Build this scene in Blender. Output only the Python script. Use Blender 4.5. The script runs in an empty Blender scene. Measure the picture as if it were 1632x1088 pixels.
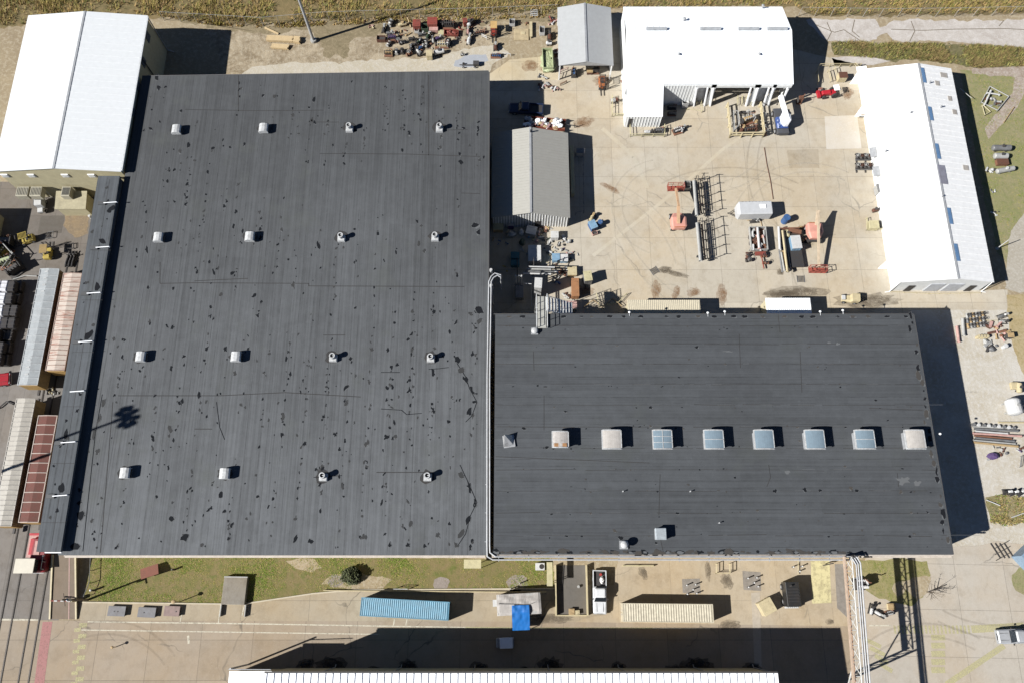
import bpy, math, random
from mathutils import Vector, Matrix, noise

SC = bpy.context.scene
# ------------------------------------------------------------------ camera, sky, sun, exposure
F, TH, CH = 1269.0, math.radians(18.0), 118.0      # focal length in photo pixels, tilt off straight down, flying height
cd = bpy.data.cameras.new('camera'); cam = bpy.data.objects.new('camera', cd)
SC.collection.objects.link(cam); SC.camera = cam
cd.sensor_width = 36.0; cd.lens = F / 1632.0 * 36.0; cd.clip_start = 1.0; cd.clip_end = 6000.0
cam.location = (0, 0, CH); cam.rotation_euler = (TH, 0, 0)
SHX, SHY = 1.23, 0.48                              # shadow offset per metre of height
EL = math.atan(1 / math.hypot(SHX, SHY))
w = bpy.data.worlds.new('World'); SC.world = w; w.use_nodes = True
nt = w.node_tree; bg = nt.nodes['Background']
sky = nt.nodes.new('ShaderNodeTexSky'); sky.sky_type = 'NISHITA'; sky.sun_disc = False
sky.air_density = 0.45; sky.dust_density = 0.0; sky.ozone_density = 2.0   # very clear dry air: deep shade
sky.sun_elevation = EL; sky.sun_rotation = math.atan2(-SHX, -SHY)
nt.links.new(sky.outputs[0], bg.inputs[0]); bg.inputs[1].default_value = 0.05
sd = bpy.data.lights.new('sun', 'SUN'); sun = bpy.data.objects.new('sun', sd); SC.collection.objects.link(sun)
sd.energy = 5.0; sd.angle = math.radians(0.5); sd.color = (1.0, 0.98, 0.945)
sun.rotation_euler = Vector((SHX, SHY, -1)).to_track_quat('-Z', 'Y').to_euler(); sun.location = (-60, -20, 60)
SC.view_settings.view_transform = 'Standard'; SC.view_settings.look = 'None'
SC.view_settings.exposure = 1.0; SC.view_settings.gamma = 1.0
SC.render.engine = 'CYCLES'

def P(u, v, z=0.0):
    """point of the world at height z seen at photo pixel (u, v)"""
    a = (u - 816) / F; b = -(v - 544) / F
    d = (a, math.sin(TH) + b * math.cos(TH), -math.cos(TH) + b * math.sin(TH))
    t = (z - CH) / d[2]
    return Vector((d[0] * t, d[1] * t, z))

# ------------------------------------------------------------------ materials
def lin(c):
    c /= 255.0
    return c / 12.92 if c <= 0.04045 else ((c + 0.055) / 1.055) ** 2.4
KEXP = 1.9
def PH(r, g, b, k=1.0):
    """base colour of a sunlit surface that the photo shows as r, g, b"""
    return tuple(min(0.85, lin(x) / KEXP * k) for x in (r, g, b))
_mc = {}
class NB:
    """small node-tree writer"""
    def __init__(s, name):
        s.m = bpy.data.materials.new(name); s.m.use_nodes = True
        s.t = s.m.node_tree; s.b = s.t.nodes['Principled BSDF']
        s.pos = s.t.nodes.new('ShaderNodeNewGeometry').outputs['Position']
    def n(s, typ, **kw):
        nd = s.t.nodes.new(typ)
        for k, v in kw.items(): setattr(nd, k, v)
        return nd
    def link(s, a, b): s.t.links.new(a, b)
    def inp(s, nd, i, v):
        if hasattr(v, 'is_output') or isinstance(v, bpy.types.NodeSocket): s.link(v, nd.inputs[i])
        else: nd.inputs[i].default_value = v
    def math(s, op, a, b=0.0, clamp=False):
        nd = s.n('ShaderNodeMath', operation=op, use_clamp=clamp)
        s.inp(nd, 0, a); s.inp(nd, 1, b); return nd.outputs[0]
    def ramp(s, v, lo, hi, a=0.0, b=1.0):
        nd = s.n('ShaderNodeMapRange'); nd.clamp = True
        s.inp(nd, 0, v); nd.inputs[1].default_value = lo; nd.inputs[2].default_value = hi
        nd.inputs[3].default_value = a; nd.inputs[4].default_value = b
        return nd.outputs[0]
    def noise(s, scale, detail=4, rough=0.55, vec=None, dist=0.0):
        nd = s.n('ShaderNodeTexNoise'); s.link(vec or s.pos, nd.inputs['Vector'])
        nd.inputs['Scale'].default_value = scale; nd.inputs['Detail'].default_value = detail
        nd.inputs['Roughness'].default_value = rough; nd.inputs['Distortion'].default_value = dist
        return nd.outputs['Fac']
    def mapped(s, scale=(1, 1, 1), rot=0.0, loc=(0, 0, 0), vec=None):
        nd = s.n('ShaderNodeMapping'); s.link(vec or s.pos, nd.inputs[0])
        nd.inputs['Scale'].default_value = scale; nd.inputs['Rotation'].default_value = (0, 0, rot)
        nd.inputs['Location'].default_value = loc
        return nd.outputs[0]
    def mix(s, f, a, b, blend='MIX'):
        nd = s.n('ShaderNodeMix', data_type='RGBA', blend_type=blend)
        s.inp(nd, 0, f)
        for i, v in ((6, a), (7, b)):
            if isinstance(v, tuple): nd.inputs[i].default_value = (v[0], v[1], v[2], 1)
            else: s.link(v, nd.inputs[i])
        return nd.outputs[2]
    def bump(s, h, strength=0.3, dist=0.02):
        nd = s.n('ShaderNodeBump'); nd.inputs['Strength'].default_value = strength
        nd.inputs['Distance'].default_value = dist; s.link(h, nd.inputs['Height'])
        s.link(nd.outputs[0], s.b.inputs['Normal'])
    def out(s, col, rough=0.8, metal=0.0):
        if isinstance(col, tuple): s.b.inputs['Base Color'].default_value = (*col, 1)
        else: s.link(col, s.b.inputs['Base Color'])
        s.inp(s.b, s.b.inputs.find('Roughness'), rough)
        s.b.inputs['Metallic'].default_value = metal
        return s.m

def mul(c, k): return tuple(min(0.9, x * k) for x in c)
def M(name, col, rough=0.6, metal=0.0, grime=0.25, scale=1.6):
    """painted, metal or plain surface with uneven wear"""
    if name in _mc: return _mc[name]
    b = NB(name)
    o = b.n('ShaderNodeObjectInfo')
    a1 = b.noise(scale, 5, 0.65); a2 = b.noise(scale * 7, 3, 0.6)
    f = b.math('ADD', b.math('MULTIPLY', a1, 0.65), b.math('MULTIPLY', a2, 0.35))
    f = b.ramp(f, 0.33, 0.68)
    dirt = tuple(c * (1 - grime) + d * grime * 0.5 for c, d in zip(mul(col, 1 - grime * 0.9), (0.16, 0.12, 0.08)))
    c = b.mix(f, dirt, mul(col, 1 + grime * 0.22))
    _mc[name] = b.out(c, b.ramp(a2, 0.3, 0.7, rough - 0.08, min(1, rough + 0.12)), metal)
    return _mc[name]

def concrete(name, col, w=6.0, h=6.0, rot=0.0, joint=0.035, crack=0.5, var=0.10, stain=0.5, warm=(1.0, 0.93, 0.82), loc=(0, 0, 0)):
    col = grey(col, .14); b = NB(name)
    wv = b.n('ShaderNodeTexNoise'); b.link(b.pos, wv.inputs['Vector']); wv.inputs['Scale'].default_value = 0.30
    wv.inputs['Detail'].default_value = 4
    off = b.n('ShaderNodeVectorMath', operation='MULTIPLY_ADD'); b.link(wv.outputs['Color'], off.inputs[0])
    off.inputs[1].default_value = (3.2, 3.2, 0); b.link(b.pos, off.inputs[2])
    br = b.n('ShaderNodeTexBrick', offset=0.0, squash=1.0)
    b.link(b.mapped((1, 1, 1), rot, loc), br.inputs['Vector'])
    br.inputs['Scale'].default_value = 1.0; br.inputs['Brick Width'].default_value = w
    br.inputs['Row Height'].default_value = h; br.inputs['Mortar Size'].default_value = joint
    br.inputs['Mortar Smooth'].default_value = 0.3
    br.inputs['Color1'].default_value = (*mul(col, 1 - var), 1); br.inputs['Color2'].default_value = (*mul(col, 1 + var), 1)
    br.inputs['Mortar'].default_value = (*mul(col, 0.62), 1)
    c = br.outputs['Color']
    big = b.noise(0.07, 6, 0.6); mid = b.noise(0.5, 6, 0.65); fine = b.noise(7.0, 4, 0.7)
    c = b.mix(b.ramp(big, 0.42, 0.62), c, b.mix(1.0, c, warm, 'MULTIPLY'))
    c = b.mix(b.ramp(mid, 0.48, 0.72, 0, stain), c, b.mix(1.0, c, (0.72, 0.69, 0.64), 'MULTIPLY'))
    c = b.mix(b.ramp(b.noise(1.7, 5, 0.7, vec=b.mapped((1, .55, 1), 0.5, (3, 17, 0)), dist=0.6), 0.5, 0.72, 0, stain * .7), c, b.mix(1.0, c, (0.74, 0.71, 0.66), 'MULTIPLY'))
    c = b.mix(b.ramp(b.noise(3.5, 3, 0.7, vec=b.mapped((1, 1, 1), 0, (13, 1, 5))), 0.56, 0.7, 0, .5), c, mul(col, 1.12))
    c = b.mix(b.ramp(b.noise(0.22, 5, 0.7, vec=b.mapped((1, 1, 1), 0.4, (31, 7, 0))), 0.55, 0.72, 0, stain * 0.55), c, mul(col, 1.22))
    c = b.mix(b.ramp(fine, 0.3, 0.7, 0.22, 0.0), c, b.mix(1.0, c, (0.6, 0.58, 0.55), 'MULTIPLY'))
    vo = b.n('ShaderNodeTexVoronoi', feature='DISTANCE_TO_EDGE'); vo.inputs['Scale'].default_value = 0.11
    b.link(off.outputs[0], vo.inputs['Vector'])
    ck = b.ramp(vo.outputs['Distance'], 0.002, 0.008, 1, 0)
    ck = b.math('MULTIPLY', ck, b.ramp(b.noise(0.11, 3, 0.5, vec=b.mapped((1, 1, 1), 0, (5, 9, 2))), 0.5, 0.58, 0, crack))
    c = b.mix(ck, c, mul(col, 0.42))
    b.bump(fine, 0.15, 0.02)
    return b.out(c, 0.9)

def grey(c, f=.12):
    g_ = sum(c) / 3
    return tuple(x + (g_ - x) * f for x in c)
def soil(name, cols, s1=0.25, s2=2.5, contrast=0.16, bump=0.5):
    """earth, gravel or grass ground: three colours mixed by uneven noise"""
    b = NB(name)
    cols = [grey(c) for c in cols]
    a = b.noise(s1, 7, 0.7, dist=0.8); d = b.noise(s2, 5, 0.7); e = b.noise(s2 * 5, 3, 0.7)
    c = b.mix(b.ramp(a, 0.5 - contrast, 0.5 + contrast), cols[0], cols[1])
    c = b.mix(b.ramp(d, 0.48, 0.66, 0, 0.8), c, cols[2])
    c = b.mix(b.ramp(e, 0.35, 0.7, 0.4, 0.0), c, b.mix(1.0, c, (0.5, 0.47, 0.42), 'MULTIPLY'))
    b.bump(d, bump, 0.1)
    return b.out(c, 0.95)

def felt(name, col, axis, roll=0.95, pale_south=False):
    """bitumen roofing in rolls; axis 0: rolls run north-south, 1: east-west"""
    b = NB(name)
    sp = b.n('ShaderNodeSeparateXYZ'); b.link(b.pos, sp.inputs[0])
    x, y = sp.outputs[axis], sp.outputs[1 - axis]
    wob = b.math('MULTIPLY', b.noise(0.35, 3, 0.5), 0.16)
    s = b.math('DIVIDE', b.math('ADD', x, wob), roll)
    idx = b.math('FLOOR', s); fr = b.math('FRACT', s)
    def wn(v, k):
        nd = b.n('ShaderNodeTexWhiteNoise', noise_dimensions='1D')
        b.link(b.math('ADD', v, k), nd.inputs['W']); return nd.outputs['Value']
    lap = b.math('FLOOR', b.math('ADD', b.math('DIVIDE', y, 10.5), b.math('MULTIPLY', wn(b.math('FLOOR', b.math('DIVIDE', idx, 5.0)), 3.3), 7.0)))
    v1 = wn(b.math('ADD', b.math('MULTIPLY', lap, 57.3), idx), 0.7)
    v2 = wn(b.math('FLOOR', b.math('DIVIDE', b.math('ADD', idx, 0.1), 3.0)), 9.1)
    sc = (0.06, 5.0, 1) if axis else (5.0, 0.06, 1)
    st = b.noise(1.0, 5, 0.6, vec=b.mapped(sc))
    sc2 = (0.03, 1.6, 1) if axis else (1.6, 0.03, 1)
    st2 = b.noise(1.0, 4, 0.6, vec=b.mapped(sc2))
    big = b.noise(0.045, 5, 0.55); mid = b.noise(0.6, 6, 0.7); fine = b.noise(9, 3, 0.7)
    k = b.math('ADD', 0.45, b.math('MULTIPLY', v1, 0.13))
    k = b.math('ADD', k, b.math('MULTIPLY', v2, 0.13 if not axis else 0.11))
    k = b.math('ADD', k, b.math('MULTIPLY', b.ramp(st, 0.42, 0.58), 0.25 if not axis else 0.12))
    k = b.math('ADD', k, b.math('MULTIPLY', b.ramp(st2, 0.35, 0.65), 0.10 if not axis else 0.13))
    k = b.math('ADD', k, b.math('MULTIPLY', b.ramp(big, 0.35, 0.65), 0.20))
    k = b.math('ADD', k, b.math('MULTIPLY', b.ramp(mid, 0.35, 0.68), 0.22))
    k = b.math('ADD', k, b.math('MULTIPLY', b.ramp(fine, 0.3, 0.7), 0.12))
    seam = b.ramp(b.math('ABSOLUTE', b.math('SUBTRACT', fr, 0.5)), 0.455, 0.49, 0, 1)
    third = b.math('LESS_THAN', b.math('FRACT', b.math('DIVIDE', b.math('ADD', idx, 0.1), 3.0)), 0.3)
    wide = b.math('MULTIPLY', b.ramp(b.math('ABSOLUTE', b.math('SUBTRACT', fr, 0.5)), 0.395, 0.47, 0, 1), b.math('MULTIPLY', third, 0.95))
    seam = b.math('MAXIMUM', b.math('MULTIPLY', seam, 0.65), wide)
    seam = b.math('MULTIPLY', seam, b.ramp(b.noise(0.5, 5, 0.7, vec=b.mapped((1, 1, 1), 0, (3, 1, 8))), 0.42, 0.62, 0.05, 0.5))
    k = b.math('MULTIPLY', k, b.math('SUBTRACT', 1.0, seam))
    if pale_south: k = b.math('MULTIPLY', k, b.ramp(b.math('ADD', sp.outputs[1], b.math('MULTIPLY', b.noise(0.05, 3, .5, vec=b.mapped((1, 1, 1), 0, (40, 2, 1))), 30.0)), 14, 84, 1.36, 0.72))  # base colour runs paler in the south, darker in the north
    k = b.math('ADD', k, b.math('MULTIPLY', b.math('MULTIPLY', b.ramp(b.noise(2.4, 5, 0.75, vec=b.mapped((1, 1, 1), 0, (7, 21, 3))), 0.6, 0.74), b.ramp(b.noise(0.12, 3, 0.6, vec=b.mapped((1, 1, 1), 0, (1, 33, 3))), 0.5, 0.62)), 0.5))
    cc = b.n('ShaderNodeCombineXYZ')
    for i in range(3): b.link(b.math('MULTIPLY', k, col[i]), cc.inputs[i])
    c = b.mix(b.ramp(b.noise(0.16, 5, 0.7, vec=b.mapped((1, 1, 1), 0, (11, 4, 1))), 0.55, 0.75, 0, 0.5), cc.outputs[0], (col[0] * 1.0, col[1] * 1.02, col[2] * 0.86))
    b.bump(b.math('ADD', seam, fine), 0.25, 0.01)
    return b.out(c, 0.9)

# ------------------------------------------------------------------ mesh writer
class MB:
    def __init__(s): s.v = []; s.f = []; s.mi = []; s.k = 0
    def add(s, vs, fs):
        o = len(s.v); s.v += [tuple(p) for p in vs]
        s.f += [tuple(i + o for i in f) for f in fs]; s.mi += [s.k] * len(fs)
        return s
    def box(s, cx, cy, cz, sx, sy, sz, rz=0.0, rx=0.0, ry=0.0, top=1.0):
        m = Matrix.Translation((cx, cy, cz)) @ Matrix.Rotation(rz, 4, 'Z') @ Matrix.Rotation(ry, 4, 'Y') @ Matrix.Rotation(rx, 4, 'X')
        vs = []
        for z in (-1, 1):
            t = top if z > 0 else 1.0
            for x, y in ((-1, -1), (1, -1), (1, 1), (-1, 1)):
                vs.append(m @ Vector((x * sx / 2 * t, y * sy / 2 * t, z * sz / 2)))
        return s.add(vs, [(3, 2, 1, 0), (4, 5, 6, 7), (0, 1, 5, 4), (1, 2, 6, 5), (2, 3, 7, 6), (3, 0, 4, 7)])
    def cyl(s, p, q, r, n=10, r2=None, caps=True):
        p = Vector(p); q = Vector(q); d = (q - p).normalized(); r2 = r if r2 is None else r2
        a = d.orthogonal().normalized(); b = d.cross(a); vs = []
        for c, rr in ((p, r), (q, r2)):
            for i in range(n):
                t = 2 * math.pi * i / n; vs.append(c + a * (math.cos(t) * rr) + b * (math.sin(t) * rr))
        fs = [(i, (i + 1) % n, n + (i + 1) % n, n + i) for i in range(n)]
        if caps: fs += [tuple(range(n - 1, -1, -1)), tuple(range(n, 2 * n))]
        return s.add(vs, fs)
    def tube(s, pts, r, n=7):
        pts = [Vector(p) for p in pts]
        for a, b in zip(pts, pts[1:]):
            if (b - a).length > 1e-4: s.cyl(a, b, r, n)
        for p in pts[1:-1]: s.ball(p, (r, r, r), n, 4)
        return s
    def ball(s, c, r, n=10, m=6, jit=0.0, seed=0, zmin=-1.0):
        rg = random.Random(seed); c = Vector(c); vs = []
        for j in range(m + 1):
            ph = math.pi * j / m
            for i in range(n):
                t = 2 * math.pi * i / n; k = 1 + rg.uniform(-jit, jit)
                z = max(zmin, math.cos(ph))
                vs.append(c + Vector((math.sin(ph) * math.cos(t) * r[0] * k, math.sin(ph) * math.sin(t) * r[1] * k, z * r[2] * k)))
        fs = [(j * n + i, (j + 1) * n + i, (j + 1) * n + (i + 1) % n, j * n + (i + 1) % n) for j in range(m) for i in range(n)]
        return s.add(vs, fs)
    def prism(s, poly, z0, z1):
        n = len(poly); vs = [(x, y, z0) for x, y in poly] + [(x, y, z1) for x, y in poly]
        return s.add(vs, [tuple(range(n - 1, -1, -1)), tuple(range(n, 2 * n))] + [(i, (i + 1) % n, n + (i + 1) % n, n + i) for i in range(n)])
    def quad(s, *p): return s.add(p, [tuple(range(len(p)))])
    def slab(s, a, b, c, d, t):
        """thick sheet through four corners, thickness t below"""
        vs = [Vector(p) for p in (a, b, c, d)]; vs += [p - Vector((0, 0, t)) for p in vs]
        return s.add(vs, [(0, 1, 2, 3), (7, 6, 5, 4), (1, 0, 4, 5), (2, 1, 5, 6), (3, 2, 6, 7), (0, 3, 7, 4)])
    def loft(s, secs):
        """body from sections (x, half width bottom, half width top, z0, z1)"""
        vs = []
        for x, wb, wt, z0, z1 in secs:
            e = min(0.12, (z1 - z0) * 0.3)
            vs += [(x, -wb, z0), (x, -wb, z1 - e), (x, -wt + 0.08, z1), (x, wt - 0.08, z1), (x, wb, z1 - e), (x, wb, z0)]
        n = 6; fs = []
        for j in range(len(secs) - 1):
            fs += [(j * n + i, (j + 1) * n + i, (j + 1) * n + (i + 1) % n, j * n + (i + 1) % n) for i in range(n)]
        fs += [tuple(range(n)), tuple(range((len(secs) - 1) * n + n - 1, (len(secs) - 1) * n - 1, -1))]
        return s.add(vs, fs)
    def wheel(s, c, r, wd, n=14):
        return s.cyl((c[0], c[1] - wd / 2, c[2]), (c[0], c[1] + wd / 2, c[2]), r, n)
    def blob(s, cx, cy, z, r, el=1.0, rot=0.0, seed=0, n=9, jit=0.4):
        rg = random.Random(seed); vs = []
        for i in range(n):
            t = 2 * math.pi * i / n; k = r * (1 + rg.uniform(-jit, jit))
            x, y = math.cos(t) * k, math.sin(t) * k * el
            vs.append((cx + x * math.cos(rot) - y * math.sin(rot), cy + x * math.sin(rot) + y * math.cos(rot), z))
        return s.add(vs, [tuple(range(n))])
    def line(s, pts, wd, z):
        """flat strip along a path"""
        for a, b in zip(pts, pts[1:]):
            a = Vector(a[:2]); b = Vector(b[:2]); d = b - a
            if d.length < 1e-5: continue
            n = Vector((-d.y, d.x)).normalized() * wd / 2
            s.quad((a.x - n.x, a.y - n.y, z), (b.x - n.x, b.y - n.y, z), (b.x + n.x, b.y + n.y, z), (a.x + n.x, a.y + n.y, z))
        return s
    def build(s, name, mat, parent=None, bevel=0.0, smooth=False):
        me = bpy.data.meshes.new(name); me.from_pydata(s.v, [], s.f); me.validate(); me.update()
        for m in (mat if isinstance(mat, (list, tuple)) else [mat]): me.materials.append(m)
        if len(me.materials) > 1 and len(me.polygons) == len(s.mi): me.polygons.foreach_set('material_index', s.mi)
        if smooth: me.polygons.foreach_set('use_smooth', [True] * len(me.polygons))
        o = bpy.data.objects.new(name, me); SC.collection.objects.link(o)
        if parent: o.parent = parent
        if bevel:
            b = o.modifiers.new('bevel', 'BEVEL'); b.width = bevel; b.segments = 1; b.limit_method = 'ANGLE'
        return o

def tag(o, label, cat, group=None):
    o['label'] = label; o['category'] = cat
    if group: o['group'] = group
    return o
def thing(name, label, cat, loc=(0, 0, 0), deg=0.0, group=None):
    o = bpy.data.objects.new(name, None); SC.collection.objects.link(o)
    o.empty_display_size = 0.3; o.location = loc; o.rotation_euler = (0, 0, math.radians(deg))
    return tag(o, label, cat, group)
def dup(root, loc, deg=0.0, label=None):
    r = root.copy(); SC.collection.objects.link(r); r.location = loc; r.rotation_euler = (0, 0, math.radians(deg))
    if label: r['label'] = label
    for ch in list(root.children):
        c = ch.copy(); SC.collection.objects.link(c); c.parent = r
        for g in ch.children:
            d = g.copy(); SC.collection.objects.link(d); d.parent = c
    return r
def struct(o, kind='structure'): o['kind'] = kind; return o

# ------------------------------------------------------------------ ground sheets
def pxpoly(pts): return [P(u, v).to_2d() for u, v in pts]
def ragged(poly, step=1.0, amp=0.5, seed=0):
    out = []
    for i, a in enumerate(poly):
        b = poly[(i + 1) % len(poly)]; d = b - a; n = max(1, int(d.length / step)); nn = Vector((-d.y, d.x)).normalized() if d.length else Vector((0, 0))
        for k in range(n):
            p = a + d * (k / n)
            q = noise.noise(Vector((p.x * 0.35, p.y * 0.35, seed))) + 0.7 * noise.noise(Vector((p.x * 1.3, p.y * 1.3, seed + 5))) + 0.4 * noise.noise(Vector((p.x * 3.1, p.y * 3.1, seed + 9)))
            out.append(p + nn * q * amp)
    return out
def sheet(name, pts, z, mat, amp=0.0, seed=0, px=True, step=0.7):
    poly = pxpoly(pts) if px else [Vector(p) for p in pts]
    if amp: poly = ragged(poly, step, amp, seed)
    area = sum(a.x * b.y - b.x * a.y for a, b in zip(poly, poly[1:] + poly[:1]))
    if area < 0: poly.reverse()
    m = MB(); m.quad(*[(p.x, p.y, z) for p in poly])
    return struct(m.build(name, mat))
def inpoly(x, y, poly):
    c = False; j = len(poly) - 1
    for i in range(len(poly)):
        a, b = poly[i], poly[j]
        if (a.y > y) != (b.y > y) and x < (b.x - a.x) * (y - a.y) / (b.y - a.y) + a.x: c = not c
        j = i
    return c
def grass(name, pts, n, h, mats, seed=0, clump=0.3, wd=0.05, lean=(0.2, 0.8)):
    """blades standing all over a patch of ground: one uncountable mass"""
    poly = pxpoly(pts); rg = random.Random(seed); m = MB()
    x0 = min(p.x for p in poly); x1 = max(p.x for p in poly); y0 = min(p.y for p in poly); y1 = max(p.y for p in poly)
    k = 0; tries = 0
    while k < n and tries < n * 6:
        tries += 1
        x = rg.uniform(x0, x1); y = rg.uniform(y0, y1)
        q = noise.noise(Vector((x * clump, y * clump, seed * 1.7))) + 0.5 * noise.noise(Vector((x * clump * 4, y * clump * 4, seed)))
        if rg.random() > 0.55 + q * 1.1: continue
        if not inpoly(x, y, poly): continue
        hh = h * rg.uniform(0.45, 1.15) * (0.8 + 0.8 * max(0, q)); m.k = rg.choices(range(len(mats)), [1 + 1.2 * max(-0.6, q if i % 2 else -q) for i in range(len(mats))])[0]
        for _ in range(3):
            t = rg.uniform(0, 6.283); l = hh * rg.uniform(*lean); wx, wy = -math.sin(t) * wd, math.cos(t) * wd
            bx, by = x + rg.uniform(-.12, .12), y + rg.uniform(-.12, .12)
            m.add([(bx - wx, by - wy, 0), (bx + wx, by + wy, 0), (bx + math.cos(t) * l, by + math.sin(t) * l, hh)], [(0, 1, 2)])
        k += 1
    return struct(m.build(name, mats), 'stuff')
# ================================================================== THE SETTING: ground, roads, yards
CONC = PH(215, 204, 183); CONC2 = PH(214, 205, 190); ROADC = PH(184, 167, 144)
g = MB(); g.quad((-3000, -3000, 0), (3000, -3000, 0), (3000, 3000, 0), (-3000, 3000, 0))
struct(g.build('ground', soil('sandy earth', [PH(196, 176, 138), PH(172, 152, 118), PH(214, 200, 170)], 0.12, 1.6)))
dry = soil('dry grass ground', [PH(150, 128, 78), PH(130, 118, 68), PH(168, 142, 92)], 0.15, 1.2, bump=1.0)
green = soil('lawn ground', [PH(158, 158, 96), PH(176, 164, 122), PH(142, 150, 84)], 0.22, 1.5, bump=0.8)
FIELD = [(-400, 70), (-60, 52), (40, 40), (245, 26), (300, 32), (420, 40), (520, 30), (640, 26), (760, 22), (890, 18), (1000, 10), (1260, 10), (1300, 26), (1400, 26), (1500, 24), (1632, 22), (2000, 15), (2000, -900), (-400, -900)]
sheet('field', FIELD, 0.008, dry, 0.8, 3)
sheet('fence_verge', [(250, 28), (420, 42), (520, 32), (640, 30), (760, 26), (890, 22), (890, 33), (760, 38), (640, 42), (560, 62), (555, 92), (520, 88), (500, 50), (420, 52), (330, 44)], 0.004, soil('weedy earth', [PH(168, 150, 114), PH(136, 122, 86), PH(186, 168, 130)], 0.5, 2.0), 1.1, 8)
sheet('dirt_yard', [(330, 44), (420, 52), (500, 46), (560, 60), (640, 44), (800, 38), (800, 118), (360, 118)], 0.0025, soil('rutted dirt', [PH(206, 188, 156), PH(160, 140, 108), PH(216, 202, 174)], 0.3, 1.6, .1, 1.0), 0.7, 4)
sheet('caliche_patch', [(470, 100), (560, 98), (700, 92), (740, 78), (790, 74), (812, 84), (800, 96), (786, 104), (780, 125), (380, 125), (395, 108)], 0.006, soil('pale caliche', [PH(226, 216, 196), PH(212, 200, 172), PH(232, 226, 212)], 0.3, 1.8), 0.6, 5)
sheet('puddle', [(725, 97), (740, 90), (775, 87), (779, 98), (760, 105), (735, 109), (724, 106)], 0.010, M('wet pale mud', PH(196, 200, 206), 0.35, 0, 0.1), 0.25, 6)
white_road = soil('broken white concrete', [PH(230, 222, 214), PH(206, 196, 186), PH(238, 232, 226)], 0.3, 1.0)
sheet('gravel_road', [(1285, 34), (1330, 30), (1392, 32), (1402, 44), (1412, 42), (1424, 33), (1470, 32), (1580, 33), (1632, 32), (1900, 26), (1900, 70), (1632, 76), (1560, 70), (1500, 66), (1440, 68), (1424, 64), (1414, 54), (1404, 56), (1398, 66), (1360, 68), (1318, 66), (1300, 50)], 0.012, white_road, 0.6, 7)
road_crack = MB()
for k, pts in enumerate(([(1300, 40), (1330, 52), (1345, 48), (1372, 66)], [(1420, 47), (1470, 49), (1520, 47), (1600, 46), (1640, 48)], [(1318, 36), (1325, 52), (1318, 66)], [(1362, 32), (1358, 50), (1370, 60)], [(1600, 33), (1592, 42)], [(1452, 34), (1458, 50), (1450, 66)])): road_crack.line([P(*p) for p in pts], .14, .016 + .0006 * k)
struct(road_crack.build('gravel_road_crack', M('road crack', PH(128, 116, 96), .9)))
VERGE = [(1325, 68), (1400, 70), (1500, 70), (1632, 78), (1900, 74), (1900, 108), (1632, 106), (1560, 108), (1500, 100), (1460, 94), (1420, 96), (1380, 92), (1330, 88)]
sheet('ditch_bank', VERGE, 0.016, soil('weedy bank', [PH(120, 118, 64), PH(148, 134, 92), PH(100, 98, 54)], 0.4, 1.5, bump=1.0), 0.7, 11)
sheet('gravel_path', [(1325, 92), (1380, 90), (1420, 98), (1390, 104), (1330, 106)], 0.020, white_road, 0.12, 12)
sheet('dirt_path', [(1548, 110), (1632, 106), (1900, 100), (1900, 116), (1640, 118), (1632, 150), (1612, 185), (1590, 205), (1575, 222), (1570, 205), (1590, 180), (1612, 150), (1618, 122), (1550, 118)], 0.022, soil('pinkish gravel', [PH(206, 190, 176), PH(168, 146, 124), PH(222, 212, 200)], 0.5, 2.5), 0.35, 13)
LAWN_E = [(1530, 112), (1612, 118), (1650, 122), (1900, 122), (1900, 330), (1640, 335), (1622, 350), (1608, 375), (1604, 420), (1588, 400), (1565, 300), (1545, 200)]
sheet('lawn', LAWN_E, 0.014, green, 0.4, 14)
sheet('gravel_track', [(1900, 325), (1640, 332), (1620, 352), (1606, 380), (1602, 460), (1640, 470), (1900, 470)], 0.010, soil('pale gravel', [PH(206, 198, 182), PH(190, 180, 160), PH(220, 214, 202)], 0.3, 2.5), 0.4, 15)
yard = concrete('yard concrete', CONC, 5.6, 5.6, 0.0, 0.035, 0.6, 0.06, 0.55)
sheet('yard_pavement', [(772, 118), (835, 112), (868, 104), (888, 60), (985, 20), (1268, 80), (1380, 106), (1395, 150), (1425, 462), (1606, 462), (1606, 494), (1452, 494), (1452, 560), (772, 560)], 0.020, yard, 0.12, 16)
sheet('apron_pavement', [(776, 122), (812, 96), (870, 90), (890, 112), (890, 128), (776, 128)], 0.026, concrete('apron concrete', PH(224, 210, 178), 4.5, 4.5, 0, .03, .4, .05, .35), 0.1, 17)
sheet('new_slab', [(1314, 186), (1366, 184), (1373, 237), (1317, 238)], 0.026, concrete('fresh concrete', PH(232, 226, 216), 30, 30, 0.2, .01, 0, .01, .2))
sheet('old_slab', [(1254, 240), (1304, 238), (1306, 268), (1258, 268)], 0.026, concrete('old slab', PH(198, 186, 164), 30, 30, 0.2, .01, .9, .01, .9))
tr = MB(); zz = 0.030
tr.line([P(1212, 196), P(1150, 240), P(1090, 294), P(1020, 350), P(945, 408)], 0.55, zz)
tr.line([P(960, 205), P(1010, 250), P(1032, 300)], 0.7, zz + .004)
struct(tr.build('pavement_patch', concrete('trench patch', PH(222, 212, 190), 9, 9, 0, .01, 0, .05, .2)))
sheet('gravel_lot', [(1440, 488), (1606, 492), (1625, 560), (1640, 600), (1900, 600), (1900, 870), (1632, 868), (1590, 866), (1572, 870), (1500, 886), (1440, 880)], 0.006, soil('pale lot earth', [PH(232, 226, 214), PH(212, 200, 176), PH(240, 236, 228)], 0.2, 2.0), 0.4, 18)
sheet('sandy_track', [(1604, 470), (1640, 470), (1640, 620), (1628, 590), (1612, 545)], 0.024, soil('ochre sand', [PH(196, 172, 116), PH(210, 192, 150), PH(176, 160, 104)], 0.4, 2.2), 0.35, 19)
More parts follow.
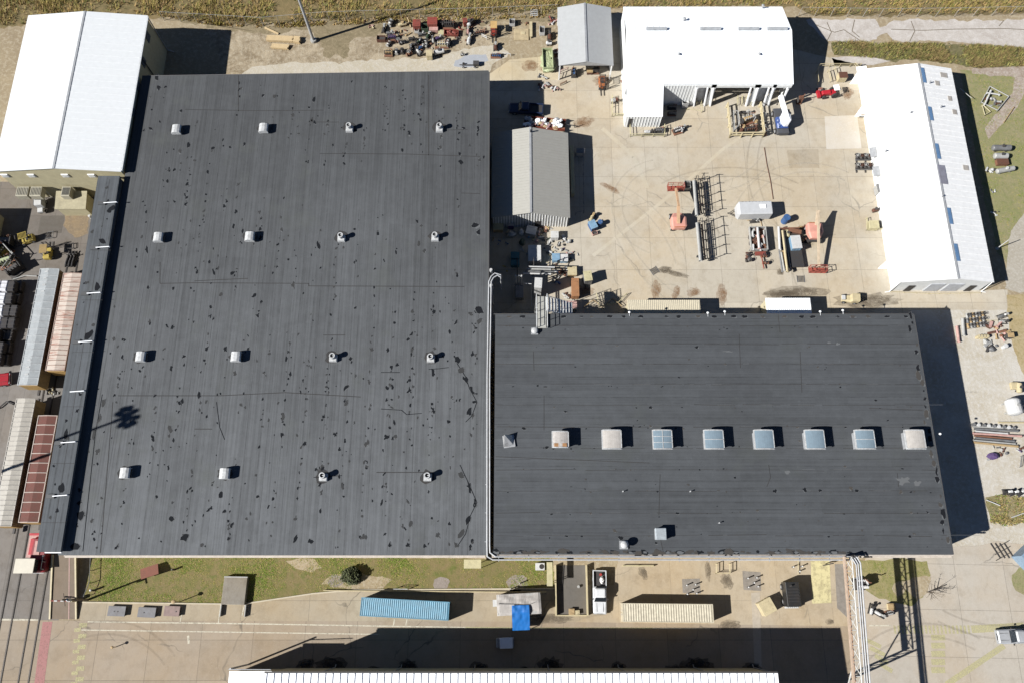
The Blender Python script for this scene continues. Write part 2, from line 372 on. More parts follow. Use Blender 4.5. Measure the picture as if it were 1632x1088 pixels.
WEED_E = [(1572, 795), (1600, 785), (1632, 792), (1700, 795), (1700, 838), (1632, 832), (1602, 838), (1576, 832)]
sheet('weed_patch', WEED_E, 0.024, soil('weedy dirt', [PH(150, 142, 84), PH(186, 168, 128), PH(120, 122, 60)], 0.6, 2.5), 0.5, 20)
# front strip
FRONT = [(146, 886), (480, 888), (880, 890), (884, 936), (565, 939), (500, 944), (385, 961), (132, 958)]
sheet('front_lawn', FRONT, 0.012, soil('front lawn ground', [PH(136, 130, 60), PH(156, 134, 88), PH(112, 124, 40)], 0.3, 1.0, bump=0.8), 0.15, 21)
sheet('bare_patch', [(455, 892), (500, 890), (512, 902), (498, 912), (470, 906)], 0.016, soil('bare earth', [PH(206, 186, 152), PH(186, 164, 126), PH(214, 200, 172)], 0.5, 2.5), 0.45, 22)
sheet('bare_patch', [(512, 930), (530, 915), (560, 910), (600, 918), (625, 925), (600, 937), (530, 938)], 0.016, soil('bare earth pale', [PH(204, 184, 148), PH(178, 156, 116), PH(214, 200, 172)], 0.5, 2.5), 0.5, 23)
for i, (u, v, r) in enumerate(((703, 929, 1.15), (824, 929, 1.5), (535, 925, 1.1))):
    c = P(u, v); m = MB(); m.blob(c.x, c.y, 0.020, r, 0.8, 0.2, i, 16, 0.15)
    struct(m.build('bare_patch', soil('grey gravel %s' % 'abc'[i], [PH(176, 162, 152), PH(160, 146, 134), PH(190, 178, 168)], 0.8, 4)))
sheet('front_pavement', [(128, 960), (385, 962), (500, 945), (565, 940), (886, 938), (1000, 930), (1362, 930), (1362, 1005), (128, 1005)], 0.020, concrete('front concrete', PH(192, 177, 150), 9.5, 30, 0, .035, .8, .06, .6), 0.0)
sheet('sandy_apron', [(985, 885), (1300, 885), (1362, 885), (1362, 1001), (880, 1001), (938, 985), (972, 975)], 0.024, concrete('sand stained concrete', PH(206, 188, 158), 7.5, 30, 0, .02, .5, .05, .7), 0.2, 24)
sheet('road', [(-400, 984), (128, 988), (886, 990), (1400, 998), (1400, 1400), (-400, 1400)], 0.028, concrete('road concrete', ROADC, 7.2, 5.2, 0, .04, .9, .07, .5))
EASTC = concrete('east concrete', PH(208, 198, 182), 7.0, 6.2, 0.02, .04, .7, .04, .5, (1.0, 0.93, 0.84))
sheet('east_pavement', [(1380, 886), (1560, 868), (1590, 862), (1632, 866), (1900, 880), (1900, 1400), (1356, 1400), (1356, 960)], 0.032, EASTC, 0.1, 25)
sheet('grass_island', [(1368, 893), (1440, 890), (1478, 893), (1482, 915), (1470, 950), (1452, 966), (1430, 960), (1392, 950), (1370, 935)], 0.040, soil('island grass', [PH(152, 150, 78), PH(186, 170, 120), PH(132, 138, 62)], 0.45, 2.0), 0.3, 26)
sheet('bare_patch', [(1420, 935), (1432, 925), (1455, 920), (1482, 918), (1478, 945), (1462, 955), (1445, 940), (1430, 950)], 0.046, soil('island earth', [PH(206, 188, 154), PH(180, 160, 124), PH(214, 202, 176)], 0.6, 2.5), 0.4, 27)
sheet('lawn_corner', [(1612, 915), (1640, 890), (1900, 890), (1900, 960), (1640, 950), (1618, 940)], 0.040, green, 0.4, 28)
# rail yard on the west
sheet('rail_yard', [(-400, 445), (150, 445), (150, 800), (92, 992), (-400, 992)], 0.008, concrete('rail paving', PH(146, 140, 134), 2.4, 40, 0.0, .03, .4, .07, .8, (1, .95, .88)))
sheet('west_yard', [(-400, 290), (170, 290), (160, 446), (-400, 446)], 0.006, concrete('west asphalt', PH(134, 126, 118), 5.0, 5.0, 0, .03, .6, .09, .8))
sheet('sand_spill', [(103, 342), (146, 334), (140, 372), (118, 380), (102, 360)], 0.014, soil('spilt sand', [PH(172, 146, 106), PH(146, 128, 104), PH(184, 160, 124)], 0.6, 3), 0.5, 29)
sheet('pavement_patch', [(65, 345), (103, 344), (98, 372), (60, 374)], 0.012, M('dark patch', PH(112, 106, 98), 0.9, 0, .3))
# painted markings: worn, each a thin sheet on the road
def worn(name, col, cover, sc=2.2, full=1.0):
    b = NB(name); f = b.ramp(b.noise(sc, 6, 0.75), 0.30 + 0.28 * cover, 0.56 + 0.35 * cover, 1.0 - full, 1.0)
    tr_ = b.n('ShaderNodeBsdfTransparent'); mx = b.n('ShaderNodeMixShader'); o = b.t.nodes['Material Output']
    b.out(col, 0.8); b.link(f, mx.inputs[0]); b.link(tr_.outputs[0], mx.inputs[2]); b.link(b.b.outputs[0], mx.inputs[1])
    b.link(mx.outputs[0], o.inputs[0]); return b.m
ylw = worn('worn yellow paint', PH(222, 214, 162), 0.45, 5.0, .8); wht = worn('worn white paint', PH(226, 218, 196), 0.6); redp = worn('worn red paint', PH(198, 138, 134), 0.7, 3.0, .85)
def marks(name, mat, items, z):
    m = MB()
    for k, a in enumerate(items):
        pts, wd = a; m.line([P(*p) for p in pts], wd, z + 0.0005 * (k % 5))
    return struct(m.build(name, mat))
marks('white_road_line', wht, [([(140, 990), (385, 993), (620, 997), (870, 1001)], .16), ([(130, 1003), (400, 1007), (605, 1010)], .14), ([(348, 992), (352, 962)], .14), ([(386, 980), (390, 962)], .14), ([(287, 992), (290, 978)], .12), ([(627, 996), (629, 986)], .18), ([(647, 996), (649, 985)], .16), ([(1000, 1000), (1132, 1001)], .14), ([(1385, 996), (1420, 996)], .18), ([(300, 1012), (301, 1025)], .3)], .040)
marks('yellow_curb_line', ylw, [([(742, 999), (870, 1000), (1040, 1000)], .14)], .044)
blk = []
for i in range(7): blk.append(([(133 - i * 1.1, 992 + i * 17.2), (132 - i * 1.1, 999 + i * 17.2)], 1.1))
for i in range(6): blk.append(([(124 - i * 1.1, 1000 + i * 17.2), (123.5 - i * 1.1, 1006 + i * 17.2)], 0.9))
marks('yellow_block_line', ylw, blk, .040)
st = [([(1425 + i * 6.2, 996 - (0.4 if i % 3 else 0)), (1427 + i * 6.2, 1009)], .28) for i in range(20)]
st += [([(1548, 1002), (1632, 997)], 1.0), ([(1600, 1028), (1508, 1090)], .75)]
st += [([(1484, 1015 + i * 13), (1506, 1015 + i * 13)], .75) for i in range(5)]
st += [([(1378 + i * 8, 1018 + i * 13), (1404 + i * 6, 1030 + i * 13)], .55) for i in range(4)]
marks('yellow_crossing', ylw, st, .044)
marks('red_strip', redp, [([(76, 990), (69, 1040), (62, 1095)], 1.35)], .040)
marks('white_road_line', wht, [([(-60, 986), (62, 987)], .25)], .048)
# pads, stains
sheet('yellow_pad', [(1292, 893), (1322, 893), (1325, 960), (1294, 961)], 0.036, worn('pad paint', PH(232, 220, 168), 0.6, 1.2))
for q in ([(1183, 909), (1212, 911), (1213, 941), (1185, 939)], [(1087, 922), (1115, 921), (1117, 945), (1088, 944)], [(1330, 898), (1350, 898), (1352, 985), (1334, 968)]):
    sheet('grey_pad', q, 0.032, M('grey pad', PH(166, 158, 148), .9, 0, .3))
sheet('pale_strip', [(1197, 944), (1211, 943), (1214, 1070), (1203, 1072)], 0.036, M('pale strip', PH(206, 194, 176), .9, 0, .15))
def stains(name, mat, lst, z):
    m = MB()
    for k, (u, v, r, el, rot) in enumerate(lst):
        c = P(u, v)
        for q, f in enumerate((1.15, .85, .55)): m.blob(c.x + .1 * q, c.y, z + .0004 * (k % 9) + .004 * q, r * f, el, rot, k * 3 + q, 22, .2)
    return struct(m.build(name, mat))
stains('rust_stain', worn('rust stain', PH(170, 126, 84), .45, .9, .3), [(1045, 462, 1.3, .5, 1.5), (1077, 467, 1.2, .4, 1.2), (1150, 470, 1.5, .5, 1.5), (1105, 466, 1.0, .7, .3), (972, 300, 1.6, .3, 2.6), (870, 110, 1.1, .7, 0), (845, 105, 1.3, .8, 0), (1350, 150, 1.2, .7, 1), (930, 195, 1.5, .6, .3), (960, 128, 1.4, .7, .3), (930, 465, 1.6, .5, .2)], .034)
stains('wet_stain', worn('damp stain', PH(136, 122, 102), .45, .9, .36), [(1058, 430, 1.0, .5, .2), (1075, 436, 2.2, .18, -.25), (1270, 466, 4.2, .22, .02), (1243, 434, .5, 1, 0), (1245, 470, 2.5, .3, 0), (1380, 480, 4.5, .25, .05), (875, 985, 3, .2, 0), (1162, 995, 1.4, .4, .1), (1128, 908, .35, 3.5, 0), (1158, 925, .7, 1.4, .4), (1025, 912, .5, 1.6, .3), (1322, 990, .5, .7, 0)], .040)
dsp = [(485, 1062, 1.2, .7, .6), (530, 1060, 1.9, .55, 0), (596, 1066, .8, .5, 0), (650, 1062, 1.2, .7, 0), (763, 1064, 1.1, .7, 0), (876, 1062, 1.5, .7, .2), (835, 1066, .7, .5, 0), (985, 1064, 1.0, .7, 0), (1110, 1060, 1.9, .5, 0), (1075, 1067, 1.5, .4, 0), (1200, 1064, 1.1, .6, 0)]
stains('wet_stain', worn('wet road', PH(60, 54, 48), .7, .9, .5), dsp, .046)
def arcs(name, mat, lst, z, wd=.28):
    m = MB()
    for k, (cu, cv, R, a0, a1) in enumerate(lst):
        c = P(cu, cv)
        for dr in (-.85, .85):
            n = 14; pts = [(c.x + math.cos(math.radians(a0 + (a1 - a0) * i / n)) * (R + dr), c.y + math.sin(math.radians(a0 + (a1 - a0) * i / n)) * (R + dr)) for i in range(n + 1)]
            m.line(pts, wd, z + .0007 * (2 * k + (dr > 0)))
    return struct(m.build(name, mat))
arcs('tyre_mark', worn('tyre rubber', PH(120, 108, 92), .66, .9, .12), [(1010, 420, 16, 20, 60), (1180, 470, 22, 60, 120), (1340, 430, 7, 90, 200), (1390, 280, 20, 150, 215)], .048)
arcs('tyre_mark', worn('tyre rubber pale', PH(226, 218, 200), .55, .9, .2), [(1120, 200, 12, 230, 330), (1300, 380, 13, 60, 170), (900, 450, 19, 10, 60), (1060, 330, 8, 100, 250), (1210, 300, 25, 200, 250)], .064)
arcs('tyre_mark', worn('road tyre rubber', PH(120, 106, 90), .66, .9, .12), [(300, 2600, 148, 84, 99), (300, 2600, 144, 82, 98), (1500, 1180, 14, 60, 140), (1560, 820, 16, 240, 330), (150, 1150, 12, 40, 110)], .075)
# rails set in the paving
steel = M('rail steel', (0.10, 0.09, 0.085), .4, .6, .3); groove = M('groove dirt', (0.012, 0.011, 0.010), .95)
for (xa, xb) in ((-71.5, -69.95), (-67.55, -66.15)):
    for x in (xa, xb):
        m = MB(); m.quad((x - .13, -30, .052), (x + .13, -30, .052), (x + .13, 52, .052), (x - .13, 52, .052)); struct(m.build('rail_groove', groove))
        m = MB(); m.box(x - .05, 11, .03, .07, 82, .06); tag(m.build('rail', steel), {-71.5: 'westmost steel rail set in the paving under the grey boxcars', -69.95: 'second steel rail from the west under the grey boxcars', -67.55: 'third steel rail from the west under the rusty boxcars', -66.15: 'eastmost steel rail beside the concrete ramp'}[x], 'rail', 'rails of the two tracks in the paving')
# grass blades
gb = [M('blade straw', PH(222, 184, 118), .9, 0, .15), M('blade olive', PH(196, 178, 94), .9, 0, .1), M('blade green', PH(150, 158, 80), .9, 0, .1), M('blade tan', PH(206, 176, 122), .9, 0, .15)]
grass('tall_grass', [(-120, 50), (245, 24), (420, 38), (640, 24), (890, 16), (1262, 8), (1300, 24), (1500, 22), (1800, 18), (1800, -60), (-120, -60)], 30000, .8, gb, 1, .25, .045, (.3, 1.3))
gl = [M('lawn olive', PH(176, 168, 78), .9, 0, .1), M('lawn green', PH(134, 158, 50), .9, 0, .1), M('lawn dry', PH(198, 178, 112), .9, 0, .1)]
grass('lawn_grass', FRONT, 9000, .10, gl, 2, .22, .035, (1.0, 2.6))
grass('lawn_grass', LAWN_E[:3] + [(1680, 122), (1680, 332)] + LAWN_E[5:], 3500, .09, gl, 3, .3, .035, (1.0, 2.6))
gv = [M('weed dark', PH(124, 126, 62), .9, 0, .1), M('weed brown', PH(170, 144, 94), .9, 0, .1), M('weed light', PH(180, 174, 96), .9, 0, .1)]
grass('ditch_weeds', VERGE[:4] + [(1700, 78), (1700, 106)] + VERGE[6:], 7000, .55, gv, 4, .35, .055, (.3, 1.3))
grass('fence_weeds', [(245, 24), (420, 38), (640, 26), (890, 18), (890, 28), (640, 36), (420, 46), (330, 40)], 2200, .4, [gb[0], gb[1], gv[1]], 5, .5, .07)
grass('weed_clumps', WEED_E[:3] + [(1660, 795), (1660, 836)] + WEED_E[5:], 700, .3, [gl[1], gl[2], gv[1]], 6, .6, .06)
grass('island_grass', [(1380, 896), (1440, 892), (1476, 896), (1474, 912), (1440, 920), (1425, 955), (1392, 945)], 1100, .09, gl, 7, .5, .035, (1., 2.5))
# ================================================================== BUILDINGS
def wb(m, name, mat, root, **kw):
    """build a mesh given in world coordinates as a part of an unrotated thing"""
    l = root.location; m.v = [(x - l.x, y - l.y, z - l.z) for x, y, z in m.v]
    return m.build(name, mat, root, **kw)
DARKF = M('exposed felt', (0.0075, 0.0085, 0.0105), .95, 0, 0); _mc['exposed felt'].node_tree.nodes['Principled BSDF'].inputs['Specular IOR Level'].default_value = 0.15; RIMF = M('lifted felt rim', (0.085, 0.090, 0.094), .9, 0, .1)
cream = M('cream wall', PH(226, 214, 178), .8, 0, .2); pinkw = M('pale fascia', PH(236, 224, 210), .7, 0, .2)
white = M('white sheet metal', (0.80, 0.81, 0.82), .5, 0, .06); offw = M('off white metal', (0.70, 0.71, 0.70), .55, 0, .14)
dark = M('dark opening', (0.008, 0.009, 0.010), .8); glass = M('dark glass', (0.012, 0.016, 0.02), .12, 0, .05)
galv = M('galvanised steel', (0.36, 0.37, 0.38), .45, .3, .2); rust = M('rusty steel', (0.16, 0.065, 0.035), .85, 0, .4)
blk = M('black rubber', (0.015, 0.015, 0.016), .85); dkst = M('dark steel', (0.035, 0.036, 0.04), .6, .3, .4)
HM, HW, HC = 7.4, 8.4, 8.35
# ---- main warehouse
NWc, NEc, SEc, SWc = (-60.55, 81.4), (-3.92, 82.4), (-3.46, 5.92), (-61.0, 5.92)
main = thing('warehouse', 'vast warehouse with dark patched felt roof carrying sixteen small vents', 'warehouse', (-32, 44, 0))
m = MB(); m.prism([SWc, SEc, NEc, NWc], 0, HM - .25)
wb(m, 'wall', cream, main)
feltN = felt('felt north south', (0.060, 0.0635, 0.0670), 0, 0.98, True)
m = MB(); e = .12
m.prism([(SWc[0] - 0, SWc[1] - e), (SEc[0] + e, SEc[1] - e), (NEc[0] + e, NEc[1] + e), (NWc[0], NWc[1] + e)], HM - .24, HM)
rg = random.Random(7); m.k = 1
def patch(m, x, y, z, r, el, rot, seed, rim=True):
    if rim and r > .16:
        m.k = 2; m.blob(x + .03, y - .04, z - .003, r * 1.10, el, rot, seed, 10)
    m.k = 4 if seed % 5 < 2 and r < .4 else 1; m.blob(x, y, z + .004, r, el, rot, seed, 8 + seed % 4, .55 if r < .3 else .35)
def inside(x, y): return -59.2 < x < -4.2 and 6.6 < y < 81
n = 0
while n < 900:
    u = rg.random(); col_ = rg.randint(0, 18); x = -59.5 + col_ * 3.0 + rg.gauss(0, .22) if u < .68 else rg.uniform(-59, -4.4)
    y = rg.uniform(6.8, 80.8); q = noise.noise(Vector((x * .09, y * .09, 4))) + (.22 if y < 42 else -.12) + (.1 if col_ in (3, 4, 12, 13, 17) else 0)
    if rg.random() > .42 + q or not inside(x, y): continue
    big = rg.random()
    r = rg.uniform(.06, .135) if big < .78 else rg.uniform(.135, .25)
    patch(m, x, y, HM + .012 + .0007 * (n % 7), r, rg.uniform(.9, 2.2), rg.gauss(0, .35), n, big > .86)
    n += 1
for (u, v, r, el, rot) in ((729, 573, .55, 1.3, 0), (735, 590, .5, 1.6, .2), (742, 605, .35, 2.6, .3), (752, 622, .3, 2.8, .4), (748, 655, .45, 1.8, -.2), (757, 640, .4, .8, 0), (735, 756, .45, 1.6, .5), (748, 775, .4, 2.4, .3), (757, 800, .3, 2.5, .1), (745, 828, .5, 1.6, -.3), (735, 850, .45, 1.8, -.4), (727, 868, .4, 1.2, 0), (756, 360, .9, .7, .2), (762, 370, .4, 1.6, 0), (765, 255, .35, 1.4, 0), (764, 495, .7, 1.2, .6), (750, 500, .4, 1, 0), (764, 512, .5, 1.5, -.3), (466, 184, .36, 1.0, 0), (250, 124, .35, 2.6, .1), (253, 140, .5, 1.3, 0), (240, 155, .3, .5, .2), (229, 208, .4, .6, 1.0), (621, 868, .4, 1.6, 0), (495, 862, .38, 1.2, 0), (165, 640, .3, 2.6, -.1), (158, 668, .32, 2.8, -.1), (150, 690, .35, 2.6, 0), (155, 720, .4, 1.5, 0), (128, 822, .75, 1.2, 0), (118, 870, .9, .7, 0), (127, 800, .4, 1, 0), (127, 780, .35, 1.4, 0), (273, 826, .55, .8, .9), (275, 800, .22, 1, 0), (295, 855, .8, .9, 0), (322, 868, .3, .8, 0), (185, 872, .4, .8, .6), (580, 855, .4, 1.4, 0), (650, 868, .4, 1, 0), (698, 852, .35, 1.8, .5), (655, 835, .3, 1.8, .3)):
    c = P(u, v, HM); patch(m, c.x, c.y, HM + .022, r * .72, el, rot, int(u + v))
def crack(m, pts, z, wd=.1):
    m.k = 1; out = [P(*p, z) for p in pts]; m.line(out, wd, z + .019)
for (u_, v_) in ((283, 206), (422, 204), (558, 203), (702, 203), (254, 378), (400, 377), (545, 378), (695, 377), (226, 568), (378, 568), (532, 569), (688, 570), (201, 753), (360, 754), (516, 759), (683, 759)):
    c = P(u_ - 2, v_, HM); m.k = 3; m.blob(c.x, c.y, HM + .0105, 1.0, .95, 0, int(u_), 14, .18)
for pts in ([(728, 578), (742, 600), (748, 618), (760, 640), (752, 662), (742, 672)], [(733, 740), (748, 772), (760, 800), (750, 820), (742, 850), (730, 868)], [(607, 651), (640, 653), (648, 660), (672, 658)], [(607, 593), (637, 593)], [(683, 588), (700, 587), (715, 585)], [(163, 628), (152, 690), (140, 800), (132, 878)], [(500, 760), (545, 757)], [(345, 640), (350, 680), (358, 700)]): crack(m, pts, HM, .09)
m.k = 3
for pts in ([(510, 245), (650, 246), (765, 250)], [(255, 452), (310, 451), (492, 452), (492, 456), (740, 457)], [(188, 630), (350, 630), (455, 625), (575, 632)], [(515, 534), (550, 534)], [(295, 175), (420, 177), (515, 176)], [(380, 178), (380, 120)], [(600, 752), (690, 752)], [(735, 308), (765, 309)], [(255, 418), (255, 452)], [(310, 448), (395, 444)], [(310, 683), (338, 683)], [(180, 640), (160, 880)], [(500, 195), (540, 195)], [(695, 208), (745, 207)], [(683, 120), (683, 248)]):
    m.line([P(*p, HM) for p in pts], .11, HM + .008)
wb(m, 'roof', [feltN, DARKF, RIMF, M('lap line', (0.016, 0.018, 0.021), .95), M('worn felt', (.020, .0215, .023), .95, 0, .1)], main)
m = MB()
m.box(-31.9, SWc[1] - .20, HM - .18, 56.6, .12, .40); m.box(-31.9, SWc[1] - .34, HM - .34, 56.6, .16, .14)
wb(m, 'gutter', pinkw, main)
m = MB(); m.box(-32.2, 82.1, HM - .1, 56.7, .1, .26, math.atan2(1.0, 56.6)); wb(m, 'parapet_cap', M('parapet cap', (.09, .09, .095), .7), main)
m = MB(); m.box(-3.50, 44.2, HM + .04, .16, 76.2, .10, math.atan2(.46, 76.5)); wb(m, 'edge_flashing', M('edge flashing', (.05, .052, .055), .8), main)
# raised roof over the rail dock
xa = (P(157, 277, HC).x, P(191, 277, HC).x); xb = (P(58, 876, HC).x, P(97, 876, HC).x)
m = MB(); m.prism([(xb[0], 6.2), (xb[1], 6.2), (xa[1] + .05, 62.6), (xa[0], 62.6)], HC - .45, HC); m.k = 1
for k in range(26):
    y = rg.uniform(8, 61); t = (y - 6.2) / 56; x = (xb[0] * (1 - t) + xa[0] * t) + rg.uniform(.4, 3)
    patch(m, x, y, HC + .010, rg.uniform(.08, .3), rg.uniform(.5, 1.5), rg.uniform(0, 3), k + 900, False)
m.k = 3; m.line([(xb[0] + 1.9, 7, 0), (xa[0] + 1.9, 62, 0)], .06, HC + .006)
for k in range(7): m.line([(xb[0] + .1, 10 + k * 8, 0), (xb[1] - .1, 10 + k * 8, 0)], .05, HC + .007)
wb(m, 'dock_roof', [felt('felt dock', (0.056, 0.062, 0.068), 0, 1.9), DARKF, RIMF, M('lap line', (0.022, 0.024, 0.028)), M('worn felt', (.020, .0215, .023))], main)
m = MB(); m.box((xa[1] + xb[1]) / 2 - .35, 34.3, HC - .9, .2, 56, .9, 0); m.box((xa[0] + xb[0]) / 2 + 2.2, 61.9, (HC - .45) / 2, 1.6, .2, HC - .5)
wb(m, 'dock_fascia', M('dark siding', (.04, .042, .045), .8), main)
for k in range(10): m = MB(); m.box((xb[0] + xa[0]) / 2 + .5, 7.5 + k * 6, (HC - .46) / 2, .22, .22, HC - .47); wb(m, 'dock_column', galv, main)
m = MB(); m.box((xb[0] + xb[1]) / 2 + .6, 6.1, HC - .2, 2.2, .12, .32); wb(m, 'dock_gutter', white, main)
for (u, v) in ((186, 322), (174, 393), (160, 466), (147, 543), (134, 622), (120, 703), (107, 788)):
    c = P(u, v, HC + .25); pth = [(c.x, c.y, HC + .05), (c.x - .05, c.y, HC + .22), (c.x - 2.0, c.y - .15, HC + .22)]
    r = thing('roof_davit', 'white pipe arm across the raised roof, %s' % {322: 'nearest the white gable roof', 393: 'second from the north', 466: 'third from the north', 543: 'fourth from the north by the rusty boxcar', 622: 'thin one with no dark box', 703: 'crossed by the mast shadow', 788: 'southmost of the seven'}[v], 'pipe arm', (c.x, c.y, HC), 0, 'pipe arms on the raised dock roof')
    m = MB(); m.tube(pth, .07); wb(m, 'arm', white, r)
    if v != 622:
        m = MB(); m.box(c.x - 2.3, c.y - .17, HC + .12, 1.1, .55, .2); wb(m, 'lamp_box', M('grey lamp box', (.05, .055, .06), .6), r)
        m = MB(); rr = random.Random(v); m.blob(c.x - 1.2 + rr.uniform(-.5, .5), c.y - 1.0 * rr.choice((-1, 1)), HC + .024, .4, 1.7, rr.uniform(-.6, .6), v, 8); wb(m, 'felt_patch', DARKF, r)
# ---- east wing
WX0, WX1, WY0, WY1 = -2.45, 58.75, 5.82, 39.75
wing = thing('warehouse_wing', 'lower east warehouse with dark felt roof and one row of square skylights', 'warehouse', (28, 22.5, 0))
m = MB(); m.prism([(WX0 + .1, WY0 + .1), (WX1 - .1, WY0 + .1), (WX1 - .1, WY1 - .1), (WX0 + .1, WY1 - .1)], 0, HW - .25); wb(m, 'wall', cream, wing)
m = MB(); m.prism([(WX0, WY0), (WX1, WY0), (WX1, WY1), (WX0, WY1)], HW - .24, HW); m.k = 1
n = 0
while n < 190:
    row = rg.randint(0, 10); y = 8.3 + row * 2.95 + rg.gauss(0, .12) if rg.random() < .7 else rg.uniform(6.5, 39.3)
    x = rg.uniform(WX0 + .6, WX1 - .6)
    if rg.random() > .45 + noise.noise(Vector((x * .1, y * .2, 9))) + (.15 if y < 26 else -.12): continue
    r = rg.uniform(.07, .16) if rg.random() < .8 else rg.uniform(.16, .3)
    patch(m, x, y, HW + .012 + .0007 * (n % 7), r, rg.uniform(.35, .9), rg.gauss(0, .2), n + 2000); n += 1
for k in range(58):                                                        # lifted felt along the south and east edges
    x = WX0 + .8 + k * .82 + rg.uniform(-.5, .5); r = rg.uniform(.25, .7); m.k = 4 if k % 3 else 1
    m.blob(x, WY0 + .30 + .25 * noise.noise(Vector((x * .8, 0, 3))), HW + .016 + .0009 * (k % 9), r, rg.uniform(.25, .6), rg.gauss(0, .15), k + 4000, 11, .55)
    if m.k == 1 and r > .45: m.k = 2; m.blob(x, WY0 + .26, HW + .027 + .0009 * (k % 9), r * .6, .45, 0, k + 4050, 9, .5)
for k in range(30):
    y = WY0 + .8 + k * 1.14
    if rg.random() < .8: patch(m, WX1 - .55 + rg.gauss(0, .15), y, HW + .016 + .0006 * (k % 5), rg.uniform(.12, .32), rg.uniform(1.0, 2.4), 0, k + 4100)
for k in range(24): patch(m, WX0 + 2 + k * 2.5 + rg.uniform(-.8, .8), WY1 - .35, HW + .016, rg.uniform(.2, .45), .5, 0, k + 4200)
m.k = 3
for y in (8.3, 11.25, 14.2, 17.1, 20.1, 23.1, 26.2, 29.2, 32.2, 35.2, 38.0):
    x = WX0 + .3
    while x < WX1 - 1:
        l = rg.uniform(3, 12); m.line([(x, y + rg.gauss(0, .03), 0), (min(x + l, WX1 - .4), y + rg.gauss(0, .05), 0)], rg.uniform(.03, .08), HW + .006)
        if rg.random() < .7: m.k = 2; xa2 = x + rg.uniform(0, l * .6); m.line([(xa2, y + .06, 0), (min(xa2 + rg.uniform(.5, 2.5), WX1 - .4), y + .06, 0)], .035, HW + .0075); m.k = 3
        x += l + rg.uniform(.1, 1.5)
for pts in ([(867, 655), (867, 685)], [(1178, 532), (1180, 586)], [(850, 560), (851, 590)], [(1052, 755), (1050, 820)], [(1050, 846), (1058, 884)], [(867, 630), (867, 655)], [(1240, 500), (1243, 530)], [(1225, 740), (1228, 760), (1222, 775)], [(1275, 560), (1278, 625)], [(1385, 650), (1470, 653)], [(1430, 753), (1432, 775)], [(790, 727), (1035, 737)]):
    m.line([P(*p, HW) for p in pts], .08, HW + .009)
m.k = 2
for (u, v, r, el) in ((1255, 752, .5, .4), (1440, 765, .8, .6), (1462, 770, .5, .7), (1160, 560, .6, .15), (1335, 548, .3, .6), (1322, 546, .25, .6)):
    c = P(u, v, HW); m.blob(c.x, c.y, HW + .011, r, el, 0, int(u), 14, .5)
wb(m, 'roof', [felt('felt east west', (0.0440, 0.0478, 0.0520), 1, 0.98), DARKF, RIMF, M('lap line', (0.022, 0.024, 0.028)), M('brown felt', (.030, .029, .028), .9)], wing)
m = MB(); m.box(28, WY0 - .08, HW - .16, 61.4, .14, .34); m.box(28, WY0 - .26, HW - .5, 61.4, .2, .16); wb(m, 'gutter', pinkw, wing)
m = MB(); m.box(WX1 + .06, 22.8, HW - .05, .1, 33.9, .14); m.box(28, WY1 + .06, HW - .05, 61.4, .1, .14); wb(m, 'edge_flashing', M('edge flashing', (.05, .052, .055)), wing)
# ---- gabled metal buildings
def gable(name, label, cat, x0, x1, y0, y1, eave, ridge, axis, wmat, rmat, over=.25, seam=1.0, rot_=0.0, ox=0.0, walls=True, rmat2=None):
    cx, cy = (x0 + x1) / 2, (y0 + y1) / 2
    r = thing(name, label, cat, (cx, cy, 0), rot_)
    hx, hy = (x1 - x0) / 2, (y1 - y0) / 2
    def T(p): return p if axis == 'y' else (p[1], p[0], p[2])
    a, b = (hx, hy) if axis == 'y' else (hy, hx)                 # a: half width across the ridge, b: half length along it
    if walls:
        m = MB(); e = eave - .12; g = ridge - .12
        prof = [(-a + over, 0), (a - over, 0), (a - over, e), (ox, g), (-a + over, e)]
        vs = [T((px, s * (b - over), pz)) for s in (-1, 1) for px, pz in prof]
        m.add(vs, [(0, 1, 2, 3, 4), (9, 8, 7, 6, 5)] + [(i, i + 5, (i + 1) % 5 + 5, (i + 1) % 5) for i in range(5)])
        wall = m.build('wall', wmat, r)
    rf = []
    for s in (-1, 1):
        m = MB()
        if s < 0: q = [(-a, -b, eave), (ox, -b, ridge), (ox, b, ridge), (-a, b, eave)]
        else: q = [(ox, -b, ridge), (a, -b, eave), (a, b, eave), (ox, b, ridge)]
        m.slab(*[T(p) for p in (q if axis == 'y' else q[::-1])], .09)
        if seam:
            k = -b + seam / 2
            while k < b:
                p0 = Vector(T((ox, k, ridge + .02))); p1 = Vector(T((s * a, k, eave + .02)))
                m.cyl(p0, p1, .035, 4, caps=False); k += seam
        rf.append(m.build('roof', rmat2 if (s > 0 and rmat2) else rmat, r))
    m = MB(); m.box(*T((ox, 0, ridge + .03)), *T((.34, 2 * b, .05))); m.build('ridge_cap', galv if rmat is not white else offw, r)
    return r
L0 = P(192, 268, 8.6); 
left = gable('gabled_warehouse', 'large white gabled warehouse with cream walls at the northwest corner', 'warehouse', -80.6, -60.7, 63.2, 92.6, 8.6, 9.6, 'y', M('tan wall', PH(216, 206, 168), .8, 0, .15), M('white gable roof', (.54, .555, .56), .55, 0, .05), .25, 1.2)
lc = left.location
for k in range(4):
    m = MB(); m.box(-60.93, 74.6 + k * 5.0, 7.0, .1, 1.5, 1.4); f = wb(m, 'louvre', dark, left)
    m = MB()
    for j in range(5): m.box(-60.87, 74.6 + k * 5.0, 6.45 + j * .27, .03, 1.5, .05, 0, 0, .5)
    o = m; o.v = [(x - lc.x, y - lc.y, z) for x, y, z in o.v]; o.build('slat', galv, f)
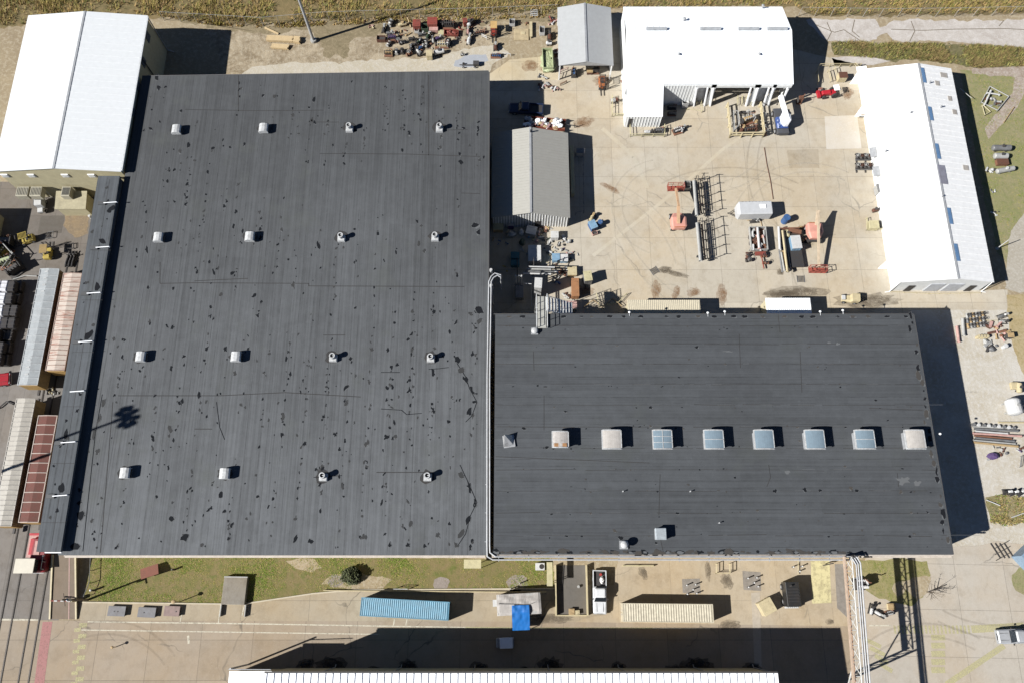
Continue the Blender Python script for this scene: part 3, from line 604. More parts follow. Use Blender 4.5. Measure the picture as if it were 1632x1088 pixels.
for u in (10, 52, 106, 148):
    c = P(u, 273, 7.0); m = MB(); m.box(c.x, 63.40, 7.0, 1.1, .1, .9); f = wb(m, 'window', white, left)
    m = MB(); m.v = []; m.box(c.x - lc.x, 63.33 - lc.y, 7.0, .9, .06, .7); m.build('pane', M('pale pane', (.55, .56, .55), .2), f)
m = MB(); m.tube([(-60.7, 92.3, 8.3), (-60.8, 92.3, 0.2), (-59.6, 91.9, .2)], .09); wb(m, 'downspout', galv, left)
m = MB(); m.tube([(-60.75, 84.6, 8.3), (-60.8, 84.6, 0.2), (-59.6, 84.2, .2)], .09); wb(m, 'downspout', dkst, left)
for i in range(16):
    pass
m = MB(); m.tube([(-60.62, 63.4, 8.52), (-60.62, 92.4, 8.52)], .1, 6); wb(m, 'gutter', offw, left)
for (u0, u1, v, w_) in ((29, 48, 290, 'grey louvred cooling unit on the tan gable wall, leftmost of three'), (51, 69, 290, 'grey louvred cooling unit on the tan gable wall, middle of three'), (100, 114, 293, 'small louvred cooling unit on the tan gable wall, rightmost of three')):
    a = P(u0, v, 4.2); b = P(u1, v, 4.2); cx = (a.x + b.x) / 2; t = thing('cooling_unit', w_, 'cooling unit', (cx, 62.2, 3.0), 0, 'cooling units on the tan gable wall')
    m = MB(); m.box(0, 0, .6, b.x - a.x, 1.7, 1.2); m.build('casing', M('cooling casing', PH(206, 200, 178), .6), t, bevel=.04)
    m = MB()
    for j in range(7): m.box(-(b.x - a.x) / 2 + .2 + j * (b.x - a.x - .4) / 6, 0, 1.22, .08, 1.3, .05)
    m.build('grille', M('grille', (.10, .10, .09), .6), t)
    m = MB()
    for s in (-1, 1): m.cyl((s * .7, .8, 0), (s * .7, .8, -2.9), .06, 6)
    m.build('bracket', galv, t)
t = thing('lean_to', 'low tan lean-to with a pitched roof against the gable wall near the raised dock roof', 'shed', (P(134, 300).x, 61.3, 0))
m = MB(); m.box(0, 0, 1.3, 4.6, 2.6, 2.6); m.build('wall', M('tan wall', PH(216, 206, 168)), t)
m = MB(); m.slab((-2.5, -1.5, 2.7), (2.5, -1.5, 2.7), (2.5, 1.5, 3.2), (-2.5, 1.5, 3.2), .1); m.build('roof', M('tan roof', PH(196, 186, 152), .7), t)
w3 = P(17, 300).x
t = thing('side_building', 'tan flat block at the west edge casting shade on the asphalt yard', 'building', (w3 - 6, 55.5, 0))
m = MB(); m.box(0, 0, 1.6, 12, 8.2, 3.2); m.build('wall', M('tan wall', PH(216, 206, 168)), t)
m = MB(); m.box(0, 0, 3.27, 12.3, 8.5, .12); m.build('roof', offw, t)
# grey canopy in the north
can = gable('open_shed', 'pale grey gabled canopy open at its south end', 'shed', 7.9, 17.2, 86.0, 98.0, 4.2, 5.3, 'y', cream, M('pale grey roof', (.325, .332, .332), .5, 0, .07), .0, .0, walls=False, rmat2=None)
for x in (-4.4, -1.5, 1.5, 4.4):
    for y in (-5.7, -1.9, 1.9, 5.7):
        if abs(x) > 2 or y > 4: m = MB(); m.box(x, y, 2.05, .2, .2, 4.1); m.build('post', offw, can)
m = MB(); m.box(0, 5.85, 2, 9, .1, 4); m.box(4.52, 1, 2.05, .1, 9.4, 4.1); m.build('wall', offw, can)
m = MB(); m.add([(-4.6, -5.9, 4.1), (4.6, -5.9, 4.1), (0, -5.9, 5.2)], [(0, 1, 2)]); m.box(0, -5.7, 4.0, 9.2, .15, .2); m.build('truss', galv, can)
# middle shed with a ribbed grey roof
shed = gable('metal_shed', 'grey gabled metal shed with a white ribbed south wall in the middle yard', 'shed', -3.3, 9.25, 57.8, 73.3, 3.6, 5.35, 'y', M('ribbed white wall', PH(226, 226, 220), .6), M('warm grey roof', (.275, .268, .242), .6, 0, .06), .2, .5)
m = MB()
for k in range(28): m.cyl((-6.0 + k * .44, -7.58, 0), (-6.0 + k * .44, -7.58, 3.45 + 1.5 * (1 - abs(-6.0 + k * .44) / 6.2)), .045, 5)
m.build('wall_rib', white, shed)
m = MB(); m.box(-.7 + 1.9, -7.6, 1.05, 1.0, .08, 2.1); m.build('door', dkst, shed)
m = MB(); m.tube([(.05, 6.8, 5.2), (.05, 6.8, 5.95)], .12); m.build('flue', dkst, shed)
# white building with the open bays: ridge east-west, long south slope running down over the west leg
wh = thing('workshop', 'white L shaped workshop with open bays facing the yard', 'workshop', (33, 86, 0))
X0, X1, XL = 19.05, 46.7, 25.15; YN, YR, YS, YL = 96.6, 90.4, 81.3, 76.7; ZN, ZR, ZS, ZL = 6.0, 7.7, 5.6, 3.2
wroof = M('bright white roof', (.78, .80, .81), .5, 0, .05)
m = MB(); m.slab((X0, YR, ZR), (X1, YR, ZR), (X1 - .4, YN, ZN), (X0, YN, ZN), .1)
for k in range(27): m.cyl((X0 + .5 + k * 1.02, YR, ZR + .02), (X0 + .5 + k * 1.02, YN, ZN + .02), .03, 4)
wb(m, 'roof', wroof, wh)
m = MB(); m.slab((X0, YS, ZS), (X1, YS, ZS), (X1, YR, ZR), (X0, YR, ZR), .1); m.slab((X0, YL, ZL), (XL, YL, ZL), (XL, YS, ZS), (X0, YS, ZS), .1)
for k in range(27): m.cyl((X0 + .5 + k * 1.02, YS, ZS + .02), (X0 + .5 + k * 1.02, YR, ZR + .02), .03, 4)
for k in range(6): m.cyl((X0 + .5 + k * 1.02, YL, ZL + .02), (X0 + .5 + k * 1.02, YS, ZS + .02), .03, 4)
wb(m, 'roof', wroof, wh)
m = MB()
for (a, b) in ((1030, 1063), (1116, 1149), (1177, 1210), (1223, 1255)):
    p = P(a, 53, ZR); q = P(b, 53, ZR); m.box((p.x + q.x) / 2, YR + .12, ZR + .16, q.x - p.x, .5, .34)
wb(m, 'ridge_vent', M('ridge vent', PH(206, 210, 214)), wh)
for (u, v) in ((1090, 33), (1215, 12), (1081, 89), (1209, 89)):
    y = P(u, v, 7).y; z = ZR - abs(y - YR) * .25; m = MB(); c = P(u, v, z); m.cyl((c.x, c.y, z - .1), (c.x, c.y, z + .5), .16, 8); m.cyl((c.x, c.y, z + .5), (c.x, c.y, z + .62), .28, 8, .05); wb(m, 'flue', galv, wh)
ww = M('white ribbed wall', (.62, .63, .62), .6, 0, .12)
def wallx(m, xa, xb, y, za, zb): m.box((xa + xb) / 2, y, (za + zb) / 2, xb - xa, .14, zb - za)
m = MB(); wallx(m, X0 + .1, X1 - .3, YN - .15, 0, ZN - .12); m.box(X0 + .12, (YN + YS) / 2, 2.75, .14, YN - YS - .4, 5.5); m.box(X0 + .12, (YL + YS) / 2, 1.6, .14, YS - YL - .3, 3.1)
m.box(X1 - .25, (YN + YS) / 2, 2.75, .14, YN - YS - .4, 5.5); wallx(m, X0 + .1, XL - .05, YL + .15, 0, ZL - .13); m.box(XL - .1, (YL + YS) / 2, 1.6, .14, YS - YL - .3, 3.15)
for (a, b) in ((25.2, 31.2), (33.2, 34.0), (40.4, 41.4), (43.4, 44.0)): wallx(m, a, b, YS - .12, 0, ZS - .1)
wallx(m, 31.2, 46.5, YS - .12, 4.9, ZS - .1); wallx(m, 25.3, 46.3, YS + 9.0, 0, 6)
k = X0 + .5
while k < XL: m.cyl((k, YL + .06, 0), (k, YL + .06, ZL - .15), .05, 5); k += .5
k = 25.6
while k < 31: m.cyl((k, YS - .2, 0), (k, YS - .2, ZS - .12), .05, 5); k += .5
wb(m, 'wall', ww, wh)
for x in (31.3, 33.1, 34.1, 40.3, 41.5, 43.3, 44.1, 46.4):
    m = MB(); m.slab((x - .62, YS - .42, 4.9), (x - .42, YS - .42, 4.9), (x - .42, YS - .16, 4.9), (x - .62, YS - .16, 4.9), .1); m.add([(x - .12, YS - .5, 0), (x + .12, YS - .5, 0), (x + .12, YS - .14, 0), (x - .12, YS - .14, 0), (x - .62, YS - .42, 4.8), (x - .42, YS - .42, 4.8), (x - .42, YS - .16, 4.8), (x - .62, YS - .16, 4.8)], [(0, 1, 5, 4), (1, 2, 6, 5), (2, 3, 7, 6), (3, 0, 4, 7)]); wb(m, 'door_fin', white, wh)
m = MB(); m.box(X0 + .9, YL + .02, 1.3, .5, .1, 2.4); wb(m, 'door', dkst, wh)
for a in (32.2, 42.4):
    m = MB(); m.box(a, YS + .6, 2.4, 1.6, .1, 4.6); wb(m, 'door', M('pale door', (.4, .42, .45), .5), wh)
# long white building on the east
re = gable('long_workshop', 'long white gabled workshop standing alone at the east side of the yard', 'workshop', 60.1, 74.4, 46.6, 85.6, 4.0, 5.4, 'y', M('white ribbed wall', (.62, .63, .62)), M('long white roof', (.68, .68, .67), .5, 0, .09), .2, 1.0, 0, .9)
rc = re.location
def slope(x): return 4.0 + 1.4 * (1 - max(0, x - .9) / 6.25) + .03
for (v, l) in ((121, 2.9), (182, 2.6), (242, 2.8), (345, 2.8), (403, 2.9)):
    y = P(1490, v, 5.2).y - rc.y; m = MB(); m.box(1.45, y, slope(1.45) + .04, .55, l, .06, 0, 0, .22); m.build('skylight', M('blue skylight', (.10, .19, .33), .25, 0, .15), re)
m = MB(); y = P(1492, 280, 5).y - rc.y; m.box(1.5, y, slope(1.5) + .04, 1.3, 3.4, .05, 0, 0, .22); m.build('roof_patch', M('grey sheet', PH(168, 168, 182), .5), re)
for (u, v, a) in ((1505, 119, 1.3), (1493, 134, .8), (1515, 156, .7), (1523, 177, .8), (1541, 266, 1.0)):
    c = P(u, v, 4.6); x = c.x - rc.x; m = MB(); m.box(x, c.y - rc.y, slope(x) + .03, a, .9, .04, 0, 0, .22); m.build('roof_patch', M('tan sheet', PH(214, 206, 196), .6), re)
for (u, v) in ((1480, 134), (1499, 171), (1414, 238), (1450, 181), (1498, 316)):
    c = P(u, v, 4.9); x = c.x - rc.x; z = slope(x) if x > .9 else 4 + 1.4 * (x + 7.15) / 8.05; m = MB(); m.cyl((x, c.y - rc.y, z - .1), (x, c.y - rc.y, z + .5), .12, 8); m.build('flue', galv, re)
for v in (138, 190, 433):
    y = P(1385, v).y - rc.y; m = MB(); m.box(-7.7, y + .5, 1.7, 1.5, .12, 3.4); m.box(-7.7, y + 1.0, 3.35, 1.6, 1.1, .1, 0, 0, -.2); m.build('porch', white, re)
for v in (255, 285): 
    y = P(1400, v).y - rc.y; m = MB(); m.box(-7.5, y, 2.4, 1.0, 1.8, .1, 0, 0, -.3); m.build('awning', galv, re)
for (x, w2) in ((-.9, 2.2), (2.0, 2.4)):
    m = MB(); m.box(x, -19.37, 1.5, w2, .1, 2.9); m.build('door', M('pale door', (.4, .42, .45)), re)
m = MB(); m.box(-4.6, -19.37, 1.1, 1.0, .1, 2.2); m.box(5.0, -19.37, 1.1, 1.0, .1, 2.2); m.build('door', dkst, re)
for s in (-1, 1):
    m = MB(); m.tube([(s * 7.1, -19.3, 3.9), (s * 7.3, -19.5, .1), (s * 8.0, -19.6, .05)], .07); m.build('downspout', offw, re)
# two flat lean-to boxes on the north wall of the wing
for (nm, lb, u0, u1, vt, mt) in (('wall_annex', 'cream ribbed annex roof against the north wall of the dark wing', 1000, 1115, 478, M('cream ribbed roof', PH(238, 228, 202), .6, 0, .1)), ('wall_annex', 'white annex roof against the north wall of the dark wing', 1220, 1291, 475, M('bright white roof', (.78, .80, .81)))):
    z = 3.2; a = P(u0, vt, z); b = P(u1, vt, z); t = thing(nm, lb, 'annex', ((a.x + b.x) / 2, (a.y + WY1) / 2, 0), 0)
    L = b.x - a.x; D = a.y - WY1 - .05
    m = MB(); m.box(0, 0, (z - .2) / 2, L - .2, D - .2, z - .22); m.build('wall', cream, t)
    m = MB(); m.slab((-L / 2, -D / 2, z - .12), (L / 2, -D / 2, z - .12), (L / 2, D / 2, z), (-L / 2, D / 2, z), .12)
    k = -L / 2 + .15
    while k < L / 2: m.cyl((k, -D / 2, z - .11), (k, D / 2, z + .01), .05, 4); k += .3
    m.build('roof', mt, t)
# white building along the south edge of the picture
so = thing('ribbed_roof_building', 'tall building with a white ribbed roof along the south edge', 'building', (1, -20, 0))
HS = 10.2; a = P(421, 1072, HS); b = P(1240, 1075, HS); YB = a.y
m = MB(); m.box((a.x + b.x) / 2, YB - 12, HS / 2 - .2, b.x - a.x - .3, 23.7, HS - .42); m.box(a.x - 2.8, YB - 12, 3.0, 5.5, 23.5, 6.0); wb(m, 'wall', cream, so)
m = MB(); m.slab((a.x, YB - 24, HS + .8), (b.x, YB - 24, HS + .8), (b.x, YB, HS), (a.x, YB, HS), .3)
k = a.x + .3
while k < b.x: m.box(k, YB - 12, HS + .45, .09, 24, .1, 0, -.0333); k += .92
wb(m, 'roof', white, so)
m = MB(); m.slab((a.x - 5.6, YB - 24, 6.7), (a.x - .1, YB - 24, 6.7), (a.x - .1, YB - .05, 6.5), (a.x - 5.6, YB - .05, 6.5), .25); wb(m, 'low_roof', white, so)
m = MB(); m.box((a.x + b.x) / 2, YB + .1, HS - .12, b.x - a.x, .18, .2); wb(m, 'gutter', M('dark gutter', (.05, .05, .05)), so)
for (u, v) in ((535, 1068), (640, 1068), (757, 1068), (873, 1069), (985, 1070), (1105, 1069), (1200, 1069)):
    c = P(u, v); m = MB(); m.tube([(c.x, YB + .0, HS - .3), (c.x, YB - .02, .4), (c.x, YB + .3, .12)], .055, 6); wb(m, 'downspout', galv, so)
m = MB(); c = P(395, 1065); m.tube([(c.x, YB + .3, 0), (c.x, YB + .3, 7.4)], .12); m.tube([(a.x - 5.6, YB + .2, 6.9), (a.x, YB + .2, 7.3)], .06); wb(m, 'handrail', galv, so)
# ================================================================== THINGS ON THE ROOFS
vw = M('vent white', (.46, .47, .47), .5, .1, .35, 3.0)
def hooded_vent(label, loc):
    t = thing('roof_vent', label, 'roof vent', loc, 0, 'vents on the big dark roof')
    m = MB(); m.box(0, 0, .2, 1.25, 1.1, .4); m.build('curb', M('vent curb', (.2, .2, .2)), t)
    prof = [(-.78, .3), (-.8, .62), (-.62, .95), (-.2, 1.12), (.25, 1.12), (.6, .98), (.72, .8), (.72, .3)]
    m = MB(); n = len(prof); vs = [(x, s * .72, z) for s in (-1, 1) for x, z in prof]
    m.add(vs, [tuple(range(n)), tuple(range(2 * n - 1, n - 1, -1))] + [(i, i + n, (i + 1) % n + n, (i + 1) % n) for i in range(n)]); m.build('hood', vw, t, bevel=.03)
    m = MB(); m.box(.74, 0, .55, .04, 1.2, .42); m.build('grille', dark, t)
    return t
def stack_vent(label, loc):
    t = thing('roof_vent', label, 'roof vent', loc, 0, 'vents on the big dark roof')
    m = MB(); m.box(0, 0, .28, 1.15, 1.05, .56, top=.92); m.build('base', vw, t, bevel=.03)
    m = MB(); m.cyl((0, .12, .5), (0, .12, 1.25), .36, 16, caps=False); m.build('stack', vw, t)
    m = MB(); n = 16
    vs = [(math.cos(6.283 * i / n) * r, .12 + math.sin(6.283 * i / n) * r, z) for r, z in ((.42, 1.15), (.42, 1.32), (.28, 1.32), (.28, .9)) for i in range(n)]
    m.add(vs, [(j * n + i, j * n + (i + 1) % n, (j + 1) * n + (i + 1) % n, (j + 1) * n + i) for j in range(3) for i in range(n)]); m.build('rim', vw, t)
    m = MB(); m.cyl((0, .12, .92), (0, .12, .94), .29, 14); m.build('damper', dark, t)
    m = MB(); m.box(.2, .12, 1.27, .34, .12, .05); m.build('damper_arm', vw, t)
    return t
ROWS = (('northmost', [(283, 206), (422, 204), (558, 203), (702, 203)]), ('second', [(254, 378), (400, 377), (545, 378), (695, 377)]), ('third', [(226, 568), (378, 568), (532, 569), (688, 570)]), ('southmost', [(201, 753), (360, 754), (516, 759), (683, 759)]))
v0 = v1 = None
for rn, ps in ROWS:
    for ci, (u, v) in enumerate(ps):
        c = P(u - 2, v, HM + .8); loc = (c.x, c.y, HM)
        cn = ('leftmost', 'second', 'third', 'rightmost')[ci]
        row = rn + ' row' if rn in ('northmost', 'southmost') else '%s row from the north' % rn
        if ci < 2:
            lb = 'white hooded roof vent, %s from left in the %s' % (cn, row)
            if v0 is None: v0 = hooded_vent(lb, loc)
            else: dup(v0, loc, 0, lb)
        else:
            lb = 'round stack roof vent, %s from the left in the %s' % (cn, row)
            if v1 is None: v1 = stack_vent(lb, loc)
            else: dup(v1, loc, 0, lb)
bluep = M('blue skylight panel', PH(160, 182, 196, .95), .25, .1, .12); whp = M('milky panel', PH(222, 216, 208), .45, 0, .15)
def skylight(label, loc, pan, bars, L=2.6, rustbar=False):
    t = thing('roof_skylight', label, 'skylight', loc, 0, 'square skylights in a row on the east wing')
    m = MB(); m.box(0, 0, .7, L - .3, L - .35, 1.4); m.build('curb', M('skylight curb', (.25, .26, .27)), t)
    m = MB(); h = L / 2 - .06; n = 8
    pr = [(-h + 2 * h * i / n, 1.48 + .14 * math.sin(math.pi * i / n) ** .8) for i in range(n + 1)]
    for (xa_, za), (xb_, zb) in zip(pr, pr[1:]): m.quad((xa_, -h, za), (xb_, -h, zb), (xb_, h, zb), (xa_, h, za))
    for s in (-1, 1): m.add([(-h, s * h, 1.2)] + [(x, s * h, z) for x, z in pr] + [(h, s * h, 1.2)], [tuple(range(n + 3)) if s < 0 else tuple(range(n + 2, -1, -1))])
    m.build('panel', pan, t)
    m = MB()
    for s in (-1, 1):
        m.box(s * (L / 2), 0, 1.36, .14, L + .1, .22)
        for (xa_, za), (xb_, zb) in zip(pr, pr[1:]): m.cyl((xa_, s * (L / 2), za + .03), (xb_, s * (L / 2), zb + .03), .09, 5)
    for q in range(bars):
        y = -h + 2 * h * (q + 1) / (bars + 1)
        for (xa_, za), (xb_, zb) in zip(pr, pr[1:]): m.cyl((xa_, y, za + .02), (xb_, y, zb + .02), .05, 4)
    if bars > 1: m.box(0, 0, 1.64, .08, L - .1, .05)
    m.build('frame', vw, t)
    if rustbar: m = MB(); m.box(0, -L / 2 + .32, 1.58, L - .5, .5, .06); m.build('rusty_cover', M('rust orange', PH(206, 150, 96), .8, 0, .4), t)
    return t
for (u, label, pan, bars, L, rb) in ((893, 'smaller dirty white skylight with a rusty orange lower edge', M('dirty white', PH(222, 216, 210), .5, 0, .35), 0, 2.2, True), (975, 'plain milky white skylight west of the blue ones', whp, 0, 2.6, False), (1056, 'blue glazed skylight with white cross bars, westmost of the blue ones', bluep, 2, 2.6, False), (1138, 'blue glazed skylight, second of the blue ones from the west', bluep, 1, 2.6, False), (1218, 'blue glazed skylight in the middle of the five blue ones', bluep, 0, 2.6, False), (1299, 'blue glazed skylight, fourth of the blue ones from the west', bluep, 0, 2.6, False), (1379, 'blue glazed skylight, eastmost of the blue ones', bluep, 1, 2.6, False), (1459, 'milky white skylight at the east edge of the wing roof', whp, 0, 2.6, False)):
    c = P(u, 699.5, HW + 1.5); skylight(label, (c.x, c.y, HW), pan, bars, L, rb)
t = thing('roof_hatch', 'broken tin hood with a tent shape, westmost on the wing roof', 'roof hatch', P(811, 703, HW), 8)
m = MB(); m.add([(-.75, -.8, 0), (.75, -.8, 0), (.75, .8, 0), (-.75, .8, 0), (-.5, .75, 1.5), (-.75, -.6, .5)], [(0, 1, 5), (1, 2, 4, 5), (2, 3, 4), (3, 0, 5, 4)]); m.build('hood', M('tin', (.45, .45, .44), .4, .4, .4), t)
m = MB(); m.box(0, 0, .12, 1.6, 1.7, .24); m.build('curb', galv, t)
t = thing('roof_hatch', 'small pale grey box hatch near the south edge of the wing roof', 'roof hatch', P(1053, 850, HW + .9).xy.to_3d() + Vector((0, 0, HW)), 0)
m = MB(); m.box(0, 0, .5, 1.35, 1.4, 1.0); m.build('curb', M('skylight curb', (.25, .26, .27)), t)
m = MB(); m.box(0, 0, 1.1, 1.55, 1.6, .24, top=.9); m.build('lid', M('grey lid', PH(196, 206, 212), .5), t, bevel=.04)
def dome(label, u, v, r, h, z=HW):
    c = P(u, v, z + h * .6); t = thing('roof_fan', label, 'roof fan', (c.x, c.y, z), 0)
    m = MB(); m.box(0, 0, .12, r * 2, r * 2, .24); m.build('curb', galv, t)
    m = MB(); m.cyl((0, 0, .2), (0, 0, h * .7), r * .55, 12); m.build('neck', galv, t)
    m = MB(); m.ball((0, 0, h * .7), (r, r, h * .35), 14, 8, zmin=-.2); m.build('cap', vw, t, smooth=True)
dome('round capped fan with a leaning shadow near the south edge of the wing roof', 995, 867, .55, 1.4)
dome('bright tilted dome vent beside the metal stair on the wing roof', 852, 527, .5, .7)
for (u, v, l) in ((992, 783, 'stub vent pipe south of the milky skylight'), (1099, 783, 'stub vent pipe south of the blue skylights'), (1145, 833, 'stub vent pipe southeast of the grey hatch')):
    c = P(u, v, HW); t = thing('vent_pipe', l, 'vent pipe', c, 0, 'stub vent pipes on the wing roof'); m = MB(); m.cyl((0, 0, 0), (0, 0, .5), .06, 8); m.build('pipe', galv, t); m = MB(); m.cyl((0, 0, .5), (0, 0, .56), .10, 8); m.build('cap', vw, t)
for (u, v, l) in ((1498, 692, 'white floodlight on the east edge of the wing roof'), (1343, 496, 'white floodlight on the north edge of the wing near the white annex'), (1307, 498, 'round white lamp on the north edge beside the white annex'), (1003, 499, 'white lamp on the north edge below the cream annex'), (1155, 498, 'white lamp on the north edge west of the white annex'), (1128, 500, 'white lamp on the north edge east of the cream annex')):
    c = P(u, v, HW); t = thing('floodlight', l, 'floodlight', c, 0, 'lamps along the wing roof edge'); m = MB(); m.tube([(0, -.5 if v < 600 else 0, .05), (0, 0, .12)], .05); m.build('arm', galv, t); m = MB(); m.ball((0, .1, .1), (.2, .17, .15), 8, 6); m.build('head', offw, t)
# pipelines: along the gap, round the corner, along the south wall, over the lattice bridge
pipew = M('white pipe', (.40, .405, .41), .5, .1, .2)
zp = HW + .15; xg = P(778.5, 700, zp).x; yS = WY0 - .55
t = thing('pipeline', 'pair of white pipes in the gap between the roofs and along the south wall', 'pipeline', (xg, 40, 0))
yN = P(785, 440, zp).y; xE = P(1360, 890, zp).x
for k, dx in enumerate((-.16, .2)):
    m = MB(); m.tube([(xg + 1.6, yN - .1 + .35 * (1 - k), zp - 5), (xg + 1.6, yN - .1 + .35 * (1 - k), zp - .2), (xg + .9 + dx, yN + .1 + .35 * (1 - k), zp), (xg + .35 + dx, yN - .25 + .2 * (1 - k), zp), (xg + dx, yN - .9, zp), (xg + dx - .1, 30, zp), (xg + dx + .1, 7, zp), (xg + dx + .15, yS + .5 * (k) + .3, zp), (xg + dx + .9, yS - .12 * (1 - k) + .28 * k, zp), (20, yS - .12 * (1 - k) + .28 * k, zp), (xE - .4, yS - .12 * (1 - k) + .28 * k, zp)], .095, 8)
    wb(m, 'pipe', pipew, t)
for k in range(9): m = MB(); m.box(xg, 7.5 + k * 3.8, zp - .18, .8, .08, .08); wb(m, 'bracket', galv, t)
for k in range(12): m = MB(); m.box(xg + 1.5 + k * 4, yS + .15, zp - .18, .08, 1.0, .08); wb(m, 'bracket', galv, t)
YT = -10.9; lat = M('white lattice', (.45, .45, .43), .5, .1, .2)
zb, zt = 8.9, 9.4; xl0 = P(1346, 890, zt).x; xl1 = P(1361, 1088, zt).x; yb1 = P(1361, 1088, zt).y; yb0 = WY0 - .3
br = thing('pipe_bridge', 'white lattice pipe bridge crossing the road from the wing roof', 'pipe bridge', ((xl0 + xl1) / 2 + 1, -3, 0))
def bx_(y): return xl0 + (xl1 - xl0) * (yb0 - y) / (yb0 - yb1)
W2 = 1.6; LW = 1.0
gird = M('girder cream', PH(226, 200, 176), .6, 0, .3)
m = MB(); d_ = Vector((bx_(YT) - bx_(yb0), YT - yb0, 0)); an = math.atan2(d_.y, d_.x)
m.box((bx_(yb0) + bx_(YT)) / 2, (yb0 + YT) / 2, zt - .15, d_.length, .10, .62, an); m.box((bx_(yb0) + bx_(YT)) / 2, (yb0 + YT) / 2, zt + .2, d_.length, .16, .05, an)
wb(m, 'girder', gird, br)
m = MB(); m.cyl((bx_(yb0) + LW, yb0, zt), (bx_(YT) + LW, YT, zt), .09, 6); 
wb(m, 'chord', lat, br)
m = MB(); n = 9
for k in range(n):
    ya = yb0 + (YT - yb0) * k / n; yc = yb0 + (YT - yb0) * (k + 1) / n
    m.cyl((bx_(ya), ya, zt), (bx_(ya) + LW, ya, zt), .06, 5); m.cyl((bx_(ya), ya, zt), (bx_(yc) + LW, yc, zt), .05, 5); m.cyl((bx_(ya) + LW, ya, zt), (bx_(yc), yc, zt), .05, 5)
wb(m, 'lattice', lat, br)
m = MB()
for d in (0, W2):
    m.cyl((bx_(YT) + d, YT, 0), (bx_(YT) + d, YT, zt + .4), .13, 6)
for k in range(6):
    za, zc = k * 1.5, (k + 1) * 1.5; m.cyl((bx_(YT), YT, za), (bx_(YT) + W2, YT, zc), .06, 5); m.cyl((bx_(YT), YT, zc), (bx_(YT) + W2, YT, zc), .06, 5)
m.cyl((bx_(YT) + .2, YT, 6.5), (bx_(-8) + .2, -8, zt - .5), .09, 5)
wb(m, 'tower', lat, br)
for k, (d, dz, r) in enumerate(((1.22, .5, .08), (1.5, .5, .08), (1.82, .5, .10), (1.36, .25, .11), (1.66, .25, .11))):
    m = MB(); m.tube([(xE - .5, yS - .1 + .12 * k, zp), (bx_(yb0) + d - .35, yS - .1 + .12 * k, zt + dz), (bx_(yb0) + d, yS - .8 + .1 * k, zt + dz), (bx_(YT) + d, YT, zt + dz), (bx_(-22) + d, -22, zt + dz)], r, 8); wb(m, 'pipe', pipew if k < 3 else dkst, br)  # lower pair thickens the cast shadow; its dark colour shades the gaps
m = MB()
for k in range(9):
    y = yb0 + (YT - yb0) * (k + .5) / 9; m.box(bx_(y) + 1.38, y, zt + .36, .8, .1, .08); m.box(bx_(y) + 1.05, y, zt + .2, .08, .1, .4)
wb(m, 'pipe_support', galv, br)
# metal stair tower at the north wall of the wing
al = M('aluminium', (.60, .61, .60), .4, .3, .15)
t = thing('stair_tower', 'aluminium scaffold stair leading onto the wing roof', 'stair', (P(872, 492).x, 41.3, 0))
X = P(855, 500, 9).x; X2 = P(872, 500, 9).x
m = MB(); zt2 = HW + .5; m.box((X + X2) / 2, 39.9, zt2, X2 - X - .3, 4.9, .06); wb(m, 'walkway', M('walkway grey', PH(200, 200, 192), .6), t)
m = MB()
for s in (X, X2):
    for z in (zt2 + .5, zt2 + 1.0): m.cyl((s, 37.5, z), (s, 42.4, z), .05, 5)
    for k in range(5): m.cyl((s, 37.5 + k * 1.22, zt2 - .1), (s, 37.5 + k * 1.22, zt2 + 1.0), .045, 5)
wb(m, 'railing', al, t)
X3 = P(911, 500, 7).x; m = MB()
for y in (40.1, 42.3):
    for z in (6.4, 6.9): m.cyl((X2, y, zt2 + z - 6.4), (X3, y, z - .6), .06, 5)
for k in range(9): f = k / 8; m.box(X2 + (X3 - X2) * f, 41.2, zt2 - 2.2 * f, .34, 2.1, .05)
wb(m, 'stair_flight', al, t)
m = MB()
for x in (X, X2, X3 - 1, X3):
    for y in (40.1, 42.4): m.cyl((x, y, 0), (x, y, 7.2 if x > X2 else zt2), .05, 5)
for z in (2, 4, 6): m.cyl((X, 42.4, z), (X3, 42.4, z), .04, 5); m.cyl((X, 40.1, z), (X3, 40.1, z), .04, 5); m.cyl((X, 42.4, z - 2), (X3, 42.4, z), .035, 5)
m.box(X3 - .5, 41.2, 6.3, 1.0, 2.2, .06); m.box(X3 - .9, 41.2, 4, 1.6, 2.0, .05)
wb(m, 'scaffold', al, t)

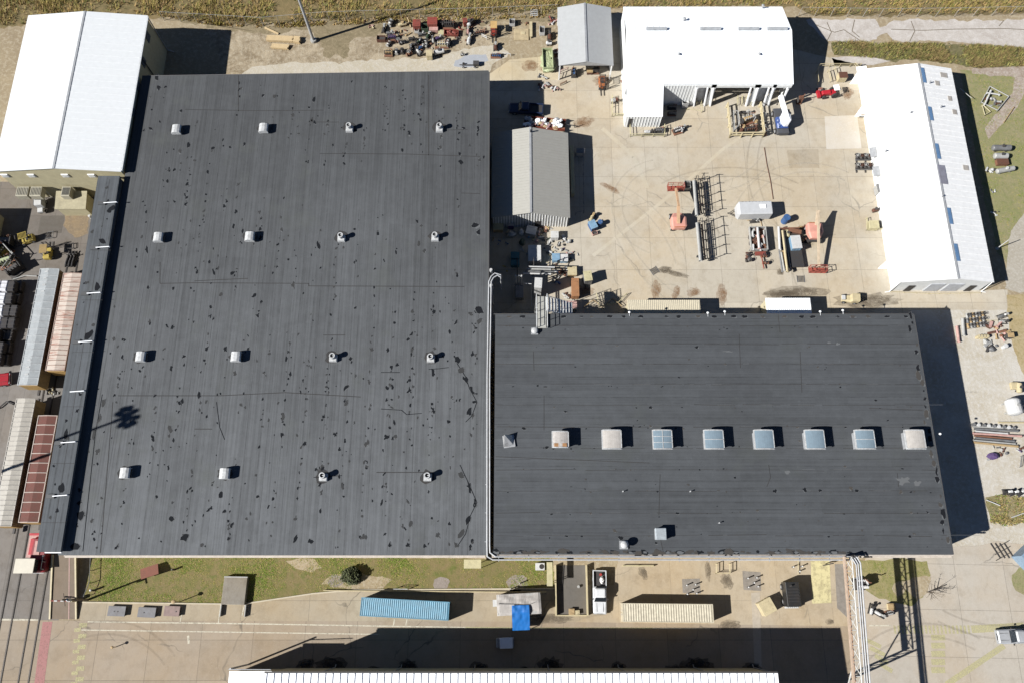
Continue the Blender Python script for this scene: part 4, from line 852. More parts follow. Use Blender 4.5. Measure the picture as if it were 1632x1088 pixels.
# ================================================================== BOXCARS AND CONTAINERS
def boxcar(label, x0, x1, y0, y1, z, roof, side, ribs, rib_mat, panels=False, rustp=False):
    t = thing('boxcar', label, 'boxcar', ((x0 + x1) / 2, (y0 + y1) / 2, 0), 0, 'boxcars on the two tracks'); L = y1 - y0; Wd = x1 - x0
    m = MB(); m.box(0, 0, (1.1 + z - .1) / 2 + 0, Wd - .1, L - .2, z - 1.25)
    for k in range(int(L / .8)): m.box(0, -L / 2 + .5 + k * .8, (z + 1.0) / 2, Wd + .02, .12, z - 1.3)
    m.build('body', side, t)
    m = MB(); h = Wd / 2
    m.add([(-h, -L / 2, z - .12), (0, -L / 2, z + .06), (h, -L / 2, z - .12), (-h, L / 2, z - .12), (0, L / 2, z + .06), (h, L / 2, z - .12)], [(0, 1, 4, 3), (1, 2, 5, 4), (2, 1, 0), (3, 4, 5), (0, 3, 5, 2)])
    m.build('roof', roof, t)
    m = MB()
    for k in range(ribs + 1):
        y = -L / 2 + .06 + (L - .12) * k / ribs
        m.cyl((-h, y, z - .09), (0, y, z + .09), .07, 5); m.cyl((0, y, z + .09), (h, y, z - .09), .07, 5)
    for s in (-1, 1): m.box(s * h, 0, z - .12, .1, L, .14)
    m.build('roof_rib', rib_mat, t)
    if panels:
        m = MB()
        for k in range(ribs):
            if 3 < k < ribs - 4 or k == 0: continue
            y = -L / 2 + L * (k + .5) / ribs; m.box(-.35, y, z + .07, .5, .22, .05, .15)
        m.build('roof_plate', vw, t)
    m = MB(); m.box(0, 0, .95, 1.9, L - .6, .3)
    m.build('underframe', dkst, t)
    for s in (-1, 1):
        m = MB()
        for a in (-.9, .9):
            for w_ in (-.75, .75): m.wheel((w_, s * (L / 2 - 2) + a, .5), .45, .13) if False else m.cyl((w_ - .07, s * (L / 2 - 2) + a, .5), (w_ + .07, s * (L / 2 - 2) + a, .5), .45, 12)
        m.box(0, s * (L / 2 - 2), .5, 2.0, 2.2, .25); m.build('bogie', dkst, t)
        m = MB(); m.box(0, s * (L / 2 + .35), .85, .3, .8, .3); m.build('coupler', dkst, t)
    m = MB(); m.box(0, -L / 2 + .04, (z + 1) / 2, Wd - .2, .12, z - 1.6); m.build('end_wall', M('ochre end', PH(212, 170, 96), .7, 0, .3), t)
rr_ = NB('rust streaked roof'); a_ = rr_.noise(1.0, 6, .7, vec=rr_.mapped((.35, 5.5, 1))); b_ = rr_.noise(.25, 3, .5)
rr_c = rr_.mix(rr_.ramp(rr_.math('ADD', rr_.math('MULTIPLY', a_, .6), rr_.math('MULTIPLY', b_, .4)), .50, .60), PH(222, 208, 194), PH(170, 98, 74)); rustroof = rr_.out(rr_c, .75)
boxcar('grey boxcar with a pale ribbed metal roof and an ochre end wall', P(64, 428, 4.1).x, P(94, 428, 4.1).x, P(46, 613, 4.1).y, P(80, 428, 4.1).y, 4.1, M('pale grey roof car', PH(196, 202, 204), .45, .1, .15), M('tan car side', PH(176, 150, 110), .7, 0, .3), 17, M('grey rib', PH(216, 220, 222), .5), True)
boxcar('rust streaked pale boxcar beside the dark dock roof', P(101, 435, 4.0).x, P(101, 435, 4.0).x + 2.8, P(88, 590, 4.0).y, P(114, 435, 4.0).y, 4.0, rustroof, M('rust side', PH(150, 96, 78), .8, 0, .4), 20, M('rusty rib', PH(206, 178, 164), .6, 0, .4))
boxcar('cream ribbed roof boxcar, southmost on the west track', P(26, 634, 4.1).x, P(56, 634, 4.1).x, P(10, 838, 4.1).y, P(41, 634, 4.1).y, 4.1, M('cream roof car', PH(206, 200, 188), .5, 0, .15), M('tan car side', PH(176, 150, 110)), 26, M('cream rib', PH(220, 214, 204), .5))
boxcar('brown red boxcar with white roof ribs next to the dock roof', P(61, 661, 4.0).x, P(91, 661, 4.0).x, P(48, 832, 4.0).y, P(76, 661, 4.0).y, 4.0, M('brown red roof', PH(122, 62, 50), .8, 0, .3), M('brown red side', PH(110, 56, 46), .8, 0, .3), 11, M('whitewashed rib', PH(226, 208, 196), .6, 0, .2))
def container(label, u, v, L, deg, top, side, pitch=.28, W=2.44, H=2.6):
    c = P(u, v, H); t = thing('container', label, 'container', (c.x, c.y, 0), deg, 'containers on the front pavement')
    m = MB(); m.box(0, 0, H / 2 + .04, L - .16, W - .12, H - .24)
    n = int(L / .3)
    for k in range(n):
        x = -L / 2 + .25 + k * (L - .5) / (n - 1)
        for s in (-1, 1): m.box(x, s * (W / 2 - .05), H / 2, .14, .07, H - .3)
    m.build('body', side, t)
    m = MB(); n = int((L - .3) / pitch); vs = []; fs = []
    for k in range(n * 2 + 1):
        x = -L / 2 + .15 + (L - .3) * k / (n * 2); z = H - .05 + (.05 if k % 2 else 0)
        vs += [(x, -W / 2 + .08, z), (x, W / 2 - .08, z)]
    for k in range(n * 2): fs.append((2 * k, 2 * k + 2, 2 * k + 3, 2 * k + 1))
    m.add(vs, fs); m.build('roof', top, t)
    m = MB()
    for s in (-1, 1):
        m.box(0, s * (W / 2 - .05), H - .04, L, .11, .11); m.box(0, s * (W / 2 - .05), .09, L, .11, .16)
        m.box(s * (L / 2 - .06), 0, H - .04, .12, W - .22, .11)
        for q in (-1, 1): m.box(s * (L / 2 - .075), q * (W / 2 - .075), H / 2, .152, .152, H)
    m.build('frame', top, t)
    for q in (-1, 1):
        m = MB(); m.box(-L / 2 + .03, q * W / 4, H / 2, .06, W / 2 - .16, H - .3); d = m.build('door', side, t)
        m = MB(); m.cyl((-L / 2 - .03, q * .3, .3), (-L / 2 - .03, q * .3, H - .3), .025, 6); m.build('lock_bar', galv, d)
lblue = M('light blue paint', PH(116, 176, 204), .5, 0, .25); cont_c = M('cream paint', PH(236, 226, 200), .5, 0, .25)
container('light blue ribbed shipping container on the front pavement', 645, 969.5, 12.2, -2.9, lblue, lblue)
container('cream ribbed shipping container on the sandy apron', 1065, 976, 12.4, -.6, cont_c, cont_c, .34)
c = P(1632, 872, 2.6)
t = thing('container', 'steel blue container roof cut by the right edge of the picture', 'container', (c.x + 2.6, c.y - .2, 0), 38)
m = MB(); m.box(0, 0, 1.25, 6, 2.4, 2.5); m.build('body', M('steel blue', PH(150, 178, 202), .5), t)
m = MB(); m.box(0, 0, 2.54, 6.1, 2.5, .1)
for k in range(4): m.box(0, -.9 + k * .6, 2.62, 6.0, .12, .06)
m.build('roof', M('steel blue', PH(150, 178, 202)), t)
# ================================================================== VEHICLES AND MACHINES
def wheels(t, xs, hw, r, wd=.24, nm='wheel'):
    for x in xs:
        for s in (-1, 1):
            m = MB(); m.wheel((x, s * hw, r), r, wd); wo = m.build(nm, blk, t)
            m = MB(); m.wheel((x, s * (hw + wd / 2), r), r * .55, .04, 10); m.build('rim', galv, wo)
def pickup(label, loc, deg, col, load=None, dark_bed=True):
    t = thing('pickup_truck', label, 'pickup', loc, deg)
    m = MB(); m.loft([(2.85, .78, .70, .5, .85), (2.7, .92, .82, .42, .98), (1.2, .95, .88, .42, 1.06), (1.1, .95, .9, .42, 1.1), (-.55, .95, .92, .42, 1.12), (-.6, .95, .92, .42, 1.08)]); m.build('body', col, t)
    m = MB(); m.loft([(.72, .74, .64, 1.1, 1.62), (.5, .78, .68, 1.1, 1.76), (-.35, .78, .68, 1.1, 1.78), (-.5, .78, .68, 1.1, 1.7)]); m.build('cab_roof', col, t)
    m = MB(); m.quad((1.22, -.80, 1.09), (1.22, .80, 1.09), (.72, .66, 1.62), (.72, -.66, 1.62)); m.build('windshield', glass, t)
    m = MB(); m.box(-.62, 0, 1.4, .05, 1.25, .4); m.build('rear_window', glass, t)
    for s in (-1, 1):
        m = MB(); m.box(.1, s * .785, 1.38, 1.0, .04, .4, 0, -s * .12); m.build('side_window', glass, t)
        m = MB(); m.box(.95, s * 1.06, 1.12, .14, .2, .16); m.build('mirror', blk, t)
        m = MB(); m.box(2.78, s * .66, .82, .14, .3, .16); m.build('headlight', vw, t)
    m = MB(); m.box(-1.75, 0, .62, 2.3, 1.85, .3); m.box(-1.75, .9, .92, 2.3, .1, .42); m.box(-1.75, -.9, .92, 2.3, .1, .42); m.box(-.68, 0, .92, .1, 1.8, .42); m.build('bed', col, t)
    m = MB(); m.box(-1.78, 0, .79, 2.1, 1.66, .04); m.build('bed_floor', dkst if dark_bed else M('bed grey', (.25, .25, .26)), t)
    m = MB(); m.box(-2.9, 0, .9, .1, 1.85, .45); m.build('tailgate', col, t)
    m = MB(); m.box(1.25, 0, 1.09, .05, 1.7, .02); m.box(.25, .955, .85, .02, .02, .5); m.box(.25, -.955, .85, .02, .02, .5); m.box(2.0, .45, 1.045, 1.2, .03, .02); m.box(2.0, -.45, 1.045, 1.2, .03, .02); m.box(2.86, 0, .78, .06, .9, .2); m.build('trim', blk, t)
    m = MB(); m.box(2.85, 0, .5, .16, 1.8, .2); m.box(-2.98, 0, .5, .14, 1.8, .2); m.build('bumper', galv, t)
    wheels(t, (1.85, -1.75), .84, .38)
    return t
pk_white = M('car white', (.50, .51, .52), .3, 0, .12)
pickup('white pickup truck with a loaded bed parked beside the concrete ramp pit', P(956, 943, 1.0).xy.to_3d(), -91, pk_white)
c = P(955, 925, .8); rg = random.Random(3)
tag(MB().ball((c.x + .35, c.y + .1, 1.1), (.3, .55, .3), 9, 6, .2, 1).build('white_sack', M('sack white', (.7, .68, .66), .8)), 'crumpled white sack lying in the bed of the white pickup', 'sack')
c = P(957, 915, .8); m = MB(); m.cyl((c.x, c.y, .82), (c.x, c.y, 1.15), .18, 10); m.cyl((c.x, c.y, 1.15), (c.x, c.y, 1.2), .19, 10); tag(m.build('bucket', M('red plastic', PH(196, 44, 40))), 'red bucket in the bed of the white pickup', 'bucket')
navy = M('navy paint', (.010, .022, .06), .3, 0, .1)
t0 = pickup('dark blue pickup truck half in the shade beside the big warehouse', P(838, 172, 1.0).xy.to_3d(), 176, navy)
pickup('silver pickup truck at the right edge beside the yellow crossing', P(1624, 1013, 1.0).xy.to_3d(), 182, M('car silver', (.34, .35, .36), .3, .2, .15))
# small van in the shade of the tall south building
t = thing('utility_cart', 'pale roofed utility cart alone in the shadow on the front road', 'utility cart', P(805, 1024, 1.8).xy.to_3d(), 2)
m = MB(); m.loft([(-1.25, .6, .55, .3, .8), (-1.1, .66, .6, .25, .95), (-.4, .66, .6, .25, .9), (1.2, .66, .6, .25, .85)]); m.build('body', M('cart grey', (.3, .31, .33)), t)
m = MB(); m.box(.15, 0, 1.88, 1.75, 1.4, .08); m.build('roof', M('cart roof', (.75, .76, .78), .5, 0, .1), t, bevel=.03)
m = MB()
for x in (-.65, .95):
    for y in (-.6, .6): m.cyl((x, y, .8), (x, y, 1.86), .035, 6)
m.build('post', dkst, t)
m = MB(); m.box(.2, 0, .75, .5, 1.1, .3); m.box(.5, 0, 1.05, .12, 1.1, .5); m.build('seat', blk, t)
wheels(t, (-.8, .8), .6, .26, .18)
def forklift(label, loc, deg, col, roof, seatc=blk, roof_open=False, cat='forklift'):
    t = thing('forklift', label, cat, loc, deg)
    m = MB(); m.loft([(-1.35, .5, .45, .45, 1.0), (-1.2, .58, .52, .3, 1.15), (-.5, .58, .55, .25, 1.15), (-.3, .55, .52, .25, .75), (.7, .52, .5, .25, .7)]); m.build('body', col, t)
    m = MB()
    for x in (-.85, .55):
        for s in (-1, 1): m.cyl((x, s * .5, .8), (x * .9, s * .45, 2.12), .045, 6)
    m.build('guard_post', dkst, t)
    m = MB()
    if roof_open:
        for k in range(7): m.box(-.75 + k * .2, 0, 2.15, .06, 1.0, .06)
        for s in (-1, 1): m.box(-.15, s * .5, 2.15, 1.4, .07, .07)
    else: m.box(-.15, 0, 2.17, 1.5, 1.15, .07)
    m.build('overhead_guard', roof, t)
    m = MB(); m.box(-.35, 0, .95, .5, .5, .2); m.box(-.6, 0, 1.2, .12, .5, .5); m.build('seat', seatc, t)
    m = MB()
    for s in (-1, 1): m.box(.95, s * .33, 1.15, .12, .1, 2.2)
    for z in (.4, 1.2, 2.2): m.box(.95, 0, z, .1, .66, .1)
    m.build('mast', dkst, t)
    for s in (-1, 1): m = MB(); m.box(1.5, s * .28, .12, 1.05, .11, .05); m.build('fork', dkst, t)
    wheels(t, (.6, -.95), .52, .3, .2)
    return t
yel = M('machine yellow', PH(214, 188, 84), .5, 0, .25); redm = M('machine red', PH(176, 62, 48), .5, 0, .25); orm = M('machine orange', PH(206, 122, 66), .55, 0, .3)
forklift('yellow forklift facing north on the asphalt between pallet racks and boxcars', P(75, 400, 1).xy.to_3d(), 95, yel, M('guard tan', PH(180, 150, 90)))
forklift('old yellow forklift with an open roof cage west of the other', P(40, 381, 1).xy.to_3d(), 200, yel, yel, roof_open=True)
forklift('dark red forklift with a tan roof in the north scrap yard', P(787, 48, 1).xy.to_3d(), -90, redm, M('tan roof lift', PH(238, 196, 128), .6), redm)
forklift('rusty orange forklift with a black mast in front of the grey canopy', P(960, 132, 1).xy.to_3d(), -88, orm, dkst, roof_open=True)
def boom_lift(label, loc, deg, col, boom, reach, rise, elbow, cat='boom lift', bdeg=0, boomc=None):
    t = thing('boom_lift', label, cat, loc, deg); bc = boomc or col; t.scale = (1.1, 1.1, 1.1)
    m = MB(); m.box(0, 0, .62, 2.5, 1.5, .4); m.build('chassis', dkst, t, bevel=.04)
    wheels(t, (.95, -.95), .88, .42, .3)
    m = MB(); m.loft([(-1.5, .85, .7, .9, 1.5), (-1.2, 1.12, .95, .85, 1.75), (.2, 1.12, .95, .85, 1.8), (1.0, .7, .6, .85, 1.4)]); m.build('turntable', col, t)
    m = MB(); m.box(-1.25, 0, 1.55, .35, 1.55, .2); m.build('counterweight', orm, t)
    m = MB(); p = Vector((-.9, .15, 1.8)); e = Vector((elbow[0], .15, elbow[1])); q = Vector((reach, 0.05, rise))
    for a, b, r in ((p, e, .2), (e, q, .15)): 
        d = b - a; m.box(*((a + b) / 2), d.length, r * 2, r * 2, 0, 0, -math.atan2(d.z, d.x))
    m.build('boom', bc, t)
    m = MB(); bx, bz = reach + .35, rise - .7
    m.box(bx, 0, bz, .85, 2.4, .06)
    for z in (.55, 1.05):
        for s in (-1, 1): m.box(bx, s * 1.2, bz + z, .85, .06, .06); m.box(bx + s * .42, 0, bz + z, .06, 2.4, .06)
    for x in (-.4, .4):
        for y in (-1.2, -.4, .4, 1.2): m.box(bx + x, y, bz + .52, .05, .05, 1.05)
    m.build('basket', M('basket red', PH(190, 92, 74), .6, 0, .3), t)
    return t
salmon = M('faded red', PH(246, 178, 160), .5, 0, .12)
boom_lift('faded red boom lift with its basket raised toward the north beside the long pipe racks', P(1080, 352, 1).xy.to_3d(), 92, salmon, salmon, 4.6, 2.3, (1.4, 2.9), boomc=M('boom tan', PH(232, 190, 150), .5))
boom_lift('faded red boom lift with a long cream boom and its basket down at the south', P(1297, 372, 1).xy.to_3d(), -91, salmon, salmon, 5.4, 1.2, (-2.6, 3.1), boomc=M('boom cream', PH(236, 214, 184), .5))
# yard crane with blue carrier and white boom
t = thing('yard_crane', 'small yard crane with a blue deck and a thick white boom', 'crane', P(1245, 193, 1).xy.to_3d(), 92)
m = MB(); m.box(0, 0, .75, 5.0, 2.0, .5); m.box(-2.1, 0, 1.1, .9, 1.9, .4); m.build('chassis', M('chassis dark', (.05, .055, .065), .6), t, bevel=.05)
wheels(t, (1.7, -1.7), 1.0, .5, .35)
bl = M('machine blue', PH(60, 96, 172), .45, 0, .25)
m = MB(); m.loft([(-1.6, .9, .8, 1.0, 1.4), (-.9, 1.0, .9, 1.0, 1.7), (.4, 1.0, .9, 1.0, 1.6), (.6, .9, .8, 1.0, 1.3)]); m.build('deck', bl, t)
m = MB()
for k in range(9): m.ball((rg.uniform(-1.4, .3), rg.uniform(-.2, 1.0), 1.65), (.16, .16, .12), 7, 5)
m.build('valve_block', M('pale blue fitting', PH(170, 190, 226)), t)
m = MB(); m.loft([(-1.5, .3, .25, 1.6, 2.4), (-.9, .75, .6, 1.6, 2.7), (.2, .75, .6, 1.6, 2.7), (.9, .4, .3, 1.7, 2.5)]); m.v = [(x, y - .35, z) for x, y, z in m.v]; m.build('cab', white, t)
m = MB(); m.box(.2, -.45, 2.72, .7, .6, .05); m.build('cab_window', glass, t)
m = MB(); d = Vector((3.6, .55, .7)); m.box(1.4, -.1, 2.75, 4.4, .62, .6, .17, 0, -.12, 1.0); m.build('boom', white, t)
m = MB(); m.cyl((3.3, .2, 2.6), (3.3, .2, 1.0), .03, 5); m.ball((3.3, .2, .95), (.14, .14, .2), 8, 6); m.build('hook', dkst, t)
# small red tractor
t = thing('tractor', 'small red tractor with a white canopy near the east workshop', 'tractor', P(1325, 146, 1).xy.to_3d(), 187)
m = MB(); m.loft([(1.6, .3, .25, .6, 1.0), (1.5, .36, .3, .5, 1.1), (.2, .38, .32, .5, 1.15), (.1, .5, .4, .5, .9), (-.8, .5, .42, .5, .9)]); m.build('body', M('bright red', PH(206, 44, 58), .4, 0, .1), t)
m = MB(); m.box(-.55, 0, 2.0, 1.0, 1.1, .08); m.build('canopy', white, t, bevel=.03)
m = MB()
for s in (-1, 1): m.cyl((-.9, s * .45, .8), (-.9, s * .45, 2), .04, 6)
m.build('post', dkst, t)
m = MB(); m.box(2.1, 0, .5, .5, 1.3, .5); m.box(1.8, .35, .6, .7, .08, .1); m.box(1.8, -.35, .6, .7, .08, .1); m.build('loader', M('bright red', PH(206, 44, 58)), t)
for x, r in ((-.6, .6), (1.2, .38)):
    for s in (-1, 1): m = MB(); m.wheel((x, s * .68, r), r, .28); m.build('wheel', blk, t)
# rail car mover on the east track
t = thing('rail_tractor', 'red rail car mover with a square cream cab roof at the end of the boxcars', 'rail tractor', (-66.9, 5.4, 0), 90)
rdm = M('mover red', PH(158, 24, 40), .45, 0, .25)
m = MB(); m.loft([(-1.6, .9, .8, .5, 1.2), (-1.4, 1.1, 1.0, .5, 1.5), (.2, 1.15, 1.0, .5, 1.5)]); m.loft([(.1, 1.1, 1.0, .6, 1.9), (2.9, 1.0, .9, .6, 1.9), (3.3, .8, .7, .6, 1.6)]); m.build('body', rdm, t)
m = MB(); m.box(-.8, .9, 2.2, 1.8, 1.9, 1.4); m.build('cab', M('cab glass', (.03, .035, .04), .2), t)
m = MB(); m.box(-.8, .95, 3.0, 2.0, 2.75, .12); m.build('cab_roof', M('cream roof mover', PH(240, 232, 212), .6, 0, .08), t, bevel=.04)
m = MB(); m.box(1.7, .2, 1.95, 1.9, .8, .1); m.build('hood_stripe', M('pale hood', PH(224, 170, 160), .5), t)
m = MB()
for x in (-1.2, -.2, .6): m.cyl((x, -1.0, 1.5), (x, -1.0, 2.3), .04, 5)
m.cyl((-1.2, -1.0, 2.3), (.6, -1.0, 2.3), .04, 5); m.cyl((-1.7, -.8, 1.0), (-1.7, .8, 1.0), .05, 5); m.build('handrail', vw, t)
for x in (-1.0, 1.8):
    for s in (-1, 1): m = MB(); m.wheel((x, s * .75, .5), .5, .2); m.build('wheel', blk, t)
# trailers
t = thing('cargo_trailer', 'grey enclosed cargo trailer with a white roof hatch and a tongue at its west end', 'trailer', P(1205, 331, 2.4).xy.to_3d(), 1)
m = MB(); L = 5.2; m.loft([(-L / 2 - .35, .85, .8, .6, 2.0), (-L / 2, 1.15, 1.08, .5, 2.45), (L / 2 - .1, 1.15, 1.08, .5, 2.5), (L / 2, 1.1, 1.05, .5, 2.45)]); m.build('body', M('trailer grey', PH(224, 226, 228), .45, 0, .1), t)
m = MB(); m.box(1.1, .15, 2.55, .95, .7, .12); m.build('roof_hatch', white, t, bevel=.03)
m = MB()
for k in range(9): m.box(-2.2 + k * .55, 1.0, 2.49, .12, .1, .04)
m.build('roof_rivet', galv, t)
m = MB()
for s in (-1, 1): m.cyl((-L / 2 - .2, s * .7, .5), (-L / 2 - 1.4, 0, .5), .06, 6)
m.ball((-L / 2 - 1.45, 0, .55), (.12, .12, .1), 7, 5); m.build('tongue', dkst, t)
wheels(t, (.2, .95), 1.05, .35, .22)
t = thing('trash_trailer', 'flat trailer heaped with white scrap along the north wall of the grey shed', 'trailer', P(868, 198, .8).xy.to_3d(), -6)
m = MB(); m.box(0, 0, .6, 7.0, 1.9, .2); m.build('deck', rust, t)
m = MB()
for s in (-1, 1): m.box(0, s * .95, 1.0, 7.0, .06, .6)
m.build('side_rail', M('rail red', PH(160, 72, 52), .7, 0, .3), t)
m = MB(); m.cyl((3.5, .5, .55), (5.3, .3, .55), .07, 6); m.cyl((5.1, .3, .1), (5.1, .3, 1.3), .06, 6); m.build('tongue', dkst, t)
wheels(t, (-.6, .5), 1.05, .35, .22)
base = t.location
for k in range(44):
    x = -3.3 + rg.random() * 6.2; y = rg.uniform(-.75, .75); m = MB()
    if k % 3: m.ball((0, 0, 0), (rg.uniform(.3, .6), rg.uniform(.25, .45), rg.uniform(.15, .3)), 7, 5, .3, k)
    else: m.box(0, 0, 0, rg.uniform(.4, 1.1), rg.uniform(.15, .5), rg.uniform(.06, .25), rg.uniform(0, 3), rg.uniform(-.4, .4))
    mt = (white, white, M('scrap tan', PH(214, 190, 150), .8), M('scrap pink', PH(216, 170, 168), .8), white, galv)[k % 6]
    o = m.build('scrap_piece', mt); o.location = (base.x + x, base.y + y - x * .1, .95 + rg.uniform(0, .5)); tag(o, 'pale scrap piece in the heap on the flat trailer', 'scrap', 'scrap heaped on the flat trailer')
# ------------------------------------------------------------------ small yard equipment
CL = dict(grey=M('eq grey', PH(150, 152, 154), .5, .2, .35), dgrey=M('eq dark grey', PH(84, 84, 86), .6, .2, .4), lgrey=M('eq light grey', PH(206, 206, 202), .5, .1, .2), white=M('eq white', PH(232, 232, 230), .5, 0, .12),
    red=M('eq red', PH(164, 66, 54), .65, 0, .45), rust=rust, brown=M('eq brown', PH(112, 66, 48), .8, 0, .4), blue=M('eq blue', PH(64, 112, 170), .5, 0, .25), lblue=M('eq light blue', PH(150, 190, 220), .5, 0, .2), cream=M('eq cream', PH(230, 214, 172), .6, 0, .2),
    tan=M('eq tan', PH(206, 176, 128), .7, 0, .25), green=M('eq green', PH(70, 96, 74), .6, 0, .35), black=M('eq black', (.02, .02, .022), .6, 0, .2), yellow=yel, orange=M('eq orange', PH(192, 134, 88), .7, 0, .3), teal=M('eq teal', PH(60, 130, 140), .6, 0, .25), pink=M('eq pink', PH(226, 180, 170), .6, 0, .25), wood=M('eq wood', PH(196, 166, 120), .8, 0, .3), purple=M('eq purple', PH(96, 72, 128), .8, 0, .2), gold=M('pale gold', PH(226, 216, 172), .6, 0, .2), palegreen=M('pale green', PH(196, 206, 160), .6, 0, .15))
def at(u, v, z=0): c = P(u, v, z); return (c.x, c.y, 0.03)
def pump(u, v, label, L=1.6, W=.8, c1='grey', c2='dgrey', deg=0, seed=0, cat='pump', name='pump', h=1.0, group=None):
    """skid with a motor, a volute, flanges and pipework"""
    r = random.Random(seed * 7 + int(u)); t = thing(name, label, cat, at(u, v, h / 2), deg, group)
    m = MB()
    for s in (-1, 1): m.box(0, s * W * .38, .08, L, .1, .16)
    for k in range(3): m.box(-L * .4 + k * L * .4, 0, .10, .1, W * .8, .1)
    m.build('skid', CL['dgrey'], t)
    m = MB(); rm = W * .3 * r.uniform(.85, 1.15); m.cyl((-L * .42, 0, .18 + rm), (L * .05, 0, .18 + rm), rm, 12); m.cyl((-L * .48, 0, .18 + rm), (-L * .42, 0, .18 + rm), rm * .8, 12)
    for k in range(5): m.cyl((-L * .36 + k * L * .08, 0, .18 + rm), (-L * .34 + k * L * .08, 0, .18 + rm), rm * 1.1, 12)
    m.box(-L * .2, 0, .2 + rm * 2.05, L * .16, rm * .8, rm * .4); m.build('motor', CL[c1], t)
    m = MB(); rv = W * .36; m.cyl((L * .22, -W * .14, .18 + rv), (L * .22, W * .16, .18 + rv), rv, 14); m.cyl((L * .05, 0, .18 + rv), (L * .5, 0, .18 + rv), rv * .35, 8)
    m.cyl((L * .22, 0, .18 + rv), (L * .22, 0, h), rv * .35, 8); m.cyl((L * .22, 0, h), (L * .22, 0, h + .06), rv * .6, 12); m.cyl((L * .48, 0, .18 + rv), (L * .53, 0, .18 + rv), rv * .65, 12); m.build('volute', CL[c2], t)
    return t
def valve(u, v, label, s=1.0, c1='grey', c2='dgrey', deg=0, group=None):
    t = thing('valve', label, 'valve', at(u, v, .4 * s), deg, group); z = .38 * s
    m = MB(); m.cyl((-.5 * s, 0, z), (.5 * s, 0, z), .18 * s, 10); m.ball((0, 0, z), (.3 * s, .3 * s, .32 * s), 10, 7)
    for x in (-.52, .46): m.cyl((x * s, 0, z), ((x + .07) * s, 0, z), .34 * s, 14)
    m.build('body', CL[c1], t)
    m = MB(); m.cyl((0, 0, z), (0, 0, 1.05 * s), .08 * s, 8); m.box(0, 0, .78 * s, .22 * s, .3 * s, .12 * s); m.build('bonnet', CL[c2], t)
    m = MB(); n = 12
    for i in range(n):
        a, b = 6.283 * i / n, 6.283 * (i + 1) / n; m.cyl((math.cos(a) * .32 * s, math.sin(a) * .32 * s, 1.05 * s), (math.cos(b) * .32 * s, math.sin(b) * .32 * s, 1.05 * s), .03 * s, 5)
    for a in (0, 1.57): m.cyl((-math.cos(a) * .32 * s, -math.sin(a) * .32 * s, 1.05 * s), (math.cos(a) * .32 * s, math.sin(a) * .32 * s, 1.05 * s), .025 * s, 5)
    m.build('handwheel', CL[c2], t)
def engine(u, v, label, L=1.5, W=1.0, H=1.1, c1='dgrey', c2='grey', deg=0, seed=0, cat='engine', name='engine', group=None):
    r = random.Random(seed + int(u * 3)); t = thing(name, label, cat, at(u, v, H / 2), deg, group)
    m = MB(); m.box(0, 0, .1, L, W, .2); m.build('base', CL['rust'] if seed % 2 else CL['dgrey'], t)
    m = MB(); m.box(0, 0, .2 + H * .3, L * .75, W * .5, H * .6, top=.85); m.build('block', CL[c1], t, bevel=.04)
    m = MB()
    for k in range(4): m.cyl((-L * .28 + k * L * .18, -W * .2, H * .7), (-L * .28 + k * L * .18, -W * .2, H * .98), .11, 8); m.cyl((-L * .28 + k * L * .18, W * .2, H * .6), (-L * .28 + k * L * .18, W * .34, H * .85), .09, 7)
    m.build('cylinder_head', CL[c2], t)
    m = MB(); m.cyl((-L * .48, 0, .25 + H * .3), (-L * .4, 0, .25 + H * .3), H * .3, 14); m.build('flywheel', CL['dgrey'], t)
    m = MB(); m.tube([(L * .1, W * .35, H * .75), (L * .3, W * .4, H * .8), (L * .45, W * .1, H * 1.05), (L * .45, W * .1, H * 1.3)], .07, 6); m.build('exhaust', CL['rust'], t)
    m = MB(); m.box(L * .43, 0, H * .5, .14, W * .75, H * .7); m.build('radiator', CL[c2], t)
    return t
def bin_(u, v, label, L, W, H, col, deg=0, cat='bin', name='bin', inner='black', fill=None):
    t = thing(name, label, cat, at(u, v, H), deg); th = .07
    m = MB(); m.box(0, 0, .12, L - .16, W - .16, .1)
    for s in (-1, 1): m.box(0, s * (W - th) / 2, H / 2 + .04, L, th, H); m.box(s * (L - th) / 2, 0, H / 2 + .04, th, W - 2 * th, H)
    m.build('wall', CL[col], t)
    m = MB()
    for s in (-1, 1): m.box(0, s * W / 2, H + .04, L + .1, .1, .1); m.box(s * L / 2, 0, H + .04, .1, W - .1, .1)
    m.build('rim', CL[col], t)
    if fill:
        rr = random.Random(int(u)); m = MB()
        for k in range(14): m.ball((rr.uniform(-.4, .4) * L, rr.uniform(-.38, .38) * W, H * .6), (rr.uniform(.12, .3) * W, rr.uniform(.1, .25) * W, .25), 7, 5, .3, k)
        m.build('contents', CL[fill], t)
    return t
def cabinet(u, v, label, L, W, H, col, lid=None, deg=0, cat='cabinet', name='cabinet', legs=.1):
    t = thing(name, label, cat, at(u, v, H), deg)
    m = MB(); m.box(0, 0, legs + (H - legs) / 2, L, W, H - legs)
    for k in range(int(L / .5)): m.box(-L / 2 + .3 + k * .5, 0, legs + (H - legs) / 2, .05, W + .04, (H - legs) * .8)
    m.build('body', CL[col], t, bevel=.02)
    m = MB(); m.box(0, 0, H + .04, L + .08, W + .08, .08); m.build('lid', CL[lid or col], t, bevel=.02)
    m = MB(); m.box(0, W * .3, H + .11, L * .5, .08, .05); m.box(0, -W * .3, H + .11, L * .5, .08, .05); m.build('lid_rib', CL[lid or col], t)
    m = MB()
    for s in (-1, 1): m.box(s * L * .35, 0, legs / 2, .1, W, legs)
    m.build('foot', CL['dgrey'], t)
    return t
